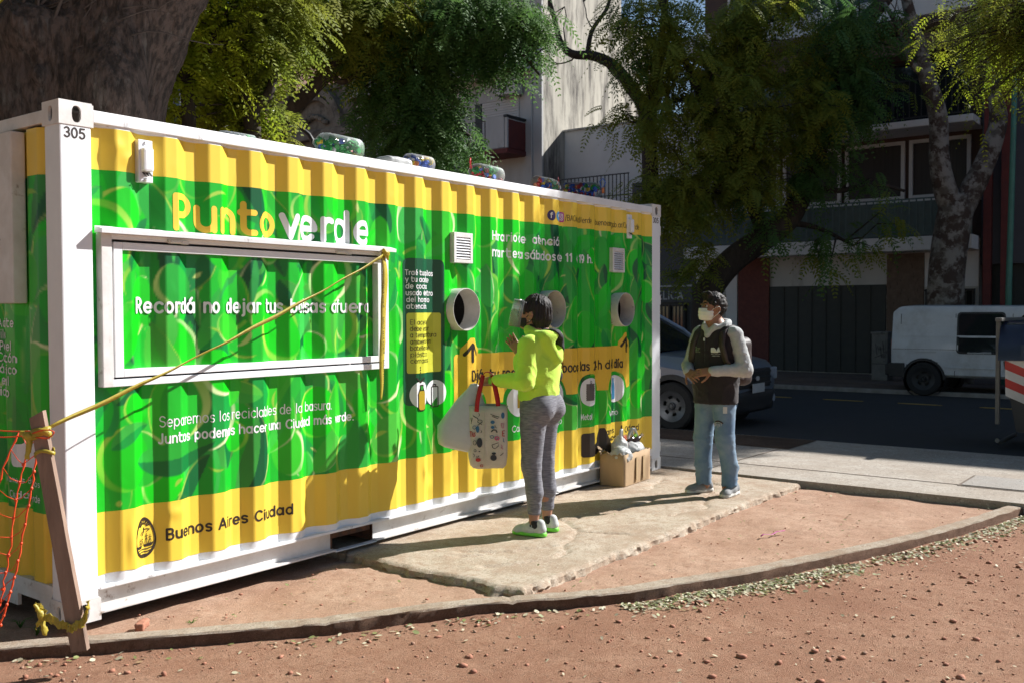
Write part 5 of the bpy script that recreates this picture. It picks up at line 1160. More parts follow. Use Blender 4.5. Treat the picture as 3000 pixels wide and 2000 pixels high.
# --- huge old trunk behind the container's near end
def old_trunk():
    c = px3(215, 330, 8.6); bx_, by_ = c[0], c[1]
    S = SDF((bx_-1.7, by_-1.5, -.1), (bx_+2.1, by_+1.7, 6.2), .04)
    S.cone((bx_, by_, -.3), (bx_, by_, 1.6), 1.05, .80, .2); S.cone((bx_, by_, 1.4), tuple(px3(215, 200, 8.6)), .80, .70, .2)
    S.cone(tuple(px3(260, 270, 8.6)), tuple(px3(500, -160, 8.4)), .60, .42, .12); S.cone(tuple(px3(500, -160, 8.4)), tuple(px3(640, -420, 8.2)), .42, .34, .1)
    S.cone(tuple(px3(170, 300, 8.7)), tuple(px3(215, -150, 8.9)), .55, .42, .12); S.cone(tuple(px3(215, -150, 8.9)), tuple(px3(150, -450, 9.1)), .42, .3, .1)
    S.ell(tuple(px3(345, 170, 8.12)), (.22, .22, .34), .12); S.ell(tuple(px3(330, 300, 8.0)), (.25, .25, .35), .2); S.ell(tuple(px3(60, 300, 8.2)), (.28, .28, .5), .25)
    a = px3(95, 170, 8.3); b = px3(80, 95, 7.95); S.cone(tuple(a), tuple(b), .26, .20, .1); S.cone(tuple(b), tuple(px3(82, 120, 8.05)), .13, .06, .02, sub=True)
    S.ell(tuple(px3(112, 222, 7.85)), (.05, .05, .05), .04)
    def nz(g):
        an = np.arctan2(g[:, 1]-by_, g[:, 0]-bx_); q = np.stack([g[:, 0]*7, g[:, 1]*7, g[:, 2]*1.1], -1)
        return .085*np.abs(fbm(q, 4, 91))-.03-.03*np.abs(fbm(np.stack([g[:, 0]*11+g[:, 2]*3, g[:, 1]*11, g[:, 2]*3.5], -1), 2, 99))+.03*fbm(g*1.3, 2, 95)+.010*fbm(g*11, 2, 97)
    V, Q = S.mesh(nz); t = empty('old_tree', (bx_, by_, -.05), 0, 'huge furrowed old tree trunk towering behind the left end of the container', 'tree')
    adopt2(mobj('trunk', V, Q, M_BARK, smooth=True), t)
    rg = np.random.default_rng(4); m = MB()
    for k in range(16):
        p0 = px3(60+rg.uniform(-50, 70), 140+rg.uniform(-20, 60), 7.95); h = rg.uniform(.5, 1.3); q = [p0]
        dr = np.array([rg.normal()*.25, rg.normal()*.25, 1.0])
        for i in range(6): q.append(q[-1]+dr*h/6); dr = dr+rg.normal(size=3)*.16
        m.tube([tuple(v) for v in q], [.016*(1-.8*i/6)+.002 for i in range(7)], 5)
    for k in range(9):
        p0 = px3(rg.uniform(80, 420), rg.uniform(20, 160), 7.95); q = [p0]; dr = np.array(_r2)*rg.uniform(.3, 1)+np.array([0, 0, rg.uniform(-.1, .4)])
        for i in range(6): q.append(q[-1]+dr*.16); dr = dr+rg.normal(size=3)*.12-np.array([0, 0, .03])
        m.tube([tuple(v) for v in q], [.007*(1-.8*i/6)+.0012 for i in range(7)], 4)
    adopt2(m.obj('sucker_twigs', M_TWIG, None, True, kind='stuff'), t)
    lb = MB()
    for q in ([px3(560, -300, 8.3), (4.6, 2.9, 6.6), (6.0, 2.6, 7.4)], [px3(600, -360, 8.25), (4.4, 3.6, 7.0), (5.4, 4.2, 8.4)], [px3(170, -400, 9.05), (-.6, 4.0, 7.2), (-3.0, 3.2, 8.4)], [(-.6, 4.0, 7.2), (-3.2, 1.6, 7.6), (-5.2, -.3, 7.6)]): lb.tube([tuple(v) for v in smoothline3(q, 5)], [.26-.02*i for i in range(11)], 8)
    adopt2(lb.obj('limb', M_BARK, None, True), t)
    cl = []; dv = []
    for bq in ((5.5, 1.6, 6.5, 1.1, .7, .7), (5.6, 2.3, 6.9, 1.3, 1.0, .9), (6.6, 2.2, 8.0, 1.5, 1.1, 1.0), (4.4, 2.9, 7.2, 1.3, 1.0, .8), (5.2, 3.4, 8.4, 1.6, 1.3, .9), (1.0, 3.5, 9.5, 3.5, 2.5, 1.2), (-3.0, 3.0, 8.5, 3.2, 3.0, 1.6), (-5.5, -.5, 7.5, 3.0, 3.2, 1.8), (-2.0, 6.5, 8.5, 3.5, 3.0, 1.6), (3.0, 7.0, 10.5, 3.0, 2.5, 1.2)):  # crown out of view, its blobs placed to shade the trunk and block sky
        v = rg.normal(size=(620, 3)); v /= np.linalg.norm(v, axis=1)[:, None]; cl.append(np.array(bq[:3])+v*(rg.random((620, 1))**.4)*np.array(bq[3:])); dv.append(rg.normal(size=(620, 3))*np.array([1, 1, .5]))
    V, F = fronds(np.concatenate(cl), np.concatenate(dv), rg, (.5, .9), 6, .085, .26); adopt2(mobj('crown', V, F, M_LEAF_D, kind='stuff'), t)
    return t
OT = old_trunk()
for k, (dx, dy, rz, lb) in enumerate(((-13.5, -6.0, 40, 'added unseen tree blocking sky light left of the view, level with the photographer'), (-12.0, 7.5, 200, 'added unseen tree blocking sky light left of the view, beyond the container end'), (-9.0, -17.0, 120, 'added unseen tree blocking sky light far behind the photographer'), (-17.0, 17.0, 300, 'added unseen tree blocking sky light far left of the view'))):  # unseen trees added to cut sky light on the container's shaded end
    o = copy_tree(OT); o.location = (OT.location.x+dx, OT.location.y+dy, OT.location.z); o.rotation_euler.z = rad(rz); tag(o, lb, 'tree', 'old trees of the square')
OT['group'] = 'old trees of the square'
PK = dict(pairs=9)
# --- slender yellow green trees behind the container
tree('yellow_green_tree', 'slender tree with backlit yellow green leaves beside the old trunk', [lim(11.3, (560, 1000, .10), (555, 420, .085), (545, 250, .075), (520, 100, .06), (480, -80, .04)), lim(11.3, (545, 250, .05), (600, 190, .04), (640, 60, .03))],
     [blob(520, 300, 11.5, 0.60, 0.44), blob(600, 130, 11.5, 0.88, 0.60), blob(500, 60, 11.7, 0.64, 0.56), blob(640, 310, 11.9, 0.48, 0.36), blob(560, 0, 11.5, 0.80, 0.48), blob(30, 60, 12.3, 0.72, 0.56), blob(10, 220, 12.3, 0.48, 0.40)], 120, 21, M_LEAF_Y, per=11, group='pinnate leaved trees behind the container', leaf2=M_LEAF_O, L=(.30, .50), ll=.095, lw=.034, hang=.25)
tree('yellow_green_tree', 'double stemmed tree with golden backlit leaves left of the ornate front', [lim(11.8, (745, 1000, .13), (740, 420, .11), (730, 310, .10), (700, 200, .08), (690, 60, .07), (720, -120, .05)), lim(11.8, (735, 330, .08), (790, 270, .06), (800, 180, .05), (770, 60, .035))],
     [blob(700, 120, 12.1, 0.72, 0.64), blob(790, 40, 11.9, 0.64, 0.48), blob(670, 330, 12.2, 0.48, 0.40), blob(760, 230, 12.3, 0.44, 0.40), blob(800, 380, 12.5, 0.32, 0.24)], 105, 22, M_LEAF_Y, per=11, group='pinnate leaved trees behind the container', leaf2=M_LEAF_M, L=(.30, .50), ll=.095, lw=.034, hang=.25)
# --- dark trees over the middle
tree('leaning_tree', 'dark leaning tree whose trunk curves right above the container edge', [lim(15, (810, 1000, .17), (815, 420, .14), (835, 340, .13), (900, 275, .12), (960, 215, .105), (1030, 130, .09), (1090, 30, .07), (1140, -80, .05)), lim(15, (860, 300, .07), (850, 200, .06), (900, 80, .045), (940, -60, .03)), lim(15, (960, 215, .06), (1010, 240, .045), (1090, 180, .03))],
     [blob(950, 60, 15, 1.0, .6), blob(1080, 70, 15, .9, .6), blob(870, 30, 15.2, .6, .5)], 150, 23, M_LEAF_D, per=11, group='pinnate leaved trees behind the container', leaf2=M_LEAF_M, L=(.35, .55), ll=.11, lw=.032, hang=.2)
tree('dark_tree', 'dark drooping tree in front of the tall block and its balcony', [lim(15.5, (1235, 1000, .16), (1225, 460, .13), (1215, 360, .12), (1190, 290, .11), (1220, 210, .10), (1320, 110, .08), (1400, 50, .06), (1460, -60, .04)), lim(15.5, (1205, 300, .07), (1150, 230, .055), (1120, 130, .04)), lim(15.5, (1330, 100, .05), (1430, 90, .04), (1520, 150, .028), (1580, 220, .018)), lim(15.5, (1215, 380, .05), (1290, 360, .04), (1380, 400, .025))],
     [blob(1230, 110, 15.5, 1.3, .75), blob(1400, 70, 15.5, 1.2, .65), blob(1530, 90, 15.5, .55, .45), blob(1180, 300, 15.4, .95, .6), blob(1270, 430, 15.2, .95, .42), blob(1200, 430, 15.4, .8, .4), blob(1330, 345, 15.4, .40, .30)], 290, 24, M_LEAF_D, per=11, group='pinnate leaved trees behind the container', L=(.35, .6), ll=.11, lw=.032, hang=.35)
# --- big tree over the right half
tree('street_tree', 'big spreading olive green street tree with curved trunk behind the standing man', [lim(20.8, (2085, 1125, .36), (2070, 1000, .32), (2068, 900, .30), (2085, 835, .30), (2150, 760, .28), (2235, 700, .27), (2310, 640, .25), (2360, 540, .23), (2410, 380, .22), (2440, 220, .21), (2500, 110, .19), (2590, 0, .16), (2680, -120, .12)),
      lim(20.8, (2245, 695, .16), (2205, 600, .15), (2160, 440, .14), (2135, 380, .13), (2060, 290, .10), (1990, 140, .08), (1940, 20, .06), (1900, -90, .04)), lim(20.8, (2138, 385, .09), (2125, 260, .08), (2150, 100, .06), (2180, -60, .04)), lim(20.8, (2060, 290, .05), (1960, 300, .04), (1860, 360, .025)), lim(20.8, (2360, 540, .08), (2450, 560, .06), (2560, 540, .045), (2650, 560, .03)), lim(20.8, (2300, 650, .08), (2400, 670, .05), (2500, 720, .03)), lim(20.8, (2200, 590, .06), (2060, 560, .045), (1950, 600, .03))],
     [blob(1880, 90, 20.5, 1.3, .9), blob(2040, 150, 20.6, 1.6, 1.1), blob(2040, 400, 20.2, 1.4, .9), blob(2230, 300, 20.2, 1.7, 1.1), blob(2400, 330, 20.0, 1.3, .8), blob(2330, 90, 20.4, 2.2, 1.0), blob(2080, 570, 20.2, 1.3, .75), blob(1970, 590, 20.6, 1.0, .7), blob(2440, 720, 19.4, 1.1, .40), blob(2560, 640, 19.6, .7, .4), blob(2000, 740, 20.6, .7, .45), blob(1830, 330, 20.6, .5, .4), blob(1820, 570, 20.4, .8, .35), blob(2560, 200, 20, .9, .8), blob(2260, 500, 20.4, 1.1, .6), blob(2450, 520, 20.4, .9, .4)], 400, 25, M_LEAF_M, per=10, leaf2=M_LEAF_D, L=(.45, .8), ll=.14, lw=.042, pairs=10, hang=.35, group='street trees')
# --- plane tree
tp = empty('plane_tree', px3(2775, 1115, 20.6), 0, 'pale mottled forked plane tree trunk behind the white van', 'tree', 'street trees')
adopt2(limb_mesh([lim(20.6, (2785, 1125, .46), (2772, 960, .38), (2772, 820, .37), (2785, 700, .37), (2800, 620, .36), (2812, 575, .26)), lim(20.6, (2800, 630, .28), (2770, 560, .24), (2752, 470, .21), (2748, 340, .19), (2716, 230, .17), (2694, 140, .15), (2665, 40, .12), (2640, -80, .09)), lim(20.6, (2808, 625, .28), (2845, 560, .25), (2880, 490, .22), (2908, 420, .20), (2925, 340, .18), (2900, 240, .12), (2870, 120, .09), (2880, -40, .06)), lim(20.6, (2716, 230, .09), (2660, 170, .07), (2630, 80, .055), (2590, 10, .04))], 14).obj('trunk', M_PLANE, None, True), tp)
def bare_twigs(starts, seed, depth=4, r0=.022):
    rg = np.random.default_rng(seed); m = MB()
    def go(p, d, r, l, k):
        q = [p]; 
        for i in range(4): d = d+rg.normal(size=3)*.2+np.array([0, 0, .06]); d = d/np.linalg.norm(d); q.append(q[-1]+d*l/4)
        m.tube([tuple(v) for v in q], [max(.003, r*(1-.12*i)) for i in range(5)], 4, False)
        if k > 0:
            for j in range(rg.integers(2, 4)):
                i = rg.integers(2, 5); nd = d+rg.normal(size=3)*.65; go(q[i], nd/np.linalg.norm(nd), r*.6, l*.72, k-1)
    for p, d, l in starts: d = np.array(d, float); go(np.array(p), d/np.linalg.norm(d), r0, l, depth)
    return m
adopt2(bare_twigs([(px3(2694, 140, 20.6), (-.3, .5, .6), 1.3), (px3(2870, 120, 20.6), (.2, -.5, .8), 1.2), (px3(2640, 0, 20.6), (-.2, .6, .6), 1.2)], 5, 3).obj('twigs', M_TWIG, None, True, fix=False, kind='stuff'), tp)
# --- leafless tree whose branch crosses the lit wall
tb = empty('bare_tree', px3(1905, 1110, 22.3), 0, 'leafless tree with a long dark branch crossing the sunlit blank wall', 'tree', 'street trees')
adopt2(limb_mesh([lim(22.3, (1905, 1120, .26), (1900, 800, .22), (1905, 500, .19), (1890, 330, .17), (1850, 260, .15), (1800, 195, .13), (1740, 165, .115), (1680, 160, .095), (1645, 130, .075), (1625, 60, .055), (1600, -40, .04)), lim(22.3, (1720, 162, .06), (1735, 90, .05), (1780, 20, .04), (1790, -60, .03)), lim(22.3, (1900, 400, .12), (1930, 200, .10), (1950, 0, .07))], 10).obj('trunk', M_BARKD, None, True), tb)
adopt2(bare_twigs([(px3(1640, 110, 22.3), (.0, .5, .8), 1.3), (px3(1660, 150, 22.3), (.2, .1, 1), 1.3), (px3(1625, 60, 22.3), (-.1, .4, .9), 1.2), (px3(1740, 90, 22.3), (.1, .4, .8), 1.1), (px3(1780, 30, 22.3), (.1, -.3, .8), 1.1), (px3(1760, 165, 22.3), (0, -.2, -.5), .8), (px3(1690, 160, 22.3), (-.1, .3, -.4), .7)], 6, 4).obj('twigs', M_TWIG, None, True, fix=False, kind='stuff'), tb)
# --- tree just right of the view; its crown reaches in at the top right and dapples the container
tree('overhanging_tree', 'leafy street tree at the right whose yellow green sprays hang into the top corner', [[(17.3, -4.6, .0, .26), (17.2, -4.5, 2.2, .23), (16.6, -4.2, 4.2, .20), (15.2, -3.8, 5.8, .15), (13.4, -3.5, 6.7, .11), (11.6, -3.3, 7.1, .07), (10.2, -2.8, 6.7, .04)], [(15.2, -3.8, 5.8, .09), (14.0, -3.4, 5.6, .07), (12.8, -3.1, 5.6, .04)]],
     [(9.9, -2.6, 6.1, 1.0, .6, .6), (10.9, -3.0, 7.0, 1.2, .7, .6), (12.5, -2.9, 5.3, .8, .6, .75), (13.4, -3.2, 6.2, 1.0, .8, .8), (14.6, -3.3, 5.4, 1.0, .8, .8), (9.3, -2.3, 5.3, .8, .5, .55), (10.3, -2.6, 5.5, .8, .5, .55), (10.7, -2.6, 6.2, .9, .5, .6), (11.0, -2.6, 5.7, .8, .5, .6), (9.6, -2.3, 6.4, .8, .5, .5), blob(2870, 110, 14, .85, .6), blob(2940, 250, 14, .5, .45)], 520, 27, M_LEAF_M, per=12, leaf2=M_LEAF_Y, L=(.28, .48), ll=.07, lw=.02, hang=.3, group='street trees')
# ------------------------------------------------------------------ vehicles and street furniture
M_CARP = pmat('pale_blue_silver_paint', (.17, .21, .27), (.155, .195, .25), 2, .28, 0, metal=.3, coat=.6)
M_VANP = pmat('dusty_white_van_paint', (.60, .62, .64), (.52, .54, .56), 2.5, .4, 0, spots=(.40, .40, .39), spotscale=2, spotr=(.5, .75), coat=.3)
M_TRIM = pmat('black_plastic_trim', (.018, .018, .02), (.025, .025, .026), 9, .55)
M_TYRE = pmat('tyre_rubber', (.016, .016, .017), (.024, .023, .022), 30, .9, .2, 60)
M_RIM = pmat('grey_steel_rim', (.15, .155, .165), (.11, .115, .12), 6, .4, metal=.6)
M_CGLASS = glassmat('car_glass', (.012, .016, .02), .04)
M_PLATE = pmat('number_plate', (.55, .56, .56), None, 5, .5)
M_LAMPG = pmat('headlamp_glass', (.35, .38, .42), (.25, .28, .32), 20, .1)
def loft(name, st, mat, parent, arches=(), n=120, origin=(0, 0, 0), ex=1.3):
    "st rows: a, z_bottom, z_shoulder, z_top, hw_bottom, hw_shoulder, hw_top; a runs backward from the nose (+y), body centred on x"
    st = np.array(st); a = np.linspace(st[0, 0], st[-1, 0], n); R = [np.interp(a, st[:, 0], st[:, k]) for k in range(1, 7)]
    secs = []
    for i in range(n):
        zb, zs, zt, hb, hs, ht = [r[i] for r in R]
        half = [(0, zb), (hb*.6, zb), (hb*.93, zb+.01), (hb, zb+.06)]
        half += [(hb+(hs-hb)*t, zb+.06+(zs-zb-.06)*t) for t in (.12, .25, .38, .5, .62, .75, .88)]+[(hs, zs)]
        half += [(ht+(hs-ht)*(1-t)**ex, zs+(zt-zs)*t) for t in (.25, .5, .75, .92)]+[(ht*.96, zt), (ht*.8, zt+.012), (ht*.4, zt+.022), (0, zt+.025)]
        secs.append(half+[(-x, z) for x, z in half[-2:0:-1]])
    m = len(secs[0]); V = [(x, a[i], z) for i in range(n) for x, z in secs[i]]; F = []
    for i in range(n-1):
        for k in range(m):
            q = (i*m+k, i*m+(k+1) % m, (i+1)*m+(k+1) % m, (i+1)*m+k); c = np.mean([V[j] for j in q], 0)
            if any(math.hypot(c[1]-ay, c[2]-az) < ar and abs(c[0]) > .45 for ay, az, ar in arches): continue
            F.append(q)
    F += [tuple(range(m))[::-1], tuple((n-1)*m+k for k in range(m))]
    o = mobj(name, [(p[0]+origin[0], p[1]+origin[1], p[2]+origin[2]) for p in V], F, mat, parent, smooth=True); autosmooth(o, 38); return o
def wheel(parent, x, y, z, r, w, side, rimmat=M_RIM, holes=6):
    g = empty('wheel', (0, 0, 0)); g.parent = parent; rr = r*.66
    o = MB().lathe([(rr, -w/2), (r*.93, -w/2), (r, -w*.32), (r, w*.32), (r*.93, w/2), (rr, w/2), (rr, -w/2)], 40, 'x', (x, y, z)).obj('tyre', M_TYRE, g); autosmooth(o, 30)
    xo = x+side*w*.42; m = MB(); s = -side
    V = []; F = []; n = 48                                               # dished disc with round windows
    rad_ = [(0, .0), (.16, .0), (.20, -.01), (.24, .025), (.46, .03), (.64, .02), (.80, .005), (.90, .0), (1.0, -.012)]
    for q, dz in rad_:
        for k in range(n): an = 2*math.pi*k/n; V.append((xo+s*dz, y+rr*q*math.cos(an), z+rr*q*math.sin(an)))
    for i in range(len(rad_)-1):
        for k in range(n):
            if i == 4 and (k*holes/n) % 1 < .5: continue
            F.append((i*n+k, i*n+(k+1) % n, (i+1)*n+(k+1) % n, (i+1)*n+k))
    autosmooth(mobj('rim', V, F, rimmat, g), 40)
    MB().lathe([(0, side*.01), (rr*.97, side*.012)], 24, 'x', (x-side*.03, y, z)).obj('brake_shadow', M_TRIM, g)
    MB().lathe([(0, .018*side), (rr*.10, .016*side), (rr*.13, 0)], 14, 'x', (xo, y, z)).obj('hub_cap', rimmat, g)
# --- parked car: nose towards -y, near side x = 9.32
CX, CY, CZ = 10.24, .80, -.035
car = empty('parked_car', (CX, CY, CZ), 0, 'pale blue grey car parked at the kerb behind the container', 'car')
loft('body', [(0, .36, .60, .70, .55, .66, .60), (.04, .30, .62, .80, .70, .80, .72), (.14, .27, .66, .885, .80, .87, .76), (.35, .25, .74, .935, .88, .905, .78), (.7, .24, .80, .97, .90, .915, .80), (1.25, .24, .88, 1.02, .905, .92, .80), (1.5, .24, .92, 1.04, .905, .92, .84), (3.9, .24, .95, 1.08, .905, .92, .84), (4.25, .30, .95, 1.08, .88, .90, .82), (4.32, .34, .9, 1.0, .85, .87, .8)], M_CARP, car, [(.80, .31, .40), (3.35, .31, .40)])
gl = loft('cabin_glass', [(1.10, .98, 1.0, 1.02, .78, .78, .74), (1.45, .98, 1.12, 1.28, .84, .80, .66), (1.95, .98, 1.25, 1.56, .86, .78, .60), (3.6, .98, 1.25, 1.58, .86, .78, .60), (4.2, .98, 1.1, 1.2, .84, .80, .7)], M_CGLASS, car, n=40)
loft('roof', [(1.92, 1.555, 1.56, 1.585, .60, .61, .58), (2.4, 1.56, 1.59, 1.63, .62, .62, .56), (3.6, 1.56, 1.59, 1.63, .62, .62, .56), (3.8, 1.5, 1.53, 1.56, .62, .62, .56)], M_CARP, car, n=24)
for s in (-1, 1): MB().tube([(s*.80, 1.12, 1.0), (s*.77, 1.5, 1.3), (s*.63, 1.97, 1.575)], .035, 8).obj('windscreen_pillar', M_CARP, car)
loft('front_bumper', [(-.03, .24, .40, .46, .45, .56, .5), (.02, .20, .44, .50, .70, .76, .7), (.14, .18, .47, .52, .82, .885, .82), (.38, .18, .46, .50, .895, .925, .88)], M_TRIM, car, n=24)
MB().box((-.52, -.012, .535), (.52, .05, .80), .02).obj('grille', M_TRIM, car)
for z in (.575, .655, .735): MB().box((-.50, -.03, z), (.50, -.008, z+.030), .006).obj('grille_bar', M_TRIM, car)
MB().prism([(.0+.055*math.cos(t), .668+.032*math.sin(t)) for t in np.linspace(0, 2*math.pi, 20)[:-1]], -.042, -.031, 'xz').obj('badge', M_PLATE, car)
for s in (-1, 1):
    MB().box((s*.56, -.0, .62), (s*.80, .12, .80), .03).obj('headlamp', M_LAMPG, car); MB().lathe([(0, -.012), (.055, -.01), (.06, .02)], 16, 'y', (s*.64, .0, .36)).obj('fog_lamp', M_LAMPG, car)
    for y in (.80, 3.35):
        wheel(car, s*.835, y, .31, .325, .21, s)
        V, F = arch_ring(.36, .43, s*.86, s*.935, y, .31, 24); mobj('wheel_arch_trim', V, F, M_TRIM, car)
        o = MB().lathe([(.39, s*.50), (.40, s*.90)], 24, 'x', (0, y, .31)).obj('wheel_well', M_TRIM, car)
    MB().box((s*.93, 1.62, 1.02), (s*1.06, 1.72, 1.16), .03).obj('wing_mirror', M_CARP, car)
pl = MB().box((-.20, -.055, .475), (.20, -.043, .60), .004).obj('number_plate', M_PLATE, car)
MB().tube([(-.35, 1.35, 1.075), (.45, 1.22, 1.06)], .012, 6).obj('wiper', M_TRIM, car)
# --- white van across the street, tail towards the left
VX, VY = 17.58, -3.35
van = empty('delivery_van', (VX, VY, -.03), 0, 'dusty white panel van parked across the street with dark side window', 'van')
loft('body', [(0, .45, .80, 1.05, .70, .74, .66), (.25, .34, .84, 1.18, .84, .86, .74), (.9, .34, .86, 1.55, .87, .875, .76), (1.2, .34, .86, 1.64, .875, .88, .78), (3.85, .34, .86, 1.665, .875, .88, .78), (4.05, .34, .86, 1.65, .87, .875, .77), (4.17, .36, .84, 1.56, .85, .86, .74)], M_VANP, van, [(3.58, .31, .375), (.85, .31, .375)], ex=1.0)
def side_shape(name, pts, x0, x1, mat): return MB().prism(pts, x0, x1, 'yz').obj(name, mat, van)
def rrect(y0, y1, z0, z1, r=.06, n=5):
    o = []
    for cx, cy, a in ((y1-r, z1-r, 0), (y0+r, z1-r, 90), (y0+r, z0+r, 180), (y1-r, z0+r, 270)): o += [(cx+r*math.cos(rad(a+90*k/n)), cy+r*math.sin(rad(a+90*k/n))) for k in range(n+1)]
    return o
def lean(o, k=.124, z0=.86):
    for v in o.data.vertices:
        if v.co.z > z0: v.co.x -= math.copysign(k*(v.co.z-z0), v.co.x)
    return o
for s in (-1, 1):
    lean(side_shape('side_window', rrect(2.23, 2.98, .82, 1.52), s*.872, s*.888, M_CGLASS)); lean(side_shape('window_seal', rrect(2.20, 3.01, .79, 1.55, .07), s*.868, s*.884, M_TRIM)); lean(side_shape('cab_window', rrect(.95, 1.95, .95, 1.50), s*.870, s*.886, M_CGLASS))
    lean(MB().box((s*.889, 2.25, 1.085), (s*.895, 2.96, 1.10)).obj('window_slider', M_PLATE, van))
    for y in (2.08, 3.03, 4.0): lean(MB().box((s*.876, y, .38), (s*.883, y+.010, 1.52)).obj('panel_gap', M_TRIM, van))
    lean(MB().box((s*.874, 2.1, 1.10), (s*.888, 4.0, 1.12)).obj('crease', M_VANP, van)); MB().box((s*.876, 2.1, .86), (s*.884, 4.14, .866)).obj('panel_gap', M_TRIM, van)
    for y0, y1 in ((2.42, 2.82), (3.36, 3.74)): MB().box((s*.880, y0, .80), (s*.888, y1, .835), .003).obj('trim_strip', M_PLATE, van)
    MB().box((s*.878, 2.06, .52), (s*.892, 3.18, .545), .003).obj('rub_rail', M_VANP, van); MB().box((s*.874, 3.92, .34), (s*.90, 4.2, .60), .02).obj('bumper_end', M_TRIM, van)
    for y in (3.58, .85):
        wheel(van, s*.79, y, .31, .315, .2, s, M_TRIM, 5); V, F = arch_ring(.345, .39, s*.84, s*.886, y, .31, 24); mobj('wheel_arch_trim', V, F, M_TRIM, van); MB().lathe([(.37, s*.45), (.375, s*.86)], 24, 'x', (0, y, .31)).obj('wheel_well', M_TRIM, van)
    MB().box((s*.55, 4.12, .75), (s*.82, 4.19, 1.05), .02).obj('tail_lamp', pmat('tail_lamp_red', (.25, .02, .02), None, 5, .2), van)
MB().box((-.84, 4.14, .36), (.84, 4.30, .58), .03).obj('rear_bumper', M_TRIM, van); MB().box((-.62, 4.13, 1.1), (.62, 4.155, 1.5), .02).obj('rear_window', M_CGLASS, van); MB().box((-.66, .62, 1.1), (.66, .75, 1.45), .02).obj('windscreen', M_CGLASS, van)
MB().tube([(-.7, 4.17, .7), (-.72, 4.22, .95), (-.68, 4.12, 1.5)], .018, 6).obj('rear_ladder_rail', M_TRIM, van)
# --- waste container with hazard stripes at the right edge
wb = empty('waste_container', (10.2, -3.35, -.035), 0, 'dark street waste container with navy lid and red white stripes at the right edge', 'waste bin')
M_BODYG = pmat('dark_grey_bin_plastic', (.035, .037, .04), (.05, .05, .05), 5, .6, .1, 20); M_LID = pmat('navy_lid_plastic', (.018, .028, .055), (.025, .035, .065), 4, .25)
M_STEEL = pmat('grey_bin_frame', (.10, .10, .095), (.14, .135, .12), 8, .55); M_RED = pmat('reflective_red', (.50, .03, .025), None, 5, .4); M_RW = pmat('reflective_white', (.62, .62, .60), None, 5, .4)
def taper(z0, z1, hx0, hy0, hx1, hy1): return [(sx*hx, sy*hy, z) for z, hx, hy in ((z0, hx0, hy0), (z1, hx1, hy1)) for sx, sy in ((-1, -1), (1, -1), (1, 1), (-1, 1))], [(3, 2, 1, 0), (4, 5, 6, 7)]+[(k, (k+1) % 4, 4+(k+1) % 4, 4+k) for k in range(4)]
mobj('bin_body', *taper(.22, 1.02, .55, .80, .66, .92), M_BODYG, wb)
m = MB(); pr = [(-.74, 1.03), (-.72, 1.20), (-.60, 1.40), (-.3, 1.47), (.3, 1.47), (.60, 1.40), (.72, 1.20), (.74, 1.03)]
m.prism(pr, -.96, .96, 'xz'); o = m.obj('lid', M_LID, wb); autosmooth(o, 50)
for y in (-.7, -.25, .25, .7): MB().prism([(p[0]*1.01, p[1]+.006) for p in pr], y-.03, y+.03, 'xz').obj('lid_rib', M_LID, wb)
for sy in (-1, 1):
    MB().box((-.60, sy*.965, .30), (-.54, sy*1.01, 1.50), .008).obj('lifting_post', M_STEEL, wb); MB().box((-.70, sy*.93, 1.46), (.70, sy*1.0, 1.50), .01).obj('lid_frame', M_STEEL, wb)
    MB().tube([(-.62, sy*.98, .12), (-.45, sy*.98, .08), (.45, sy*.98, .08)], .025, 8).obj('foot', M_STEEL, wb)
for (y0, y1) in ((.60, .90), (-.90, -.60)):
    st = empty('hazard_panel', (0, 0, 0)); st.parent = wb
    xs_ = lambda z: -.55-.11*(z-.22)/.8-.012
    for k in range(5):
        z = .50+k*.1; q = [(y0, z), (y1, z+.13), (y1, z+.23), (y0, z+.1)]
        mobj('stripe', [(xs_(c[1]), c[0], c[1]) for c in q]+[(xs_(c[1])+.008, c[0], c[1]) for c in q], [(0, 1, 2, 3), (7, 6, 5, 4), (0, 4, 5, 1), (1, 5, 6, 2), (2, 6, 7, 3), (3, 7, 4, 0)], M_RED if k % 2 else M_RW, st)
for sy in (-.6, .6): MB().box((-.5, sy-.06, 0), (.5, sy+.06, .22), .01).obj('skid', M_STEEL, wb)
# --- concrete meter cabinet, green pole, lamp arm, cables
cab = empty('meter_cabinet', (19.65, 1.84, .03), 0, 'grey concrete meter cabinet with scrawled graffiti beside the van tail', 'cabinet')
M_CAB = pmat('grey_cabinet_concrete', (.22, .22, .21), (.16, .16, .155), 5, .9, .2, 20, spots=(.08, .08, .08), spotscale=6)
MB().box((-.22, -.17, 0), (.22, .17, 1.02), .01).obj('cabinet_body', M_CAB, cab); MB().box((-.25, -.19, 1.02), (.25, .19, 1.06), .01).obj('cabinet_cap', M_CAB, cab); MB().box((-.235, -.13, .42), (-.222, .13, .95), .004).obj('cabinet_door', M_CAB, cab); MB().box((-.232, -.165, .36), (-.222, .165, .37)).obj('cabinet_joint', M_TRIM, cab)
m = MB()
for q in ([(.08, .8), (.05, .55), (-.02, .75), (-.05, .5)], [(-.07, .85), (-.1, .6)], [(.1, .5), (-.1, .58)]): m.tube([(-.238, y, z) for y, z in q], .006, 5)
m.obj('graffiti_scrawl', M_TRIM, cab)
pg = empty('green_pole', tuple(px3(2950, 1110, 20)[:2])+(.03,), 0, 'slim green painted street pole at the right edge behind the van', 'pole')
b0 = np.array(pg.location); MB().tube([(0, 0, 0), (.02, -.01, 2.0), (.10, -.05, 5.2), (.16, -.08, 8.5)], [.065, .062, .055, .045], 14).obj('pole_shaft', pmat('green_pole_paint', (.06, .22, .17), (.05, .17, .14), 4, .5), pg, True)
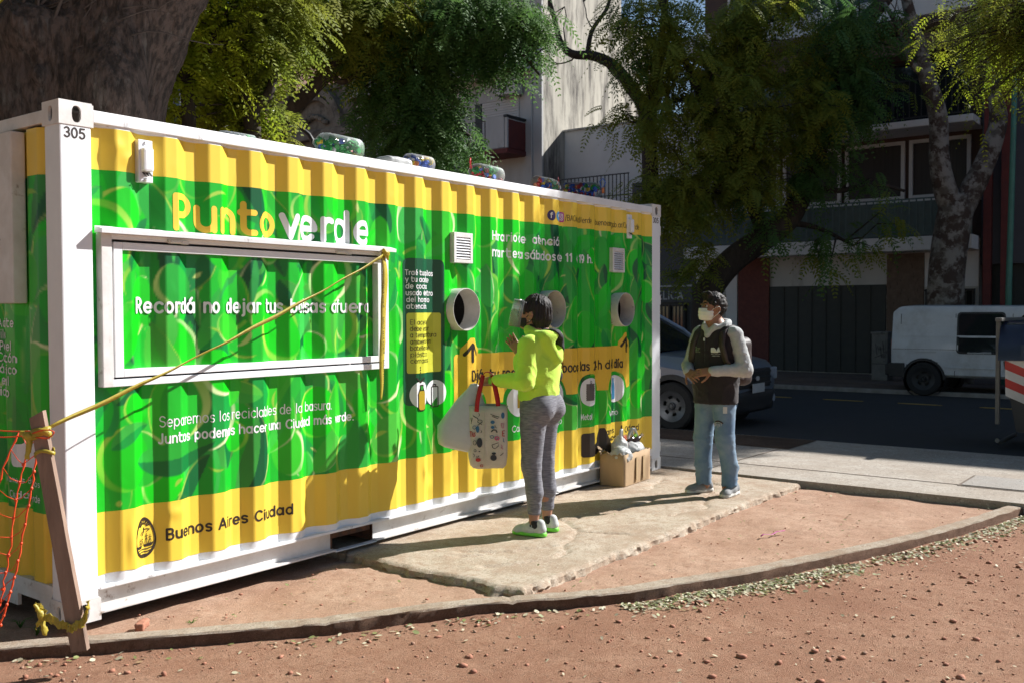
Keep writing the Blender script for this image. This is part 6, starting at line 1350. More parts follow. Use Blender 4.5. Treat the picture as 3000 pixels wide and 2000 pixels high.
MB().lathe([(.11, 0), (.11, .25), (.07, .32)], 14, 'z').obj('pole_base', MATS['green_pole_paint'], pg)
lp = empty('street_lamp', tuple(px3(925, 1090, 17)[:2])+(0.0,), 0, 'street lamp with curved arm between the trees and the ornate front', 'street lamp'); o0 = np.array(lp.location)
MB().tube([tuple(np.array(q)-o0) for q in ((o0[0], o0[1], 0), px3(925, 430, 17), px3(905, 395, 17), px3(860, 358, 17), px3(805, 335, 17))], [.07, .05, .04, .035, .03], 10).obj('lamp_post', M_IRON, lp, True)
MB().tube([tuple(px3(808, 336, 17)-o0), tuple(px3(750, 312, 17)-o0)], [.06, .04], 10).obj('lamp_head', M_PLW, lp, True)
M_CABLE = pmat('black_cable', (.015, .015, .015), None, 5, .6)
for k, (a, b, sag, lb) in enumerate((((21.2, 12.8, 5.05), (20.2, 4.0, 5.2), .35, 'upper sagging black cable crossing in front of the pale blank wall'), ((21.2, 12.8, 4.75), (20.2, 4.0, 4.7), .4, 'lower sagging black cable crossing in front of the pale blank wall'))):
    pts = [tuple(np.array(a)*(1-t)+np.array(b)*t-np.array([0, 0, sag*4*t*(1-t)])) for t in np.linspace(0, 1, 16)]
    MB().tube(pts, .014, 6).obj('overhead_cable', M_CABLE, None, True, label=lb, cat='cable', group='overhead cables')
# ------------------------------------------------------------------ people
M_SKIN = pmat('tan_skin', (.38, .20, .13), (.33, .165, .105), 14, .5, .06, 120, spec=.35)
M_SKIN2 = pmat('warm_brown_skin', (.30, .145, .085), (.26, .12, .07), 14, .48, .06, 120, spec=.35)
M_HAIR = pmat('black_hair', (.010, .008, .008), (.026, .019, .016), 30, .62, .9, 70, stretch=(1, 1, .25), spec=.3)
M_LIME = pmat('neon_lime_fleece', (.50, .76, .06), (.45, .69, .05), 7, .85, .25, 130, sheen=.15)
M_GREYP = pmat('heather_grey_jersey', (.115, .115, .135), (.21, .21, .235), 55, .9, .2, 140, stretch=(.35, .35, 2.6), contrast=(.38, .62))
M_BLKC = pmat('black_cloth', (.012, .012, .013), (.018, .017, .018), 20, .8, .2, 120)
M_SHOEW = pmat('pale_grey_shoe_mesh', (.55, .56, .54), (.45, .46, .45), 30, .7, .2, 150)
M_SHOEL = pmat('lime_shoe_rubber', (.16, .62, .06), (.20, .68, .05), 12, .5)
M_FLEECE = pmat('dark_maroon_black_fleece', (.011, .008, .010), (.017, .012, .014), 9, .95, .3, 90, sheen=.12)
M_GREYH = pmat('light_grey_sweat_cloth', (.42, .43, .42), (.35, .36, .36), 40, .9, .2, 140)
M_JEAN = pmat('faded_blue_denim', (.075, .15, .26), (.22, .30, .37), 4.5, .9, .2, 160, contrast=(.3, .72))
M_MASKW = pmat('white_cloth_mask', (.70, .70, .64), (.64, .64, .58), 12, .85, .15, 90)
M_SOLEW = pmat('white_rubber_sole', (.62, .61, .57), (.52, .50, .46), 14, .7)
M_EYE = pmat('eye_dark', (.02, .012, .01), None, 5, .2); M_EYEW = pmat('eye_white', (.55, .5, .46), None, 5, .3)
def person(name, loc, rz, label): return empty(name, loc, rad(rz), label, 'person')
def part(S, name, mat, parent, noise=None, cut=None, rl=1):
    if cut is not None: S.F = np.maximum(S.F, cut(S.grid()))
    V, Q = S.mesh(noise); V = relax(V, Q, rl, .5); return mobj(name, V, Q, mat, parent, smooth=True)
def folds(freq, amp, seed, ax=(1, 1, .5)):
    return lambda g: amp*(np.abs(fbm(g*freq*np.array(ax), 3, seed))*1.6-.4)
def crease(q, seed, w=.16):
    "sharp-topped cloth creases: 1 on the fold line, falling to 0 between"
    return np.clip(1-np.abs(fbm(q, 2, seed))/w, 0, 1)**1.5
def hand(S, w, d, up, side, curl=.35, L=.085, k=.008, spread=.13, r=.0088):
    "palm plus five fingers: w wrist, d pointing direction, up back-of-hand normal, side +1 when the thumb lies along +cross(d,up)"
    d = np.array(d, float); d /= np.linalg.norm(d); up = np.array(up, float); up -= d*(up@d); up /= np.linalg.norm(up); sd = np.cross(d, up)*side; w = np.array(w, float)
    pc = w+d*.045; R = np.stack([sd, d, up], 1); S.box(pc, (.038, .048, .0145), .013, .012, R=R)
    for i, (off, ln) in enumerate(((.030, .92), (.010, 1.0), (-.010, .95), (-.029, .76))):
        p = w+d*.085+sd*off; dd = d+sd*spread*off/.03; dd /= np.linalg.norm(dd); c = curl*(1+.12*i)
        for s_ in range(3):
            q = p+dd*L*ln*(.42, .33, .25)[s_]; S.cone(p, q, r*(1-.08*s_), r*(1-.08*(s_+1)), k*.5)
            p = q; ca, sa = math.cos(c), math.sin(c); dd = dd*ca-up*sa; dd /= np.linalg.norm(dd)
    p = w+d*.022+sd*.030; dd = d*.62+sd*.72-up*.25; dd /= np.linalg.norm(dd)
    for s_ in range(3):
        q = p+dd*(.034, .030, .024)[s_]; S.cone(p, q, .0115-.001*s_, .0105-.001*s_, k*.6); p = q; dd = dd+d*.35-up*.12*s_; dd /= np.linalg.norm(dd)
def head(S, c, yaw=0, pitch=0, sc=1.0, nose=True):
    "head, jaw, ears and features; faces +y turned by yaw (ccw) and pitch (up)"
    R = rotm('Z', yaw)@rotm('X', pitch); c = np.array(c, float); T = lambda x, y, z: c+R@(np.array([x, y, z])*sc)
    S.ell(T(0, -.012, .03), np.array([.077, .096, .095])*sc, .03, R); S.ell(T(0, .030, -.035), np.array([.060, .066, .078])*sc, .03, R); S.ell(T(0, .055, -.085), np.array([.035, .034, .026])*sc, .03, R)
    for s in (-1, 1):
        S.ell(T(s*.081, -.008, -.012), np.array([.010, .020, .032])*sc, .006, R@rotm('Z', s*22)); S.ell(T(s*.084, -.004, -.012), np.array([.006, .009, .016])*sc, .004, R, sub=True)
        S.ell(T(s*.033, .083, .012), np.array([.017, .010, .010])*sc, .012, R, sub=True); S.ell(T(s*.034, .086, .028), np.array([.024, .010, .007])*sc, .012, R); S.ell(T(s*.045, .062, -.022), np.array([.022, .022, .018])*sc, .02, R)
    S.cone(T(0, .088, .012), T(0, .112, -.026), .009*sc, .013*sc, .012); S.ell(T(0, .090, -.060), np.array([.024, .012, .006])*sc, .008, R); S.ell(T(0, .088, -.070), np.array([.021, .012, .007])*sc, .008, R)
    return R, T
def shoe(parent, toe, heel, mats, low=True, nm='shoe', h=.085, lace=True):
    toe = np.array(toe, float); heel = np.array(heel, float); d = toe-heel; L = np.linalg.norm(d[:2]); d = d/np.linalg.norm(d); sd = np.array([d[1], -d[0], 0]); g = empty(nm, (0, 0, 0)); g.parent = parent
    lo = np.minimum(toe, heel)-np.array([.08, .08, .02]); hi = np.maximum(toe, heel)+np.array([.08, .08, .16])
    P_ = lambda a, s, z: heel+d*L*a+sd*s+np.array([0, 0, z])
    S = SDF(lo, hi, .006); S.cone(P_(.16, 0, .045), P_(.45, 0, .047), .036, .040, .02); S.cone(P_(.45, 0, .045), P_(.80, .0, .030), .042, .040, .03); S.ell(P_(.84, 0, .026), (.045, .045, .026), .02); S.cone(P_(.14, 0, .05), P_(.17, 0, h), .034, .034, .02); S.cone(P_(.3, 0, .06), P_(.42, 0, .075), .03, .028, .02)
    zc = lambda G: np.maximum(.016-G[..., 2]+heel[2], S.F)
    S.F = zc(S.grid()); V, Q = S.mesh(); mobj('upper', relax(V, Q, 1), Q, mats[0], g, smooth=True)
    S = SDF(lo, hi, .006); S.cone(P_(.13, 0, .012), P_(.45, 0, .012), .039, .040, .02); S.cone(P_(.45, 0, .012), P_(.85, .0, .014), .042, .046, .02)
    q = S.grid()[..., 2]-heel[2]; S.F = np.maximum(S.F, np.maximum(q-.030, .001-q)); V, Q = S.mesh(); mobj('sole', relax(V, Q, 1), Q, mats[1], g, smooth=True)
    if len(mats) > 2:
        S = SDF(lo, hi, .006); S.ell(P_(.84, 0, .028), (.044, .046, .026), .01); q = S.grid(); S.F = np.maximum(S.F, .028-(q[..., 2]-heel[2])); V, Q = S.mesh(); mobj('toe_cap', relax(V, Q, 1), Q, mats[2], g, smooth=True)
    if lace:
        m = MB()
        for k in range(4): a = .42+.09*k; z = .088-.016*k+.010; m.tube([tuple(P_(a, -.028, z-.008)), tuple(P_(a+.01, 0, z+.006)), tuple(P_(a, .028, z-.008))], .0035, 5)
        m.obj('laces', mats[0], g, True)
    return g
# ---------------- woman at the chutes (faces +y, slightly to her left)
W = person('person', (3.055, -.66, .003), 6, 'person in neon lime hoodie and grey trackpants carrying bags at the deposit chutes')
h = .0085
LW, LH = np.array([-.205, .215, 1.075]), np.array([-.20, .235, 1.07]); LE = np.array([-.235, -.035, 1.075]); RE = np.array([.215, .0, 1.095]); RW = np.array([.135, .215, 1.25])
S = SDF((-.36, -.30, .03), (.36, .52, 1.70), .0078)
Rh, Th = head(S, (-.012, .028, 1.532), 16, 8, 1.0); S.cone((0, -.012, 1.36), (-.008, .008, 1.47), .054, .050, .03); S.cone((0, -.02, 1.0), (0, -.02, 1.34), .11, .11, .05)
for s, x in ((-1, -.095), (1, .095)): S.cone((x, -.02, .06), (x*.95, -.025, .24), .031, .046, .02); S.cone((x*.95, -.025, .24), (x*.95, -.01, .48), .046, .048, .02); S.cone((x*.95, -.01, .48), (x*.85, -.02, .88), .05, .075, .03)
S.cone((-.07, -.02, .9), (.07, -.02, .9), .08, .08, .04); S.cone((0, -.02, .9), (0, -.02, 1.05), .10, .10, .05)
for s, E_ in ((-1, LE), (1, RE)): S.cone((s*.09, -.02, 1.31), (s*.155, -.02, 1.31), .045, .045, .03); S.cone((s*.155, -.02, 1.31), E_, .045, .040, .02)
S.cone(LE, LW, .040, .028, .02); hand(S, LW, (.02, 1, -.12), (-.75, .0, .66), 1, .55, .082)
S.cone(RE, RW, .040, .028, .02); hand(S, RW, (-.25, .55, .8), (.8, .4, -.2), -1, .5, .08)
part(S, 'body', M_SKIN, W)
S = SDF((-.30, -.27, .12), (.30, .25, 1.06), h)                          # trackpants
S.ell((0, -.03, .915), (.165, .122, .11), .05); S.cone((0, -.015, .96), (0, -.01, 1.02), .138, .132, .05, sc=(1.08, .86, 1))
for s in (-1, 1):
    S.ell((s*.078, -.082, .875), (.088, .085, .098), .04); x = s*.095
    S.cone((s*.083, -.018, .86), (s*.093, -.002, .49), .098, .066, .03); S.cone((s*.093, -.002, .49), (x*.99, -.028, .30), .064, .060, .03); S.cone((x*.99, -.028, .30), (x*.97, -.025, .165), .058, .043, .02); S.cone((x*.97, -.025, .175), (x*.97, -.025, .150), .046, .044, .008)
def wfold(g):
    hip = np.exp(-((g[:, 2]-.79)/.11)**2); knee = np.exp(-((g[:, 2]-.46)/.10)**2); low = np.exp(-((g[:, 2]-.24)/.09)**2); s_ = np.sign(g[:, 0])
    return -.007*hip*crease(np.stack([g[:, 0]*6, g[:, 1]*6, g[:, 2]*17-s_*g[:, 0]*16], -1), 131)-.005*knee*crease(np.stack([g[:, 0]*7, g[:, 1]*7, g[:, 2]*20+g[:, 1]*14], -1), 132)-.006*low*crease(np.stack([g[:, 0]*6, g[:, 1]*6, g[:, 2]*24], -1), 133)-.004*fbm(g*np.array([9, 9, 5]), 2, 137)
part(S, 'trackpants', M_GREYP, W, wfold, lambda G: np.maximum(.148-G[..., 2], G[..., 2]-1.0), 1)
S = SDF((-.34, -.28, .88), (.34, .30, 1.52), h)                          # hoodie
def torso(S, g=0.0):
    S.cone((0, -.012, .985), (0, -.012, 1.16), .148+g, .152+g, .05, sc=(1.10, .88, 1)); S.cone((0, -.012, 1.16), (0, -.018, 1.29), .152+g, .128+g, .05, sc=(1.14, .88, 1)); S.cone((-.135, -.02, 1.315), (.135, -.02, 1.315), .066+g, .066+g, .05); S.cone((0, -.015, 1.33), (0, -.005, 1.40), .085+g, .068+g, .04)
    S.ell((-.06, .085, 1.20), (.075, .06, .07), .05); S.ell((.06, .085, 1.20), (.075, .06, .07), .05)
torso(S); S.cone((0, -.012, .945), (0, -.012, .985), .146, .150, .02, sc=(1.10, .88, 1))
S.cone((-.158, -.02, 1.315), LE, .068, .058, .035); S.cone(LE, LE+(LW-LE)*.86, .060, .044, .03); S.cone(LE+(LW-LE)*.84, LE+(LW-LE)*.98, .041, .039, .01)
S.cone((.158, -.02, 1.315), RE, .068, .058, .035); S.cone(RE, RE+(RW-RE)*.9, .058, .042, .03)
for a in range(-70, 251, 20): S.cone((.095*math.cos(rad(a)), -.025-.078*math.sin(rad(a)), 1.395-.035*math.sin(rad(a))), (.095*math.cos(rad(a+20)), -.025-.078*math.sin(rad(a+20)), 1.395-.035*math.sin(rad(a+20))), .030, .030, .02)
S.cone((-.085, -.105, 1.37), (-.01, -.165, 1.22), .050, .026, .03); S.cone((.085, -.105, 1.37), (.01, -.165, 1.22), .050, .026, .03); S.ell((0, -.135, 1.375), (.085, .05, .05), .03); S.ell((0, -.150, 1.335), (.03, .05, .05), .025, sub=True)
def hfold(g):
    cr = np.exp(-((np.linalg.norm(g-LE, axis=1))/.11)**2)+np.exp(-((np.linalg.norm(g-RE, axis=1))/.11)**2); arm = (np.abs(g[:, 0]) > .14)*1.0; hem = np.exp(-((g[:, 2]-1.02)/.07)**2); mid = np.exp(-((g[:, 2]-1.16)/.12)**2)
    return -.008*cr*crease(np.stack([g[:, 0]*8, g[:, 1]*16+g[:, 2]*10, g[:, 2]*16], -1), 150)-.006*arm*crease(np.stack([g[:, 0]*8, g[:, 1]*9, g[:, 2]*8+g[:, 1]*9], -1), 151)-.007*hem*crease(np.stack([g[:, 0]*11, g[:, 1]*11, g[:, 2]*6], -1), 152)-.006*mid*crease(np.stack([g[:, 0]*7+g[:, 2]*6, g[:, 1]*7, g[:, 2]*9], -1), 153)-.004*fbm(g*7, 2, 155)
HF = S.F.copy(); HG = S
part(S, 'hoodie', M_LIME, W, hfold, lambda G: np.maximum(.937-G[..., 2], np.where(G[..., 2] > 1.385, .060-np.hypot(G[..., 0], G[..., 1]-.005), -1)), 1)
S2 = SDF((-.34, -.28, .88), (.34, .30, 1.52), h)                         # cross body strap lying on the hoodie
G = S2.grid(); nrm = np.array([.80, 0, .60]); dpl = np.abs((G-np.array([.045, 0, 1.33]))@nrm)-.024; S2.F = np.maximum.reduce([HF-.010, dpl, -(HF+.004), (G[..., 1]-.02)])
part(S2, 'strap', M_BLKC, W)
S = SDF((-.16, -.16, 1.36), (.16, .18, 1.70), .0065)                     # hair
S.ell(Th(0, -.022, .042), (.089, .108, .100), .02, Rh); S.ell(Th(0, -.062, -.02), (.078, .066, .085), .03, Rh); S.cone(Th(0, -.085, -.03), Th(0, -.075, -.105), .05, .030, .03); S.cone(Th(.05, -.05, -.03), Th(.045, -.055, -.09), .035, .022, .03); S.cone(Th(-.05, -.05, -.03), Th(-.045, -.055, -.09), .035, .022, .03)
S.ell(Th(0, .14, -.04), (.105, .105, .10), .03, Rh, sub=True)
for s in (-1, 1): S.ell(Th(s*.092, .02, -.035), (.03, .035, .05), .01, Rh, sub=True); S.cone(Th(s*.076, .045, .06), Th(s*.079, .045, -.005), .02, .010, .01)
part(S, 'hair', M_HAIR, W, lambda g: .010*fbm(np.stack([np.arctan2(g[:, 0], g[:, 1]+.02)*9, g[:, 2]*6, g[:, 0]*0], -1), 3, 160)+.006*fbm(np.stack([np.arctan2(g[:, 0], g[:, 1]+.02)*30, g[:, 2]*12, g[:, 0]*0], -1), 2, 161), rl=0)
S = SDF((-.16, -.06, 1.38), (.14, .22, 1.62), .0065)                     # black mask
S.ell(Th(0, .040, -.048), (.066, .074, .066), .02, Rh); S.cone(Th(0, .1, -.015), Th(0, .095, -.07), .022, .02, .02)
Gh = lambda G: (G-Th(0, 0, 0))@Rh
part(S, 'face_mask', M_BLKC, W, None, lambda G: np.maximum.reduce([Gh(G)[..., 2]-.004+.10*(.09-Gh(G)[..., 1]), .022-Gh(G)[..., 1]]))
m = MB()
for s in (-1, 1):
    m.tube([tuple(Th(s*.064, .03, -.03)), tuple(Th(s*.078, .0, .0)), tuple(Th(s*.085, -.022, .012))], .0028, 5); m.tube([tuple(Th(s*.055, .03, -.075)), tuple(Th(s*.08, -.01, -.05)), tuple(Th(s*.086, -.024, -.02))], .0028, 5)
m.obj('mask_loops', M_BLKC, W, True)
M_VISOR = glassmat('visor_plastic', (.45, .47, .46), .12, .22); V = []; F = []
for i in range(17):
    a = rad(-78+156*i/16)
    for zz, rr_ in ((.085, .150), (.0, .165), (-.10, .172)): V.append(tuple(Th(rr_*math.sin(a)*1.0, rr_*math.cos(a)*.92+.005, zz)))
F = [(3*i+k, 3*i+3+k, 3*i+4+k, 3*i+1+k) for i in range(16) for k in range(2)]; o = mobj('face_shield', V, F, M_VISOR, W, smooth=True); o.modifiers.new('thickness', 'SOLIDIFY').thickness = .0015
shoe(W, (-.10, .135, 0), (-.088, -.112, 0), (M_SHOEW, M_SHOEL, M_SHOEL)); shoe(W, (.11, .14, 0), (.092, -.108, 0), (M_SHOEW, M_SHOEL, M_SHOEL))
S = SDF((-.2, -.12, .04), (.2, .08, .14), .006)
for s in (-1, 1): S.cone((s*.093, -.045, .07), (s*.093, -.03, .105), .040, .037, .01)
part(S, 'ankle_sock', M_BLKC, W, None, lambda G: G[..., 2]-.112)
M_WB = pmat('lime_wristband', (.22, .60, .03), None, 5, .5)
MB().lathe([(.0335, -.011), (.037, -.011), (.037, .011), (.0335, .011), (.0335, -.011)], 20, 'y', tuple(LW+np.array([.002, .030, -.003]))).obj('wristband', M_WB, W)
MB().tube([tuple(Th(-.083, -.004, -.046)), tuple(Th(-.086, -.004, -.052))], .004, 6).obj('earring', M_PLATE, W)
V, F = text2d('N', 0, 0, .042, .24, .002); R_ = [(-.142-.0005, -.055+p[0], .040+p[1]) for p in V]
mobj('shoe_mark', [(-.135+.10*(abs(p[1]+.02)), p[1]+.01, p[2]+.004) for p in R_], F, M_BLKC, W)
# ---------------- man standing on the slab, facing the woman (-x)
Mn = person('person', (5.135, -1.02, .003), 80, 'person in white mask, dark fleece vest, grey sleeves and ripped jeans')
S = SDF((-.38, -.30, .03), (.38, .46, 1.76), .0078)
Rm, Tm = head(S, (.008, .03, 1.575), -22, 2, 1.0); S.cone((0, -.015, 1.38), (.004, .010, 1.51), .060, .056, .03); S.cone((0, -.02, 1.0), (0, -.02, 1.36), .12, .12, .05)
ML_E, ML_W = np.array([-.275, -.035, 1.065]), np.array([-.105, .195, 1.055]); MR_E, MR_W = np.array([.265, .0, 1.075]), np.array([.115, .225, 1.045])
S.cone(ML_E, ML_W, .042, .030, .02); S.cone(MR_E, MR_W, .042, .030, .02)
hand(S, ML_W, (.88, .48, -.12), (-.3, .75, .55), -1, .42, .088); hand(S, MR_W, (-.80, .40, -.30), (.55, .45, .70), 1, .5, .086)
for s in (-1, 1): S.cone((s*.105, -.01, .06), (s*.105, -.01, .47), .034, .052, .02); S.cone((s*.105, -.01, .47), (s*.085, -.01, .87), .054, .078, .03)
S.cone((-.07, -.01, .9), (.07, -.01, .9), .08, .08, .04); S.cone((0, -.01, .9), (0, -.02, 1.05), .10, .11, .05)
for s, E_ in ((-1, ML_E), (1, MR_E)): S.cone((s*.09, -.025, 1.345), (s*.17, -.025, 1.345), .045, .045, .03); S.cone((s*.17, -.025, 1.345), E_, .045, .040, .02)
part(S, 'body', M_SKIN2, Mn)
S = SDF((-.32, -.26, .06), (.32, .26, 1.0), h)                           # jeans
S.ell((0, -.015, .885), (.170, .125, .10), .05); S.cone((0, -.01, .93), (0, -.01, .99), .145, .14, .05, sc=(1.05, .86, 1))
FL, FR = np.array([-.125, .0]), np.array([.105, .045])
for s, ft in ((-1, FL), (1, FR)):
    S.ell((s*.075, -.075, .86), (.085, .07, .09), .04); S.cone((s*.085, -.01, .845), (s*.105, .008+ft[1]*.4, .47), .102, .078, .03); S.cone((s*.105, .008+ft[1]*.4, .47), (ft[0]*1.02, ft[1]-.03, .24), .076, .068, .03); S.cone((ft[0]*1.02, ft[1]-.03, .24), (ft[0], ft[1]-.03, .10), .068, .066, .02)
def jfold(g):
    knee = np.exp(-((g[:, 2]-.45)/.09)**2); hip = np.exp(-((g[:, 2]-.74)/.10)**2); low = np.exp(-((g[:, 2]-.20)/.13)**2); s_ = np.sign(g[:, 0])
    return -.007*hip*crease(np.stack([g[:, 0]*6, g[:, 1]*6, g[:, 2]*20+s_*g[:, 0]*14], -1), 171)-.007*knee*crease(np.stack([g[:, 0]*7, g[:, 1]*7, g[:, 2]*22-g[:, 0]*9], -1), 172)-.010*low*crease(np.stack([g[:, 0]*6, g[:, 1]*6, g[:, 2]*19+g[:, 0]*12], -1), 173)-.004*fbm(g*np.array([8, 8, 4]), 2, 177)
part(S, 'jeans', M_JEAN, Mn, jfold, lambda G: np.maximum(.075+.01*np.sin(G[..., 0]*90)-G[..., 2], G[..., 2]-.97), 1)
M_RIP = pmat('torn_denim_gap', (.03, .016, .012), (.05, .025, .018), 20, .9); M_FRAY = pmat('frayed_threads', (.55, .56, .56), None, 10, .9)
def on_thigh(x, z): return (-.085-.020*(.845-z)/.375+x, .101-.020*(.845-z)/.375, z)
rip = [(on_thigh(.042*math.cos(t), .628+.012*math.sin(t)-.010*math.cos(t)**2)) for t in np.linspace(0, 2*math.pi, 20)[:-1]]
def thigh_y(x, z): 
    t = (.845-z)/.375; cx_, cy_, r_ = -.085-.02*t, -.01+.018*t, .102-.024*t; return cy_+math.sqrt(max(.0004, r_*r_-(x-cx_)**2))
RV = [(x, thigh_y(x, z)+.006, z) for x, _, z in rip]; mobj('knee_rip', RV+[(p[0], p[1]-.01, p[2]) for p in RV], [tuple(range(19))[::-1]]+[(k, (k+1) % 19, 19+(k+1) % 19, 19+k) for k in range(19)], M_RIP, Mn)
m = MB()
for k in range(7): x = -.13+.014*k; m.tube([(x, thigh_y(x, .617)+.009, .617), (x+.004, thigh_y(x, .600)+.010, .598-.008*(k % 3))], .0018, 4)
m.tube([(x, thigh_y(x, .627)+.010, .627-.003*abs(k-3)) for k, x in enumerate(np.linspace(-.132, -.062, 7))], .002, 4); m.obj('rip_fray', M_FRAY, Mn)
mobj('pocket_patch', [(-.165, thigh_y(-.165, .70)+.007, .70), (-.140, thigh_y(-.140, .70)+.009, .70), (-.140, thigh_y(-.140, .755)+.009, .755), (-.165, thigh_y(-.165, .755)+.007, .755)], [(0, 1, 2, 3)], M_FRAY, Mn)
S = SDF((-.40, -.30, .92), (.40, .36, 1.60), h)                          # grey hoodie: sleeves, hood and collar
for s, E_, W_ in ((-1, ML_E, ML_W), (1, MR_E, MR_W)): S.cone((s*.180, -.025, 1.355), E_, .066, .058, .03); S.cone(E_, E_+(W_-E_)*.86, .058, .043, .03); S.cone(E_+(W_-E_)*.84, E_+(W_-E_)*.97, .044, .041, .01)
S.cone((-.13, -.02, 1.36), (.13, -.02, 1.36), .06, .06, .04)
for a in range(-60, 241, 20): q = lambda a: (.098*math.cos(rad(a)), -.012-.085*math.sin(rad(a)), 1.435+.012*math.sin(rad(a))-.05*max(0, -math.sin(rad(a)))*.6); S.cone(q(a), q(a+20), .026+.010*max(0, math.sin(rad(a+10))), .026+.010*max(0, math.sin(rad(a+10))), .018)
S.cone((-.05, .075, 1.42), (0, .105, 1.345), .024, .02, .02); S.cone((.05, .075, 1.42), (0, .105, 1.345), .024, .02, .02)
def sfold(g):
    cr = np.exp(-((np.linalg.norm(g-ML_E, axis=1))/.13)**2)+np.exp(-((np.linalg.norm(g-MR_E, axis=1))/.13)**2)
    return -.010*cr*crease(np.stack([g[:, 0]*10, g[:, 1]*14, g[:, 2]*12+g[:, 0]*10], -1), 180)-.006*crease(np.stack([g[:, 0]*8, g[:, 1]*9+g[:, 2]*6, g[:, 2]*8], -1), 181)-.003*fbm(g*9, 2, 182)
part(S, 'grey_hoodie', M_GREYH, Mn, sfold)
S = SDF((-.30, -.26, .74), (.30, .24, 1.50), h)                          # fleece vest
S.cone((0, -.01, .78), (0, -.008, 1.02), .174, .178, .05, sc=(1.14, .88, 1)); S.cone((0, -.008, 1.02), (0, -.012, 1.24), .172, .158, .05, sc=(1.14, .86, 1)); S.cone((0, -.012, 1.24), (0, -.018, 1.34), .156, .125, .05, sc=(1.16, .88, 1)); S.cone((-.125, -.022, 1.365), (.125, -.022, 1.365), .066, .066, .05)
for s in (-1, 1): S.cone((s*.23, -.02, 1.42), (s*.27, -.01, 1.22), .06, .07, .01, sub=True)
S.ell((0, .045, 1.47), (.075, .10, .11), .02, sub=True)
def vfold(g):
    return -.006*crease(np.stack([g[:, 0]*8, g[:, 1]*8, g[:, 2]*7], -1), 190)-.010*np.exp(-((g[:, 2]-.84)/.08)**2)*crease(np.stack([g[:, 0]*11, g[:, 1]*11, g[:, 2]*5], -1), 193)-.004*fbm(g*6, 2, 194)
part(S, 'fleece_vest', M_FLEECE, Mn, vfold, lambda G: np.maximum(.775-G[..., 2]-.02*G[..., 1], (G[..., 2]-1.425)))
vy = lambda x, z: -.010+.86*math.sqrt(max(.001, (.168)**2-(x/1.14)**2))
MB().tube([(.004, vy(0, z)+.004, z) for z in np.linspace(.82, 1.33, 14)], .0045, 5).obj('zip', M_TRIM, Mn, True); MB().box((-.003, .148, 1.300), (.010, .156, 1.326), .002).obj('zip_pull', M_PLATE, Mn)
M_LOGO = pmat('pale_blue_embroidery', (.50, .58, .62), (.62, .62, .50), 30, .8); M_LOGOG = pmat('green_embroidery', (.16, .34, .14), (.4, .42, .35), 60, .8)
def on_chest(V, x0, z0, name, mat, F, flip=-1):
    P_ = []
    for p in V: x = x0+flip*p[0]; z = z0+p[1]; P_.append((x, -.012+.87*math.sqrt(max(.001, .166**2-(x/1.15)**2))+.012-.12*max(0, z-1.25), z))
    return mobj(name, P_, [f[::-1] for f in F] if flip < 0 else F, mat, Mn)
def ba(G): return np.minimum(np.minimum(d_box(G, (0, 0), (.032, .040), .008), d_box(G, (.01, 0), (.042, .030), .008)), np.maximum(d_poly(G, [(.040, 0), (.058, .044), (.068, .044), (.090, 0), (.074, 0), (.064, .010), (.054, 0)]), -9))-.001
V, F = shape2d(ba, (-.01, -.01, .1, .055), .003); on_chest(V, -.055, 1.205, 'vest_emblem', M_LOGO, F)
V, F = text2d('Vamos Buenos Aires', 0, 0, .008, .12, .0012, .085); on_chest(V, -.055, 1.190, 'vest_lettering', M_LOGO, F); V, F = text2d('Ciudad Verde', 0, 0, .009, .12, .0012, .06); on_chest(V, -.063, 1.175, 'vest_lettering', M_LOGO, F)
V, F = shape2d(lambda G: np.minimum(np.abs(d_ell(G, (.012, .022), .010, .012))-.002, np.abs(d_ell(G, (.012, -.002), .008, .009))-.002), (-.005, -.02, .03, .045), .0015); on_chest(V, .125, 1.215, 'crest_embroidery', M_LOGOG, F)
for k, t in enumerate(('Buenos', 'Aires', 'Ciudad')): V, F = text2d(t, 0, 0, .009, .14, .0012); on_chest(V, .098, 1.232-.014*k, 'vest_lettering', M_LOGOG, F)
S = SDF((-.16, -.16, 1.42), (.16, .20, 1.76), .0065)                     # hair
S.ell(Tm(0, -.020, .045), (.087, .104, .092), .02, Rm); S.ell(Tm(0, -.055, -.005), (.080, .066, .075), .03, Rm); S.cone(Tm(-.03, .06, .112), Tm(.03, .065, .110), .028, .026, .02); S.ell(Tm(0, .155, .0), (.11, .105, .088), .015, Rm, sub=True)
for s in (-1, 1): S.ell(Tm(s*.092, .0, -.03), (.03, .034, .048), .008, Rm, sub=True); S.cone(Tm(s*.077, .032, .04), Tm(s*.079, .030, -.005), .012, .007, .008)
S.ell(Tm(0, .02, -.13), (.1, .12, .075), .02, Rm, sub=True)
part(S, 'hair', M_HAIR, Mn, lambda g: .008*fbm(g*60, 2, 201)+.006*fbm(g*25, 2, 203), rl=0)
S = SDF((-.16, -.10, 1.42), (.16, .22, 1.64), .006)                      # white pleated mask
S.ell(Tm(0, .044, -.050), (.072, .076, .068), .02, Rm); S.cone(Tm(0, .112, -.022), Tm(0, .104, -.08), .020, .022, .03)
Gm = lambda G: (G-Tm(0, 0, 0))@Rm
part(S, 'face_mask', M_MASKW, Mn, lambda g: .0022*np.sin(((g-Tm(0, 0, 0))@Rm)[:, 2]*210), lambda G: np.maximum.reduce([Gm(G)[..., 2]+.006, -.118-Gm(G)[..., 2], .030-Gm(G)[..., 1]+.0*G[..., 0]]))
m = MB()
for s in (-1, 1): m.tube([tuple(Tm(s*.066, .045, -.020)), tuple(Tm(s*.080, .015, .004)), tuple(Tm(s*.090, -.014, .010))], .0022, 5); m.tube([tuple(Tm(s*.060, .045, -.095)), tuple(Tm(s*.080, .0, -.055)), tuple(Tm(s*.090, -.018, -.03))], .0022, 5)
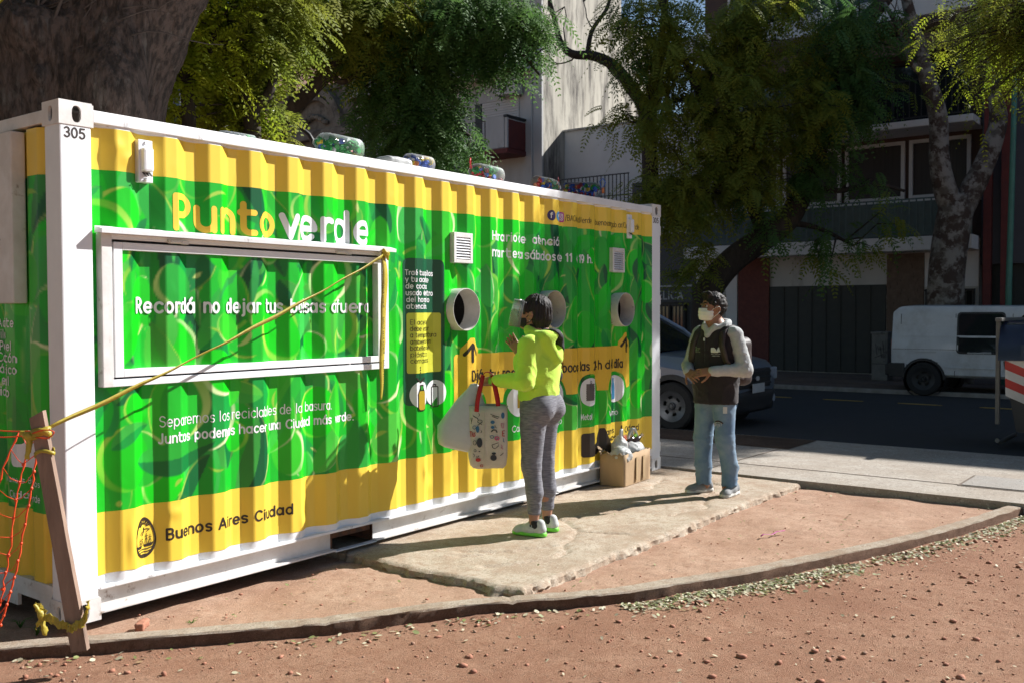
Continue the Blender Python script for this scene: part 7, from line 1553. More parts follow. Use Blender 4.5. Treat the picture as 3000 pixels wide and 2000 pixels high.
m.obj('mask_loops', M_MASKW, Mn, True)
for s in (-1, 1):
    MB().lathe([(0, .012), (.008, .009), (.012, 0), (.008, -.009), (0, -.012)], 12, 'y', tuple(Tm(s*.033, .078, .012))).obj('eye', M_EYEW, Mn, True); MB().lathe([(0, .0065), (.0055, .004), (.006, 0)], 10, 'y', tuple(Tm(s*.034, .0865, .012))).obj('iris', M_EYE, Mn, True)
    MB().tube([tuple(Tm(s*.014, .096, .034)), tuple(Tm(s*.034, .094, .041)), tuple(Tm(s*.054, .080, .034))], [.003, .0048, .002], 6).obj('eyebrow', M_HAIR, Mn, True)
M_SLIP = pmat('grey_slip_on_canvas', (.20, .205, .21), (.26, .26, .26), 40, .8, .2, 120)
shoe(Mn, (FL[0]-.035, .115, 0), (FL[0]+.005, -.155, 0), (M_SLIP, M_SOLEW), lace=False, h=.075); shoe(Mn, (FR[0]+.08, .155, 0), (FR[0]-.01, -.10, 0), (M_SLIP, M_SOLEW), lace=False, h=.075)
# his backpack: worn, still a thing of its own
bp = empty('backpack', (5.135, -1.02, .003), rad(80), 'dark brown backpack worn by the person in the fleece vest', 'backpack')
S = SDF((-.22, -.42, .85), (.22, -.10, 1.42), .010); S.box((-.01, -.265, 1.12), (.145, .095, .21), .07, .03); S.box((-.01, -.345, 1.03), (.11, .03, .10), .03, .03); M_PACK = pmat('dark_brown_pack_nylon', (.045, .028, .026), (.03, .02, .02), 8, .6, .1, 40)
V, Q = S.mesh(lambda g: -.006*fbm(g*9, 3, 210)); mobj('pack_bag', relax(V, Q, 1), Q, M_PACK, bp, smooth=True)
for s in (-1, 1): MB().ribbon([(s*.09, -.16, 1.36), (s*.105, -.09, 1.425), (s*.118, .0, 1.425), (s*.13, .075, 1.37), (s*.145, .115, 1.27), (s*.175, .10, 1.14), (s*.20, .02, 1.03), (s*.15, -.16, .98)], .055, (1, 0, 0), .005).obj('shoulder_strap', M_PACK, bp, True)
MB().box((-.225, .015, 1.02), (-.205, .035, 1.06), .004).obj('strap_buckle', M_PLATE, bp)
# ------------------------------------------------------------------ bags, box, stake, tape, netting, bottles, litter
M_TOTE = pmat('cream_tote_canvas', (.58, .54, .46), (.52, .48, .40), 8, .9, .2, 60, trans=.12); M_REDS = pmat('red_webbing', (.42, .008, .012), (.36, .006, .01), 12, .7)
M_PLB = pmat('thin_white_plastic', (.62, .63, .62), (.55, .56, .56), 6, .35, .35, 22, trans=.3); M_CARD = pmat('brown_cardboard', (.42, .29, .165), (.36, .24, .135), 5, .85, .12, 50, stretch=(1, 1, .3))
M_INK = pmat('dark_bag_ink', (.03, .035, .045), None, 5, .8); M_INKR = pmat('red_bag_ink', (.45, .03, .03), None, 5, .8); M_INKB = pmat('blue_bag_ink', (.04, .14, .26), None, 5, .8); M_INKP = pmat('pink_bag_ink', (.5, .08, .2), None, 5, .8)
# tote bag hanging from the woman's left forearm
TB = np.array([2.792, -.425, .0]); tote = empty('tote_bag', (TB[0], TB[1], .48), 0, 'cream tote bag with food doodles and red handles hanging from the forearm', 'bag')
td = np.array(_r2); td[2] = 0; td /= np.linalg.norm(td); tn = np.array([-td[1], td[0], 0]); tn = -tn if tn@np.array(_f) > 0 else tn     # bag frame: width, outward normal
def tp(u, v, z): return TB+td*u+tn*v+np.array([0, 0, z])
def tote_mesh():
    rows = [(.475, .10, .045), (.50, .125, .065), (.56, .135, .085), (.66, .137, .092), (.76, .135, .09), (.86, .133, .082), (.905, .133, .075)]; V = []; n = 40; F = []
    for z, hw, hd in rows:
        for k in range(n):
            a = 2*math.pi*k/n; cu, sv = math.cos(a), math.sin(a); e = .35; u = hw*math.copysign(abs(cu)**e, cu); v = hd*math.copysign(abs(sv)**e, sv)
            w = .006*fbm(np.array([u*14, v*14, z*10]), 3, 230); V.append(tp(u*(1+w*3)+w, v+w*1.3-.05*(z-.7)*0, z+.012*fbm(np.array([a*2, 0, z*3]), 2, 233)*(1 if z < .5 or z > .88 else 0)))
    for i in range(len(rows)-1):
        for k in range(n): F.append((i*n+k, i*n+(k+1) % n, (i+1)*n+(k+1) % n, (i+1)*n+k))
    F.append(tuple(range(n))[::-1]); return V, F
V, F = tote_mesh(); o = adopt2(mobj('bag_body', V, F, M_TOTE, smooth=True), tote); o.modifiers.new('thickness', 'SOLIDIFY').thickness = -.003; autosmooth(o, 60)
adopt2(MB().tube([tuple(tp(-.02, .093, z)) for z in (.49, .6, .7, .8, .9)], .0022, 4).obj('seam', M_TOTE, None, True), tote)
arm = np.array([2.835, -.50, 1.095])
for v_, (u0, u1) in ((.078, (-.075, .075)), (-.078, (-.075, .075))):
    for u_ in (u0, u1):
        pts = [tp(u_, v_, .87), tp(u_*.9, v_*.8, .95), tp(u_*.62, v_*.42, 1.05), np.array([*(TB+td*u_*.45)[:2], 1.115])]
        adopt2(MB().ribbon([tuple(p) for p in smoothline3(pts, 4)], .030, tuple(td), .0016).obj('handle', M_REDS, None, True), tote)
    adopt2(MB().ribbon([tuple(p) for p in smoothline3([np.array([*(TB+td*u0*.45)[:2], 1.113]), np.array([*(TB+td*u0*.2+tn*v_*.2)[:2], 1.135]), np.array([*(TB+td*u1*.2+tn*v_*.2)[:2], 1.135]), np.array([*(TB+td*u1*.45)[:2], 1.113])], 4)], .030, tuple(tn), .0016).obj('handle_loop', M_REDS, None, True), tote)
def doodle(pts2, w, mat, nm='doodle'):
    "ink line drawn on the near face of the bag, u right, z up"
    zz = [p[1] for p in pts2]; m = MB(); q = []
    for u, z in pts2:
        hd = np.interp(z, [.475, .50, .56, .66, .76, .86, .905], [.045, .065, .085, .092, .09, .082, .075]); t = min(abs(u)/.133, .97); q.append(tuple(tp(u, hd*(1-t**(2/.35))**(.35/2)+.0055, z)))
    adopt2(m.tube(q, w, 4).obj(nm, mat), tote)
def blobd(u, z, ru, rz, mat):
    q = []
    for a in np.linspace(0, 2*math.pi, 13)[:-1]: q.append((u+ru*math.cos(a), z+rz*math.sin(a)))
    V = []
    for x, y in q: hd = np.interp(y, [.475, .50, .56, .66, .76, .86, .905], [.045, .065, .085, .092, .09, .082, .075]); t = min(abs(x)/.133, .97); V.append(tuple(tp(x, hd*(1-t**(2/.35))**(.35/2)+.0055, y)))
    adopt2(mobj('doodle', V, [tuple(range(len(V)))], mat), tote)
circ = lambda u, z, r, e=1, n=11: [(u+r*math.cos(a), z+e*r*math.sin(a)) for a in np.linspace(0, 2*math.pi, n)]
doodle([(-.10, .845), (-.085, .835), (-.07, .828), (-.065, .818)], .0025, M_INK); doodle(circ(-.052, .805, .016, .7), .0022, M_INK); doodle([(-.06, .84), (-.054, .85), (-.06, .862)], .002, M_INK); doodle([(-.115, .83), (-.11, .80), (-.105, .83), (-.112, .79)], .002, M_INK)
doodle(circ(-.09, .765, .012), .002, M_INKB); blobd(-.068, .752, .012, .024, M_INKB); doodle([(-.068, .78), (-.05, .79), (-.04, .785)], .002, M_INK); doodle([(-.045, .745), (-.04, .735), (-.046, .728)], .002, M_INK)
for q in ([(-.122, .735), (-.108, .735)], [(-.115, .735), (-.115, .70)], [(-.106, .70), (-.101, .735), (-.096, .70)], [(-.104, .715), (-.098, .715)], [(-.084, .73), (-.092, .725), (-.084, .712), (-.092, .702)]): doodle(q, .0028, M_INKR)
blobd(-.055, .66, .02, .034, M_INK); doodle(circ(-.088, .66, .011, 1.4), .002, M_INK); doodle(circ(-.086, .605, .008), .002, M_INK); blobd(-.056, .60, .006, .004, M_INK); blobd(-.066, .54, .018, .014, M_INKR); doodle([(-.10, .585), (-.09, .575), (-.095, .56)], .002, M_INK); doodle([(-.08, .565), (-.07, .56), (-.06, .57)], .002, M_INK)
doodle([(.02, .855), (.04, .845), (.08, .835), (.07, .825), (.03, .84)], .002, M_INK); blobd(.105, .845, .012, .022, M_INKB); blobd(.035, .80, .015, .012, M_INKB); blobd(.035, .765, .014, .010, M_INKB); doodle([(.05, .78), (.055, .765), (.065, .76)], .002, M_INK); doodle([(.092, .79), (.10, .76), (.108, .76), (.112, .79), (.092, .79)], .002, M_INKP)
doodle([(.025, .735), (.04, .748), (.058, .745), (.065, .73)], .004, M_INK); doodle(circ(.03, .70, .013, .8), .002, M_INKB); doodle(circ(.065, .69, .014, .8), .0045, M_INKP); doodle([(.03, .645), (.075, .66), (.072, .635), (.05, .618), (.034, .626), (.03, .645)], .002, M_INK); doodle([(.095, .645), (.1, .63), (.092, .625), (.104, .615)], .0022, M_INKP)
for q in ([(.118, .74), (.102, .74), (.102, .705), (.118, .705)], [(.102, .723), (.114, .723)]): doodle(q, .003, M_INKR)
doodle([(.108, .69), (.108, .665), (.116, .665)], .0022, M_INKB); blobd(.04, .555, .022, .022, M_INK); blobd(.042, .585, .015, .008, M_INK); doodle([(.085, .57), (.1, .58), (.108, .59)], .0018, M_INK); doodle([(-.05, .505), (-.035, .505), (-.035, .49), (-.05, .49), (-.05, .505)], .0025, M_INKR)
# plain white plastic bag held in the same hand
pbag = empty('plastic_bag', (2.66, -.30, .60), 0, 'plain white plastic bag hanging from the hand behind the tote', 'bag')
TBp = np.array([2.72, -.33, 0]); bd = np.array([-.75, .66, 0]); bd /= np.linalg.norm(bd); bn = np.array([bd[1], -bd[0], 0])
def pb(u, v, z): return TBp+bd*u+bn*v+np.array([0, 0, z])
rows = [(.60, .10, .03, .03), (.615, .155, .07, .01), (.66, .185, .085, -.005), (.75, .185, .075, .0), (.86, .135, .055, -.01), (.96, .08, .035, -.02), (1.03, .035, .02, -.03), (1.055, .02, .015, -.03)]; V = []; F = []; n = 36
for z, hw, hd, off in rows:
    for k in range(n):
        a = 2*math.pi*k/n; u = hw*math.copysign(abs(math.cos(a))**.6, math.cos(a)); v = hd*math.copysign(abs(math.sin(a))**.6, math.sin(a)); w = fbm(np.array([u*16, v*16, z*7]), 3, 240)*.022
        V.append(pb(u+off+.05+.18*(z-.66)*-.5+w, v+w*.8, z+(.018*fbm(np.array([u*9, v*9, 1.]), 2, 243)+.10*(u/.185)*(1-(z-.6)/.45)*.45)))
for i in range(len(rows)-1):
    for k in range(n): F.append((i*n+k, i*n+(k+1) % n, (i+1)*n+(k+1) % n, (i+1)*n+k))
F += [tuple(range(n))[::-1], tuple((len(rows)-1)*n+k for k in range(n))]; adopt2(mobj('bag_body', V, F, M_PLB, smooth=True), pbag)
# cardboard box with bags
cb = empty('cardboard_box', (5.17, -.10, .004), rad(4), 'open battered cardboard box full of plastic bags against the container', 'box')
x0, x1, y0, y1, hz = -.235, .30, -.125, .115, .285
def wallp(a, b, jag, seed):
    a = np.array(a); b = np.array(b); n = 12; nr = np.array([-(b-a)[1], (b-a)[0]]); nr = nr/np.linalg.norm(nr)*.006; V = []
    for k in range(n+1):
        p = a+(b-a)*k/n; bul = .010*math.sin(k/n*math.pi)+.004*fbm(np.array([k*.7, seed, 0.]), 2, 250)
        for z in (0, .1, .2, hz+jag*fbm(np.array([k*.8, seed*3., 1.]), 2, 251)): q = p-nr/.006*bul*(z/.285); V += [(q[0], q[1], z), (q[0]+nr[0], q[1]+nr[1], z)]
    F = []
    for k in range(n):
        for j in range(3):
            i0 = k*8+j*2; i1 = (k+1)*8+j*2; F += [(i0, i1, i1+2, i0+2), (i0+1, i0+3, i1+3, i1+1)]
        F.append((k*8+6, (k+1)*8+6, (k+1)*8+7, k*8+7))
    F += [(0, 2, 3, 1), (2, 4, 5, 3), (4, 6, 7, 5)]+[(n*8+a_, n*8+a_+1, n*8+a_+3, n*8+a_+2) for a_ in (0, 2, 4)]; return V, F
for k, (a, b, j) in enumerate((((x0, y0), (x1, y0), .012), ((x1, y0), (x1, y1), .01), ((x1, y1), (x0, y1), .03), ((x0, y1), (x0, y0), .03))): mobj('box_side', *wallp(a, b, j, k), M_CARD, cb, smooth=True)
MB().box((x0+.004, y0+.004, .001), (x1-.004, y1-.004, .008)).obj('box_bottom', M_CARD, cb)
M_TAPEB = pmat('brown_parcel_tape', (.46, .33, .19), None, 5, .35)
for xx in (-.02, .12): MB().box((xx, y0-.0165, .03), (xx+.045, y0-.013, .24)).obj('parcel_tape', M_TAPEB, cb)
mobj('box_flap', [(x0, y1, hz), (x1*.2, y1, hz+.01), (x1*.15, y1+.05, hz+.05), (x0+.03, y1+.045, hz+.06)], [(0, 1, 2, 3)], M_CARD, cb)
def crumple(name, c, r, label, seed, mat=M_PLB, handles=(), root=None):
    S = SDF(np.array(c)-np.array(r)-.05, np.array(c)+np.array(r)+.05, .010); S.ell(c, r, .03); rg = np.random.default_rng(seed)
    for k in range(7): v = rg.normal(size=3); v /= np.linalg.norm(v); S.ell(np.array(c)+v*np.array(r)*.7, np.array(r)*rg.uniform(.3, .5), .03)
    V, Q = S.mesh(lambda g: .022*np.abs(fbm(g*18, 3, seed))-.008); t = empty(name, tuple(np.array(c)-np.array([0, 0, r[2]])), 0, label, 'bag', 'bags stuffed in the cardboard box'); adopt2(mobj('bag_body', V, Q, mat, smooth=True), t)
    for q in handles: adopt2(MB().ribbon([tuple(p) for p in smoothline3(q, 5)], [.05, .03, .022, .02, .02, .022, .02, .022, .03, .04, .05][:len(smoothline3(q, 5))] if False else .026, (.6, -.8, 0), .0015).obj('bag_handle', mat, None, True), t)
    return t
bxw = lambda x, y, z: tuple(np.array([5.17, -.10, 0])+np.array([x*math.cos(rad(4))-y*math.sin(rad(4)), x*math.sin(rad(4))+y*math.cos(rad(4)), z]))
crumple('carrier_bag', bxw(-.14, -.05, .26), (.10, .085, .075), 'crumpled white carrier bag spilling over the shaded side of the box', 3)
crumple('carrier_bag', bxw(-.02, .03, .33), (.06, .06, .10), 'white carrier bag with red packet in the middle of the box', 4, handles=[[bxw(-.06, .0, .40), bxw(-.05, .0, .47), bxw(-.01, .01, .485), bxw(.01, .02, .40)]])
crumple('carrier_bag', bxw(.18, .0, .29), (.13, .10, .07), 'open white carrier bag with bottles at the right of the box', 5, handles=[[bxw(.11, .02, .33), bxw(.16, .02, .42), bxw(.205, .0, .475), bxw(.25, -.01, .42), bxw(.285, -.02, .33)], [bxw(.15, .04, .34), bxw(.19, .03, .44), bxw(.215, .02, .47), bxw(.24, .03, .40), bxw(.26, .04, .33)]])
M_PKT = pmat('red_snack_packet', (.36, .03, .025), (.5, .16, .05), 30, .35, .3, 40); M_GBOT = pmat('dark_bottle_glass', (.03, .018, .012), None, 6, .12)
sp = empty('snack_packet', bxw(.06, .02, .34), rad(20), 'red printed snack packet standing in the box', 'packet'); S = SDF((-.08, -.04, -.06), (.08, .04, .10), .008); S.box((0, 0, .02), (.055, .012, .065), .012, .01); V, Q = S.mesh(lambda g: .008*fbm(g*22, 2, 260)); mobj('packet_film', V, Q, M_PKT, sp, smooth=True)
for k, (x, y, cl, lb) in enumerate(((.15, .02, (.25, .55, .04), 'dark bottle with a green cap lying in the box'), (.20, -.02, (.36, .25, .15), 'dark bottle with a cork coloured cap lying in the box'))):
    b = empty('bottle', bxw(x, y, .35), 0, lb, 'bottle', 'bottles in the cardboard box'); b.rotation_euler = (rad(-10), rad(58), rad(-25))
    autosmooth(MB().lathe([(.0, -.13), (.033, -.13), (.033, .02), (.022, .06), (.013, .075), (.013, .085)], 16, 'z').obj('glass', M_GBOT, b), 40); MB().lathe([(.015, .083), (.016, .115), (.0, .117)], 14, 'z').obj('cap', pmat('bottle_cap_%d' % k if False else ('green_cap', 'cork_cap')[k], cl, None, 5, .5), b)
# wooden stake, warning tape, orange netting at the near corner
M_WOODS = pmat('rough_sawn_stake', (.30, .205, .155), (.20, .135, .10), 5, .9, .6, 18, stretch=(2.5, 2.5, .5), spots=(.12, .08, .06), spotscale=4)
sb, stp = px3(229, 1866, 4.36), px3(110, 1212, 4.32); stk = empty('wooden_stake', tuple(sb), 0, 'rough wooden stake leaning at the near corner of the container', 'stake')
ax = stp-sb; ln = np.linalg.norm(ax); ax /= ln; sd = np.array(_r2)-ax*(np.array(_r2)@ax); sd /= np.linalg.norm(sd); nn = np.cross(ax, sd); V = []; F = []
for i in range(25):
    t = i/24; w = .036-.004*t+.0018*fbm(np.array([t*9, 0, 0]), 3, 270); p = sb+ax*(ln*t-.06*(1-t))
    for (a_, b_) in ((-1, -1), (1, -1), (1, 1), (-1, 1)): V.append(tuple(p+sd*a_*w+nn*b_*.016+ax*(.012*a_ if i == 24 else 0)-sb))
for i in range(24):
    for k in range(4): F.append((4*i+k, 4*i+(k+1) % 4, 4*i+4+(k+1) % 4, 4*i+4+k))
F += [(0, 1, 2, 3), (99, 98, 97, 96)]; mobj('stake_shaft', V, F, M_WOODS, stk)
M_TAPE = pmat('yellow_warning_tape', (.60, .48, .07), (.52, .42, .06), 12, .4, .3, 25, trans=.35); M_NET = pmat('orange_netting_plastic', (.80, .08, .015), (.7, .06, .01), 10, .5)
tape = empty('warning_tape', tuple(stp-np.array([0, 0, .08])), 0, 'twisted yellow warning tape stretched from the stake to the hatch corner', 'tape')
A0 = stp-ax*.07+sd*.03; B0 = np.array([2.165, -.058, 1.925]); pts = []
for t in np.linspace(0, 1, 40): pts.append(A0*(1-t)+B0*t-np.array([0, 0, .03*4*t*(1-t)])+np.array([0, 0, .003*math.sin(t*40)]))
m = MB(); P2 = []
for i, p in enumerate(pts): P2.append(tuple(p))
tw = [.020+.010*math.sin(i*.35) for i in range(40)]; m.ribbon(P2, tw, (0, -.45, .9), .0012); adopt2(m.obj('stretched_tape', M_TAPE, None, True), tape)
adopt2(MB().tube([tuple(p+np.array([0, -.003, .004])) for p in pts], [.003+.0018*math.sin(i*.8) for i in range(40)], 5).obj('twisted_fold', M_TAPE, None, True), tape)
q = [(2.155, -.050, 1.945), (2.170, -.058, 1.80), (2.160, -.050, 1.60), (2.148, -.054, 1.40), (2.138, -.050, 1.20), (2.145, -.045, 1.08), (2.14, -.04, .975)]
adopt2(MB().ribbon([tuple(p) for p in smoothline3(q, 5)], [.030+.030*math.sin(min(1, i/12)*2.2) if i < 16 else .050*(1-(i-16)/16)+.012 for i in range(31)], (1, .15, 0), .0012).obj('hanging_end', M_TAPE, None, True), tape)
S = SDF((2.08, -.12, 1.85), (2.28, -.01, 2.0), .006); S.ell((2.178, -.062, 1.935), (.028, .018, .028), .01); S.cone((2.155, -.062, 1.96), (2.198, -.058, 1.90), .014, .010, .01); V, Q = S.mesh(lambda g: .008*np.abs(fbm(g*40, 2, 280))); adopt2(mobj('knot', V, Q, M_TAPE, smooth=True), tape)
V, F = text2d('Buenos Aires Ciudad', 0, 0, .017, .14, .002, .24)
for k, z0 in enumerate((1.82, 1.52, 1.24)): adopt2(mobj('tape_lettering', [(2.153+p[1]-.012, -.0605, z0-p[0]*.0+p[0]-.24) for p in V], [f[::-1] for f in F], M_BLACK), tape)
def wrap(c, axd, u, v, ru, rv, turns, w, mat, name, par, z=.0):
    pts = [tuple(c+u*ru*math.cos(a)+v*rv*math.sin(a)+axd*(.012*math.sin(a*1.7)+z*a)) for a in np.linspace(0, 2*math.pi*turns, int(18*turns))]; adopt2(MB().ribbon(pts, w, tuple(axd), .002).obj(name, mat, None, True), par)
wrap(stp-ax*.085, ax, sd, nn, .044, .024, 2, .03, M_TAPE, 'tape_wrap', tape); wrap(stp-ax*.175, ax, sd, nn, .045, .024, 1, .016, M_TAPE, 'tape_wrap', tape)
S = SDF(stp-.2, stp+.12, .006); kc = stp-ax*.09-sd*.05; S.ell(kc, (.035, .02, .022), .01); S.cone(kc, kc+np.array([-.01, 0, -.10]), .014, .008, .01); S.cone(kc, kc-sd*.03+np.array([0, 0, -.15]), .014, .006, .01); S.cone(kc, kc-sd*.04+np.array([0, 0, .02]), .018, .012, .01); V, Q = S.mesh(lambda g: .008*np.abs(fbm(g*38, 2, 283))); adopt2(mobj('knot', V, Q, M_TAPE, smooth=True), tape)
rg0 = np.random.default_rng(9)
t2 = empty('tape_tie', tuple(sb), 0, 'loop of yellow tape tying the foot of the stake to the corner casting', 'tape'); cb0 = sb+ax*.06
pts = [cb0+sd*.05+nn*.02+np.array([0, 0, .09]), cb0+sd*.055-nn*.03+np.array([0, 0, .03]), cb0-nn*.035+np.array([0, 0, -.005]), cb0-sd*.06-nn*.02+np.array([0, 0, .02]), cb0-sd*.12+np.array([0, .03, .05]), cb0-sd*.15+np.array([0, .06, .10])]
lp_ = [tuple(np.array(p)+.004*rg0.normal(size=3)) for p in smoothline3(pts, 8)]
for o_, w_ in ((0, .030), (.010, .020), (-.010, .018)): adopt2(MB().ribbon([(p[0], p[1]-.002, p[2]+o_+.004*math.sin(i*1.3+o_*300)) for i, p in enumerate(lp_)], [w_*(.75+.35*math.sin(i*.9+o_*200)) for i in range(len(lp_))], (.25, .1, 1), .0012).obj('tape_loop', M_TAPE, None, False), t2)
S = SDF(cb0-.28, cb0+.2, .007); kc = cb0-sd*.14+np.array([0, .03, .06]); S.ell(kc, (.022, .014, .020), .008); S.cone(kc, kc-sd*.03+np.array([0, 0, .05]), .012, .010, .008); S.cone(kc, kc+sd*.015+np.array([0, 0, -.08]), .013, .020, .008, sc=(1, .5, 1)); S.cone(kc, kc-sd*.025+np.array([0, 0, -.06]), .010, .015, .008, sc=(1, .5, 1)); V, Q = S.mesh(lambda g: .011*np.abs(fbm(g*55, 2, 285))); adopt2(mobj('knot', V, Q, M_TAPE, smooth=True), t2)
net = empty('safety_netting', tuple(px3(60, 1800, 4.42)), 0, 'torn orange safety netting hanging from the stake', 'netting'); rg = np.random.default_rng(12); m = MB()
cols = [[(112, 1278), (100, 1380), (84, 1480), (62, 1590), (42, 1690), (20, 1770), (2, 1830)], [(88, 1285), (62, 1385), (42, 1490), (30, 1600), (12, 1700), (-8, 1790), (-25, 1850)], [(55, 1262), (10, 1370), (-20, 1490), (-40, 1600), (-60, 1720), (-80, 1830), (-90, 1860)]]
C3 = [smoothline3([px3(x, y, 4.40+.03*k) for x, y in c], 4) for k, c in enumerate(cols)]
for c in C3: m.tube([tuple(p+rg.normal(size=3)*.003) for p in c], [.0028+.0022*(i % 2) for i in range(len(c))], 5)
for i in range(0, len(C3[0]), 2):
    a, b, c = C3[0][i], C3[1][min(i+1, 24)], C3[2][min(i, 24)]
    for u_, v_ in ((a, b), (b, c)): mid = (u_+v_)/2+np.array([0, 0, -.012])+rg.normal(size=3)*.006; m.tube([tuple(u_), tuple(mid), tuple(v_)], .0022, 4)
    for p_ in (a, b): m.lathe([(0, -.010), (.007, -.004), (.007, .004), (0, .010)], 6, 'z', tuple(p_))
for (a, b) in (((112, 1262), (-90, 1248)), ((110, 1272), (-90, 1275))): m.tube([tuple(p) for p in smoothline3([px3(a[0], a[1], 4.34), px3((a[0]+b[0])/2, (a[1]+b[1])/2+6, 4.42), px3(b[0], b[1], 4.5)], 6)], .003, 5)
m.tube([tuple(p) for p in smoothline3([px3(95, 1268, 4.30), px3(130, 1258, 4.27), px3(158, 1264, 4.27), px3(140, 1282, 4.28), px3(105, 1280, 4.3)], 5)], .003, 5)
adopt2(m.obj('net_strands', M_NET, None, True, fix=False, kind='stuff'), net)
# big plastic jugs of bottle caps on the roof
M_JUG = glassmat('clear_jug_plastic', (.75, .78, .78), .05, -.02)
CAPC = {'green': (.02, .30, .06), 'red': (.50, .03, .03), 'blue': (.03, .12, .55), 'yellow': (.62, .46, .04), 'white': (.65, .66, .66), 'orange': (.60, .20, .06)}
CAPM = {k: pmat(k+'_bottle_cap', v, None, 6, .35) for k, v in CAPC.items()}
def jug(x, y, L, r, rz, mix, label, handle=None, cap=None, seed=0):
    g = empty('cap_jug', (x, y, 2.566), rad(rz), label, 'jug', 'plastic jugs of bottle caps on the container roof'); rg = np.random.default_rng(seed)
    o = MB().lathe([(0, -L*.5), (r*.8, -L*.5), (r, -L*.46), (r, L*.1), (r*.96, L*.14), (r, L*.2), (r*.9, L*.33), (r*.45, L*.45), (r*.30, L*.48), (r*.30, L*.5)], 24, 'x', (0, 0, r)).obj('jug_shell', M_JUG, g, True)
    names = list(mix); w = np.array([mix[k] for k in names], float); w /= w.sum(); bins = {k: MB() for k in names}
    for k in range(int(80*L*r/.035)):
        t = rg.uniform(-.46, .40); rr = r*(.90 if t < .2 else .90-(t-.2)*2.2); a = rg.uniform(0, 2*math.pi); q = rr*rg.random()**.35; q = max(0, q-.012); p = np.array([t*L, q*math.cos(a), r+q*math.sin(a)])
        if p[2] > r*1.75: continue
        c = MB().lathe([(0, .010), (.017, .010), (.020, .006), (.020, -.010), (0, -.010)], 9, 'z'); R = Matrix.Rotation(rg.uniform(0, 6), 4, 'X') @ Matrix.Rotation(rg.uniform(0, 6), 4, 'Y'); c.xf(Matrix.Translation(p) @ R); k_ = names[rg.choice(len(names), p=w)]; bins[k_].add(c.v, c.f)
    for k_, b in bins.items():
        if b.v: b.obj(k_+'_caps', CAPM[k_], g, fix=False, kind='stuff')
    if cap: MB().lathe([(r*.34, L*.47), (r*.36, L*.53), (0, L*.535)], 16, 'x', (0, 0, r)).obj('jug_cap', CAPM[cap], g, True)
    if handle: MB().tube([(L*.46, -.02, r*1.2), (L*.42, -.02, r*2.0), (L*.50, .0, r*2.35), (L*.56, .01, r*1.9), (L*.50, .01, r*1.25)], .005, 6).obj('jug_handle', CAPM[handle], g, True)
jug(1.99, .20, .40, .078, 184, {'green': 9, 'yellow': 1, 'red': 1, 'blue': .7, 'white': .6}, 'large clear jug full of mostly green bottle caps on the roof', seed=1)
jug(2.76, .20, .30, .062, 182, {'blue': 5, 'red': 2, 'white': 2, 'yellow': 2, 'orange': 1}, 'clear jug of blue and mixed bottle caps next to a white one', seed=2)
jug(3.55, .20, .38, .072, 183, {'red': 5, 'green': 5, 'blue': 1, 'yellow': 1}, 'clear jug of red and green bottle caps with a red handle', 'red', seed=3)
jug(4.40, .20, .36, .066, 2, {'blue': 4, 'red': 3, 'orange': 2, 'green': 3, 'yellow': 2}, 'clear jug of mixed caps with red handle and white cap', 'red', 'white', seed=4)
jug(5.0, .22, .36, .080, -62, {'blue': 4, 'red': 2, 'yellow': 2, 'green': 2, 'orange': 1}, 'clear jug with orange cap pointing at the viewer, rightmost on the roof', 'blue', 'orange', seed=5)
jug(1.36, .45, .30, .055, 180, {'green': 5, 'blue': 2, 'white': 3}, 'low pale jug of caps, leftmost on the roof', seed=6)
jug(1.10, .40, .30, .06, 178, {'blue': 3, 'white': 4, 'green': 1}, 'flattened pale jug barely showing above the rail at the left', seed=8) if False else None
S = SDF((2.35, .06, 2.54), (2.72, .34, 2.66), .010); S.box((2.53, .2, 2.60), (.12, .08, .035), .03, .02); V, Q = S.mesh(lambda g: .010*fbm(g*16, 2, 290)); t = empty('white_sack', (2.53, .2, 2.565), 0, 'flattened white plastic sack on the roof between two jugs', 'sack'); adopt2(mobj('sack_skin', V, Q, M_PLB, smooth=True), t)
# things in the chutes
S = SDF((2.84, .05, 1.38), (3.14, .30, 1.62), .008); S.box((2.965, .17, 1.49), (.055, .012, .085), .02, .01, R=rotm('Y', 18)); V, Q = S.mesh(); t = empty('plastic_tray', (2.96, .17, 1.42), 0, 'white plastic tray lying inside the left chute', 'tray'); adopt2(mobj('tray_shell', V, Q, M_PLB, smooth=True), t)
# ------------------------------------------------------------------ ground litter
rg = np.random.default_rng(77)
def scatter_leaves(pts, size, mat, name, label, zf, lift=.010):
    n = len(pts); a = rg.uniform(0, 2*math.pi, n); L_ = rg.uniform(*size, n); W_ = L_*rg.uniform(.35, .55, n); tilt = rg.normal(0, .45, (n, 2)); V = np.zeros((n, 6, 3))
    loc = np.array([(-.5, 0), (-.15, .5), (.25, .42), (.5, 0), (.25, -.42), (-.15, -.5)])
    for k, (u, v) in enumerate(loc):
        lu, lv = u*L_, v*W_; x = lu*np.cos(a)-lv*np.sin(a); y = lu*np.sin(a)+lv*np.cos(a); cup = .25*L_*(abs(v)*.9+u*u)
        V[:, k] = np.stack([pts[:, 0]+x, pts[:, 1]+y, zf(pts)+lift+lu*np.sin(tilt[:, 0])*.5+lv*np.sin(tilt[:, 1])+cup*.5], -1)
    V = V.reshape(-1, 3); i = np.arange(n)*6; F = np.concatenate([np.stack([i, i+1, i+2, i+3], -1), np.stack([i, i+3, i+4, i+5], -1)]); return V, F
M_LIT = [pmat('pale_dry_leaf', (.46, .42, .27), (.55, .50, .36), 30, .7, trans=.2), pmat('olive_fallen_leaf', (.17, .20, .06), (.28, .30, .11), 30, .6, trans=.2), pmat('brown_fallen_leaf', (.16, .09, .045), (.26, .16, .08), 30, .8)]
gzf = lambda p: gz(p[:, 0], p[:, 1], -.075, .012)
band = []
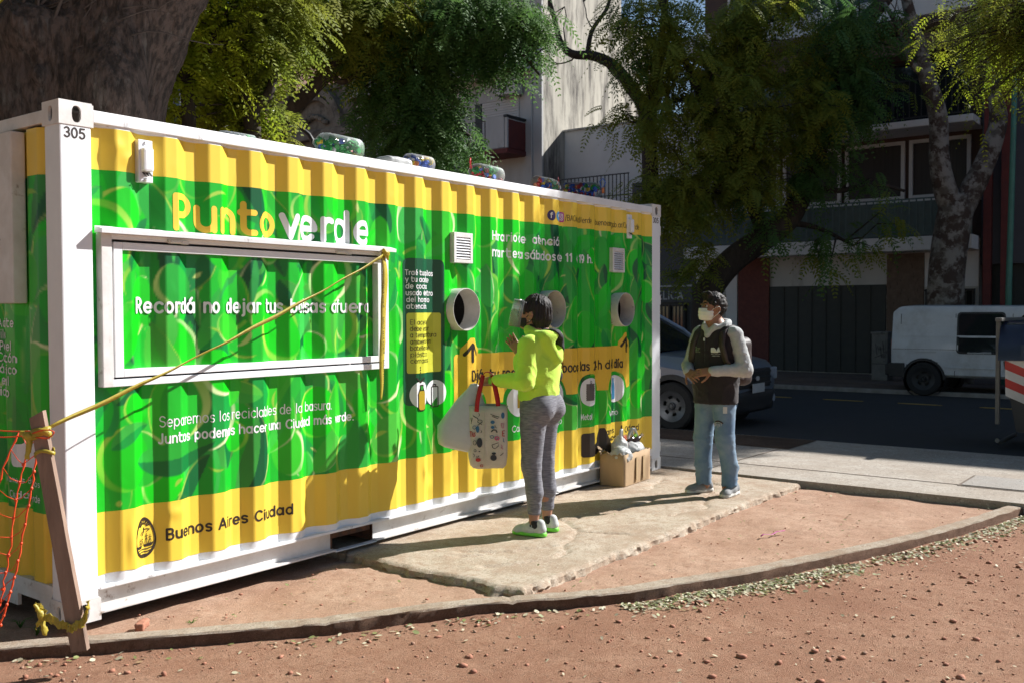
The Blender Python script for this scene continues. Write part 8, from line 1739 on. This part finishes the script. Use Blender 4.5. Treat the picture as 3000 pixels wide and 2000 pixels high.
for k in range(len(KL)-1):                                               # drift along the outer foot of the kerb
    p = KL[k]; dens_ = (60 if 2.15 < p[0] < 3.9 else (26 if 3.9 <= p[0] < 5.2 else (40 if p[0] >= 5.2 else (5 if p[0] > .6 else 2))))
    if 3.75 < p[0] < 4.0: dens_ = 12
    q = rg.poisson(dens_*(_s[k+1]-_s[k])*14)
    off = np.abs(rg.normal(0, .10 if dens_ > 20 else .08, q))+.03; t = rg.random(q)[:, None]; band.append(KL[k]*(1-t)+KL[k+1]*t-KN[k]*off[:, None])
band = np.concatenate(band); u = rg.random(len(band))
for k, (a, b) in enumerate(((0, .5), (.5, .86), (.86, 1.01))):
    V, F = scatter_leaves(band[(u >= a) & (u < b)], (.018, .042), None, '', '', gzf, .006+.010*0)
    mobj('leaf_litter', V, F, M_LIT[k], kind='stuff', label=('drift of pale dry leaves along the outer foot of the kerb', 'olive green fallen leaves mixed into the drift by the kerb', 'brown fallen leaves mixed into the drift by the kerb')[k])
sc = np.stack([rg.uniform(-.6, 7.2, 700), rg.uniform(-5.2, 0, 700)], -1); out = d_poly(sc, bedpoly) > .05; V, F = scatter_leaves(sc[out], (.012, .032), None, '', '', gzf, .006); mobj('scattered_leaves', V, F, M_LIT[0], kind='stuff', label='single dry leaves scattered over the gravel')
sc = np.stack([rg.uniform(-.3, 6.1, 420), rg.uniform(-3.1, -.1, 420)], -1); ins = (d_poly(sc, bedpoly) < -.03) & ~((sc[:, 0] > 1.8) & (sc[:, 1] > -1.44) & (rg.random(420) < .8)); V, F = scatter_leaves(sc[ins], (.012, .03), None, '', '', lambda p: np.where((p[:, 0] > 1.86) & (p[:, 1] > -1.4), .004, -.046), .006); mobj('bed_leaves', V, F, M_LIT[1], kind='stuff', label='few green and dry leaves lying on the dirt bed and slab')
def pebbles(n, reg, size, mat, name, label, zf, cond=None):
    base = bmesh.new(); bmesh.ops.create_icosphere(base, subdivisions=1, radius=1.0); bv = np.array([v.co[:] for v in base.verts]); bf = np.array([[v.index for v in f.verts] for f in base.faces]); base.free()
    p = np.stack([rg.uniform(reg[0], reg[1], n), rg.uniform(reg[2], reg[3], n)], -1)
    if cond is not None: p = p[cond(p)]
    n = len(p); s = size[0]*(size[1]/size[0])**(rg.random(n)**3.0); sc_ = rg.uniform(.55, 1.3, (n, 1, 3))*s[:, None, None]*np.array([1, 1, .62]); V = bv[None]*sc_*(1+rg.normal(0, .14, (n, len(bv), 1))); a = rg.uniform(0, 6.28, n); ca, sa = np.cos(a)[:, None], np.sin(a)[:, None]
    V = np.stack([V[..., 0]*ca-V[..., 1]*sa, V[..., 0]*sa+V[..., 1]*ca, V[..., 2]], -1); V += np.concatenate([p, zf(p)[:, None]+s[:, None]*.25], -1)[:, None]
    F = bf[None]+(np.arange(n)*len(bv))[:, None, None]; return mobj(name, V.reshape(-1, 3), F.reshape(-1, 3), mat, kind='stuff', label=label)
M_PEB1 = pmat('red_brick_chips', (.40, .175, .11), (.30, .13, .08), 30, .9, .2, 80); M_PEB2 = pmat('brown_grit', (.24, .13, .085), (.36, .23, .16), 40, .95, .2, 80)
outc = lambda p: d_poly(p, bedpoly) > .12
pebbles(5200, (-.8, 7.5, -5.4, .4), (.004, .022), M_PEB1, 'brick_chips', 'red brick chips strewn over the gravel', gzf, outc); pebbles(5200, (-.8, 7.5, -5.4, .4), (.003, .013), M_PEB2, 'brown_grit', 'brown grit strewn over the gravel', gzf, outc)
pebbles(1500, (-1.2, 6.1, -3.1, .6), (.002, .011), M_PEB1, 'bed_chips', 'small brick chips on the dirt bed', lambda p: p[:, 0]*0-.046, lambda p: (d_poly(p, bedpoly) < -.02) & ~((p[:, 0] > 1.8) & (p[:, 1] > -1.45)) & ~((p[:, 0] > 0) & (p[:, 1] > .1)))
# broken brick, ribbon, grass tufts
S = SDF((.18, -.30, -.08), (.42, -.05, .08), .006); S.box((.30, -.17, -.028), (.055, .022, .022), .008, .006, R=rotm('Z', 40)); V, Q = S.mesh(lambda g: .006*fbm(g*40, 2, 300)); mobj('brick_piece', V, Q, M_PEB1, smooth=True, label='loose piece of red brick on the dirt near the stake', cat='brick')
M_MAG = pmat('magenta_ribbon', (.45, .01, .22), None, 8, .4)
rp = [(4.02+.05*k, -1.90+.015*math.sin(k*2.2)-.012*k, -.032+.006*math.sin(k*1.7)) for k in range(6)]; MB().ribbon(rp, .012, (0, 1, 0), .001).obj('ribbon_scrap', M_MAG, None, True, label='magenta ribbon scrap lying on the dirt bed', cat='ribbon')
M_GRASS = leafmat('grass_blade', (.08, .22, .03), (.14, .32, .04), .4)
for k, (px_, py_, lb) in enumerate(((108, 1862, 'small grass tuft in the shade beside the stake'), (60, 1840, 'grass tuft at the left edge under the container end'), (560, 1832, 'tiny green sprig at the kerb foot left of the slab'))):
    v = np.array(_f)+np.array(_r2)*(px_-1500)/2842.62-np.array(_u2)*(py_-1000)/2842.62; c = CAMP+v*((-.055 if k < 2 else -.07)-CAMP[2])/v[2]; m = MB()
    for j in range(11):
        a = rg.uniform(0, 6.28); l = rg.uniform(.03, .085)*(1 if k < 2 else .6); m.ribbon([tuple(c), tuple(c+np.array([math.cos(a)*l*.4, math.sin(a)*l*.4, l*.7])), tuple(c+np.array([math.cos(a)*l, math.sin(a)*l, l*.8]))], [.005, .004, .001], (-math.sin(a), math.cos(a), 0), .0003)
    o = m.obj('grass_tuft', M_GRASS, None, True, fix=False, label=lb, cat='grass', group='grass tufts')
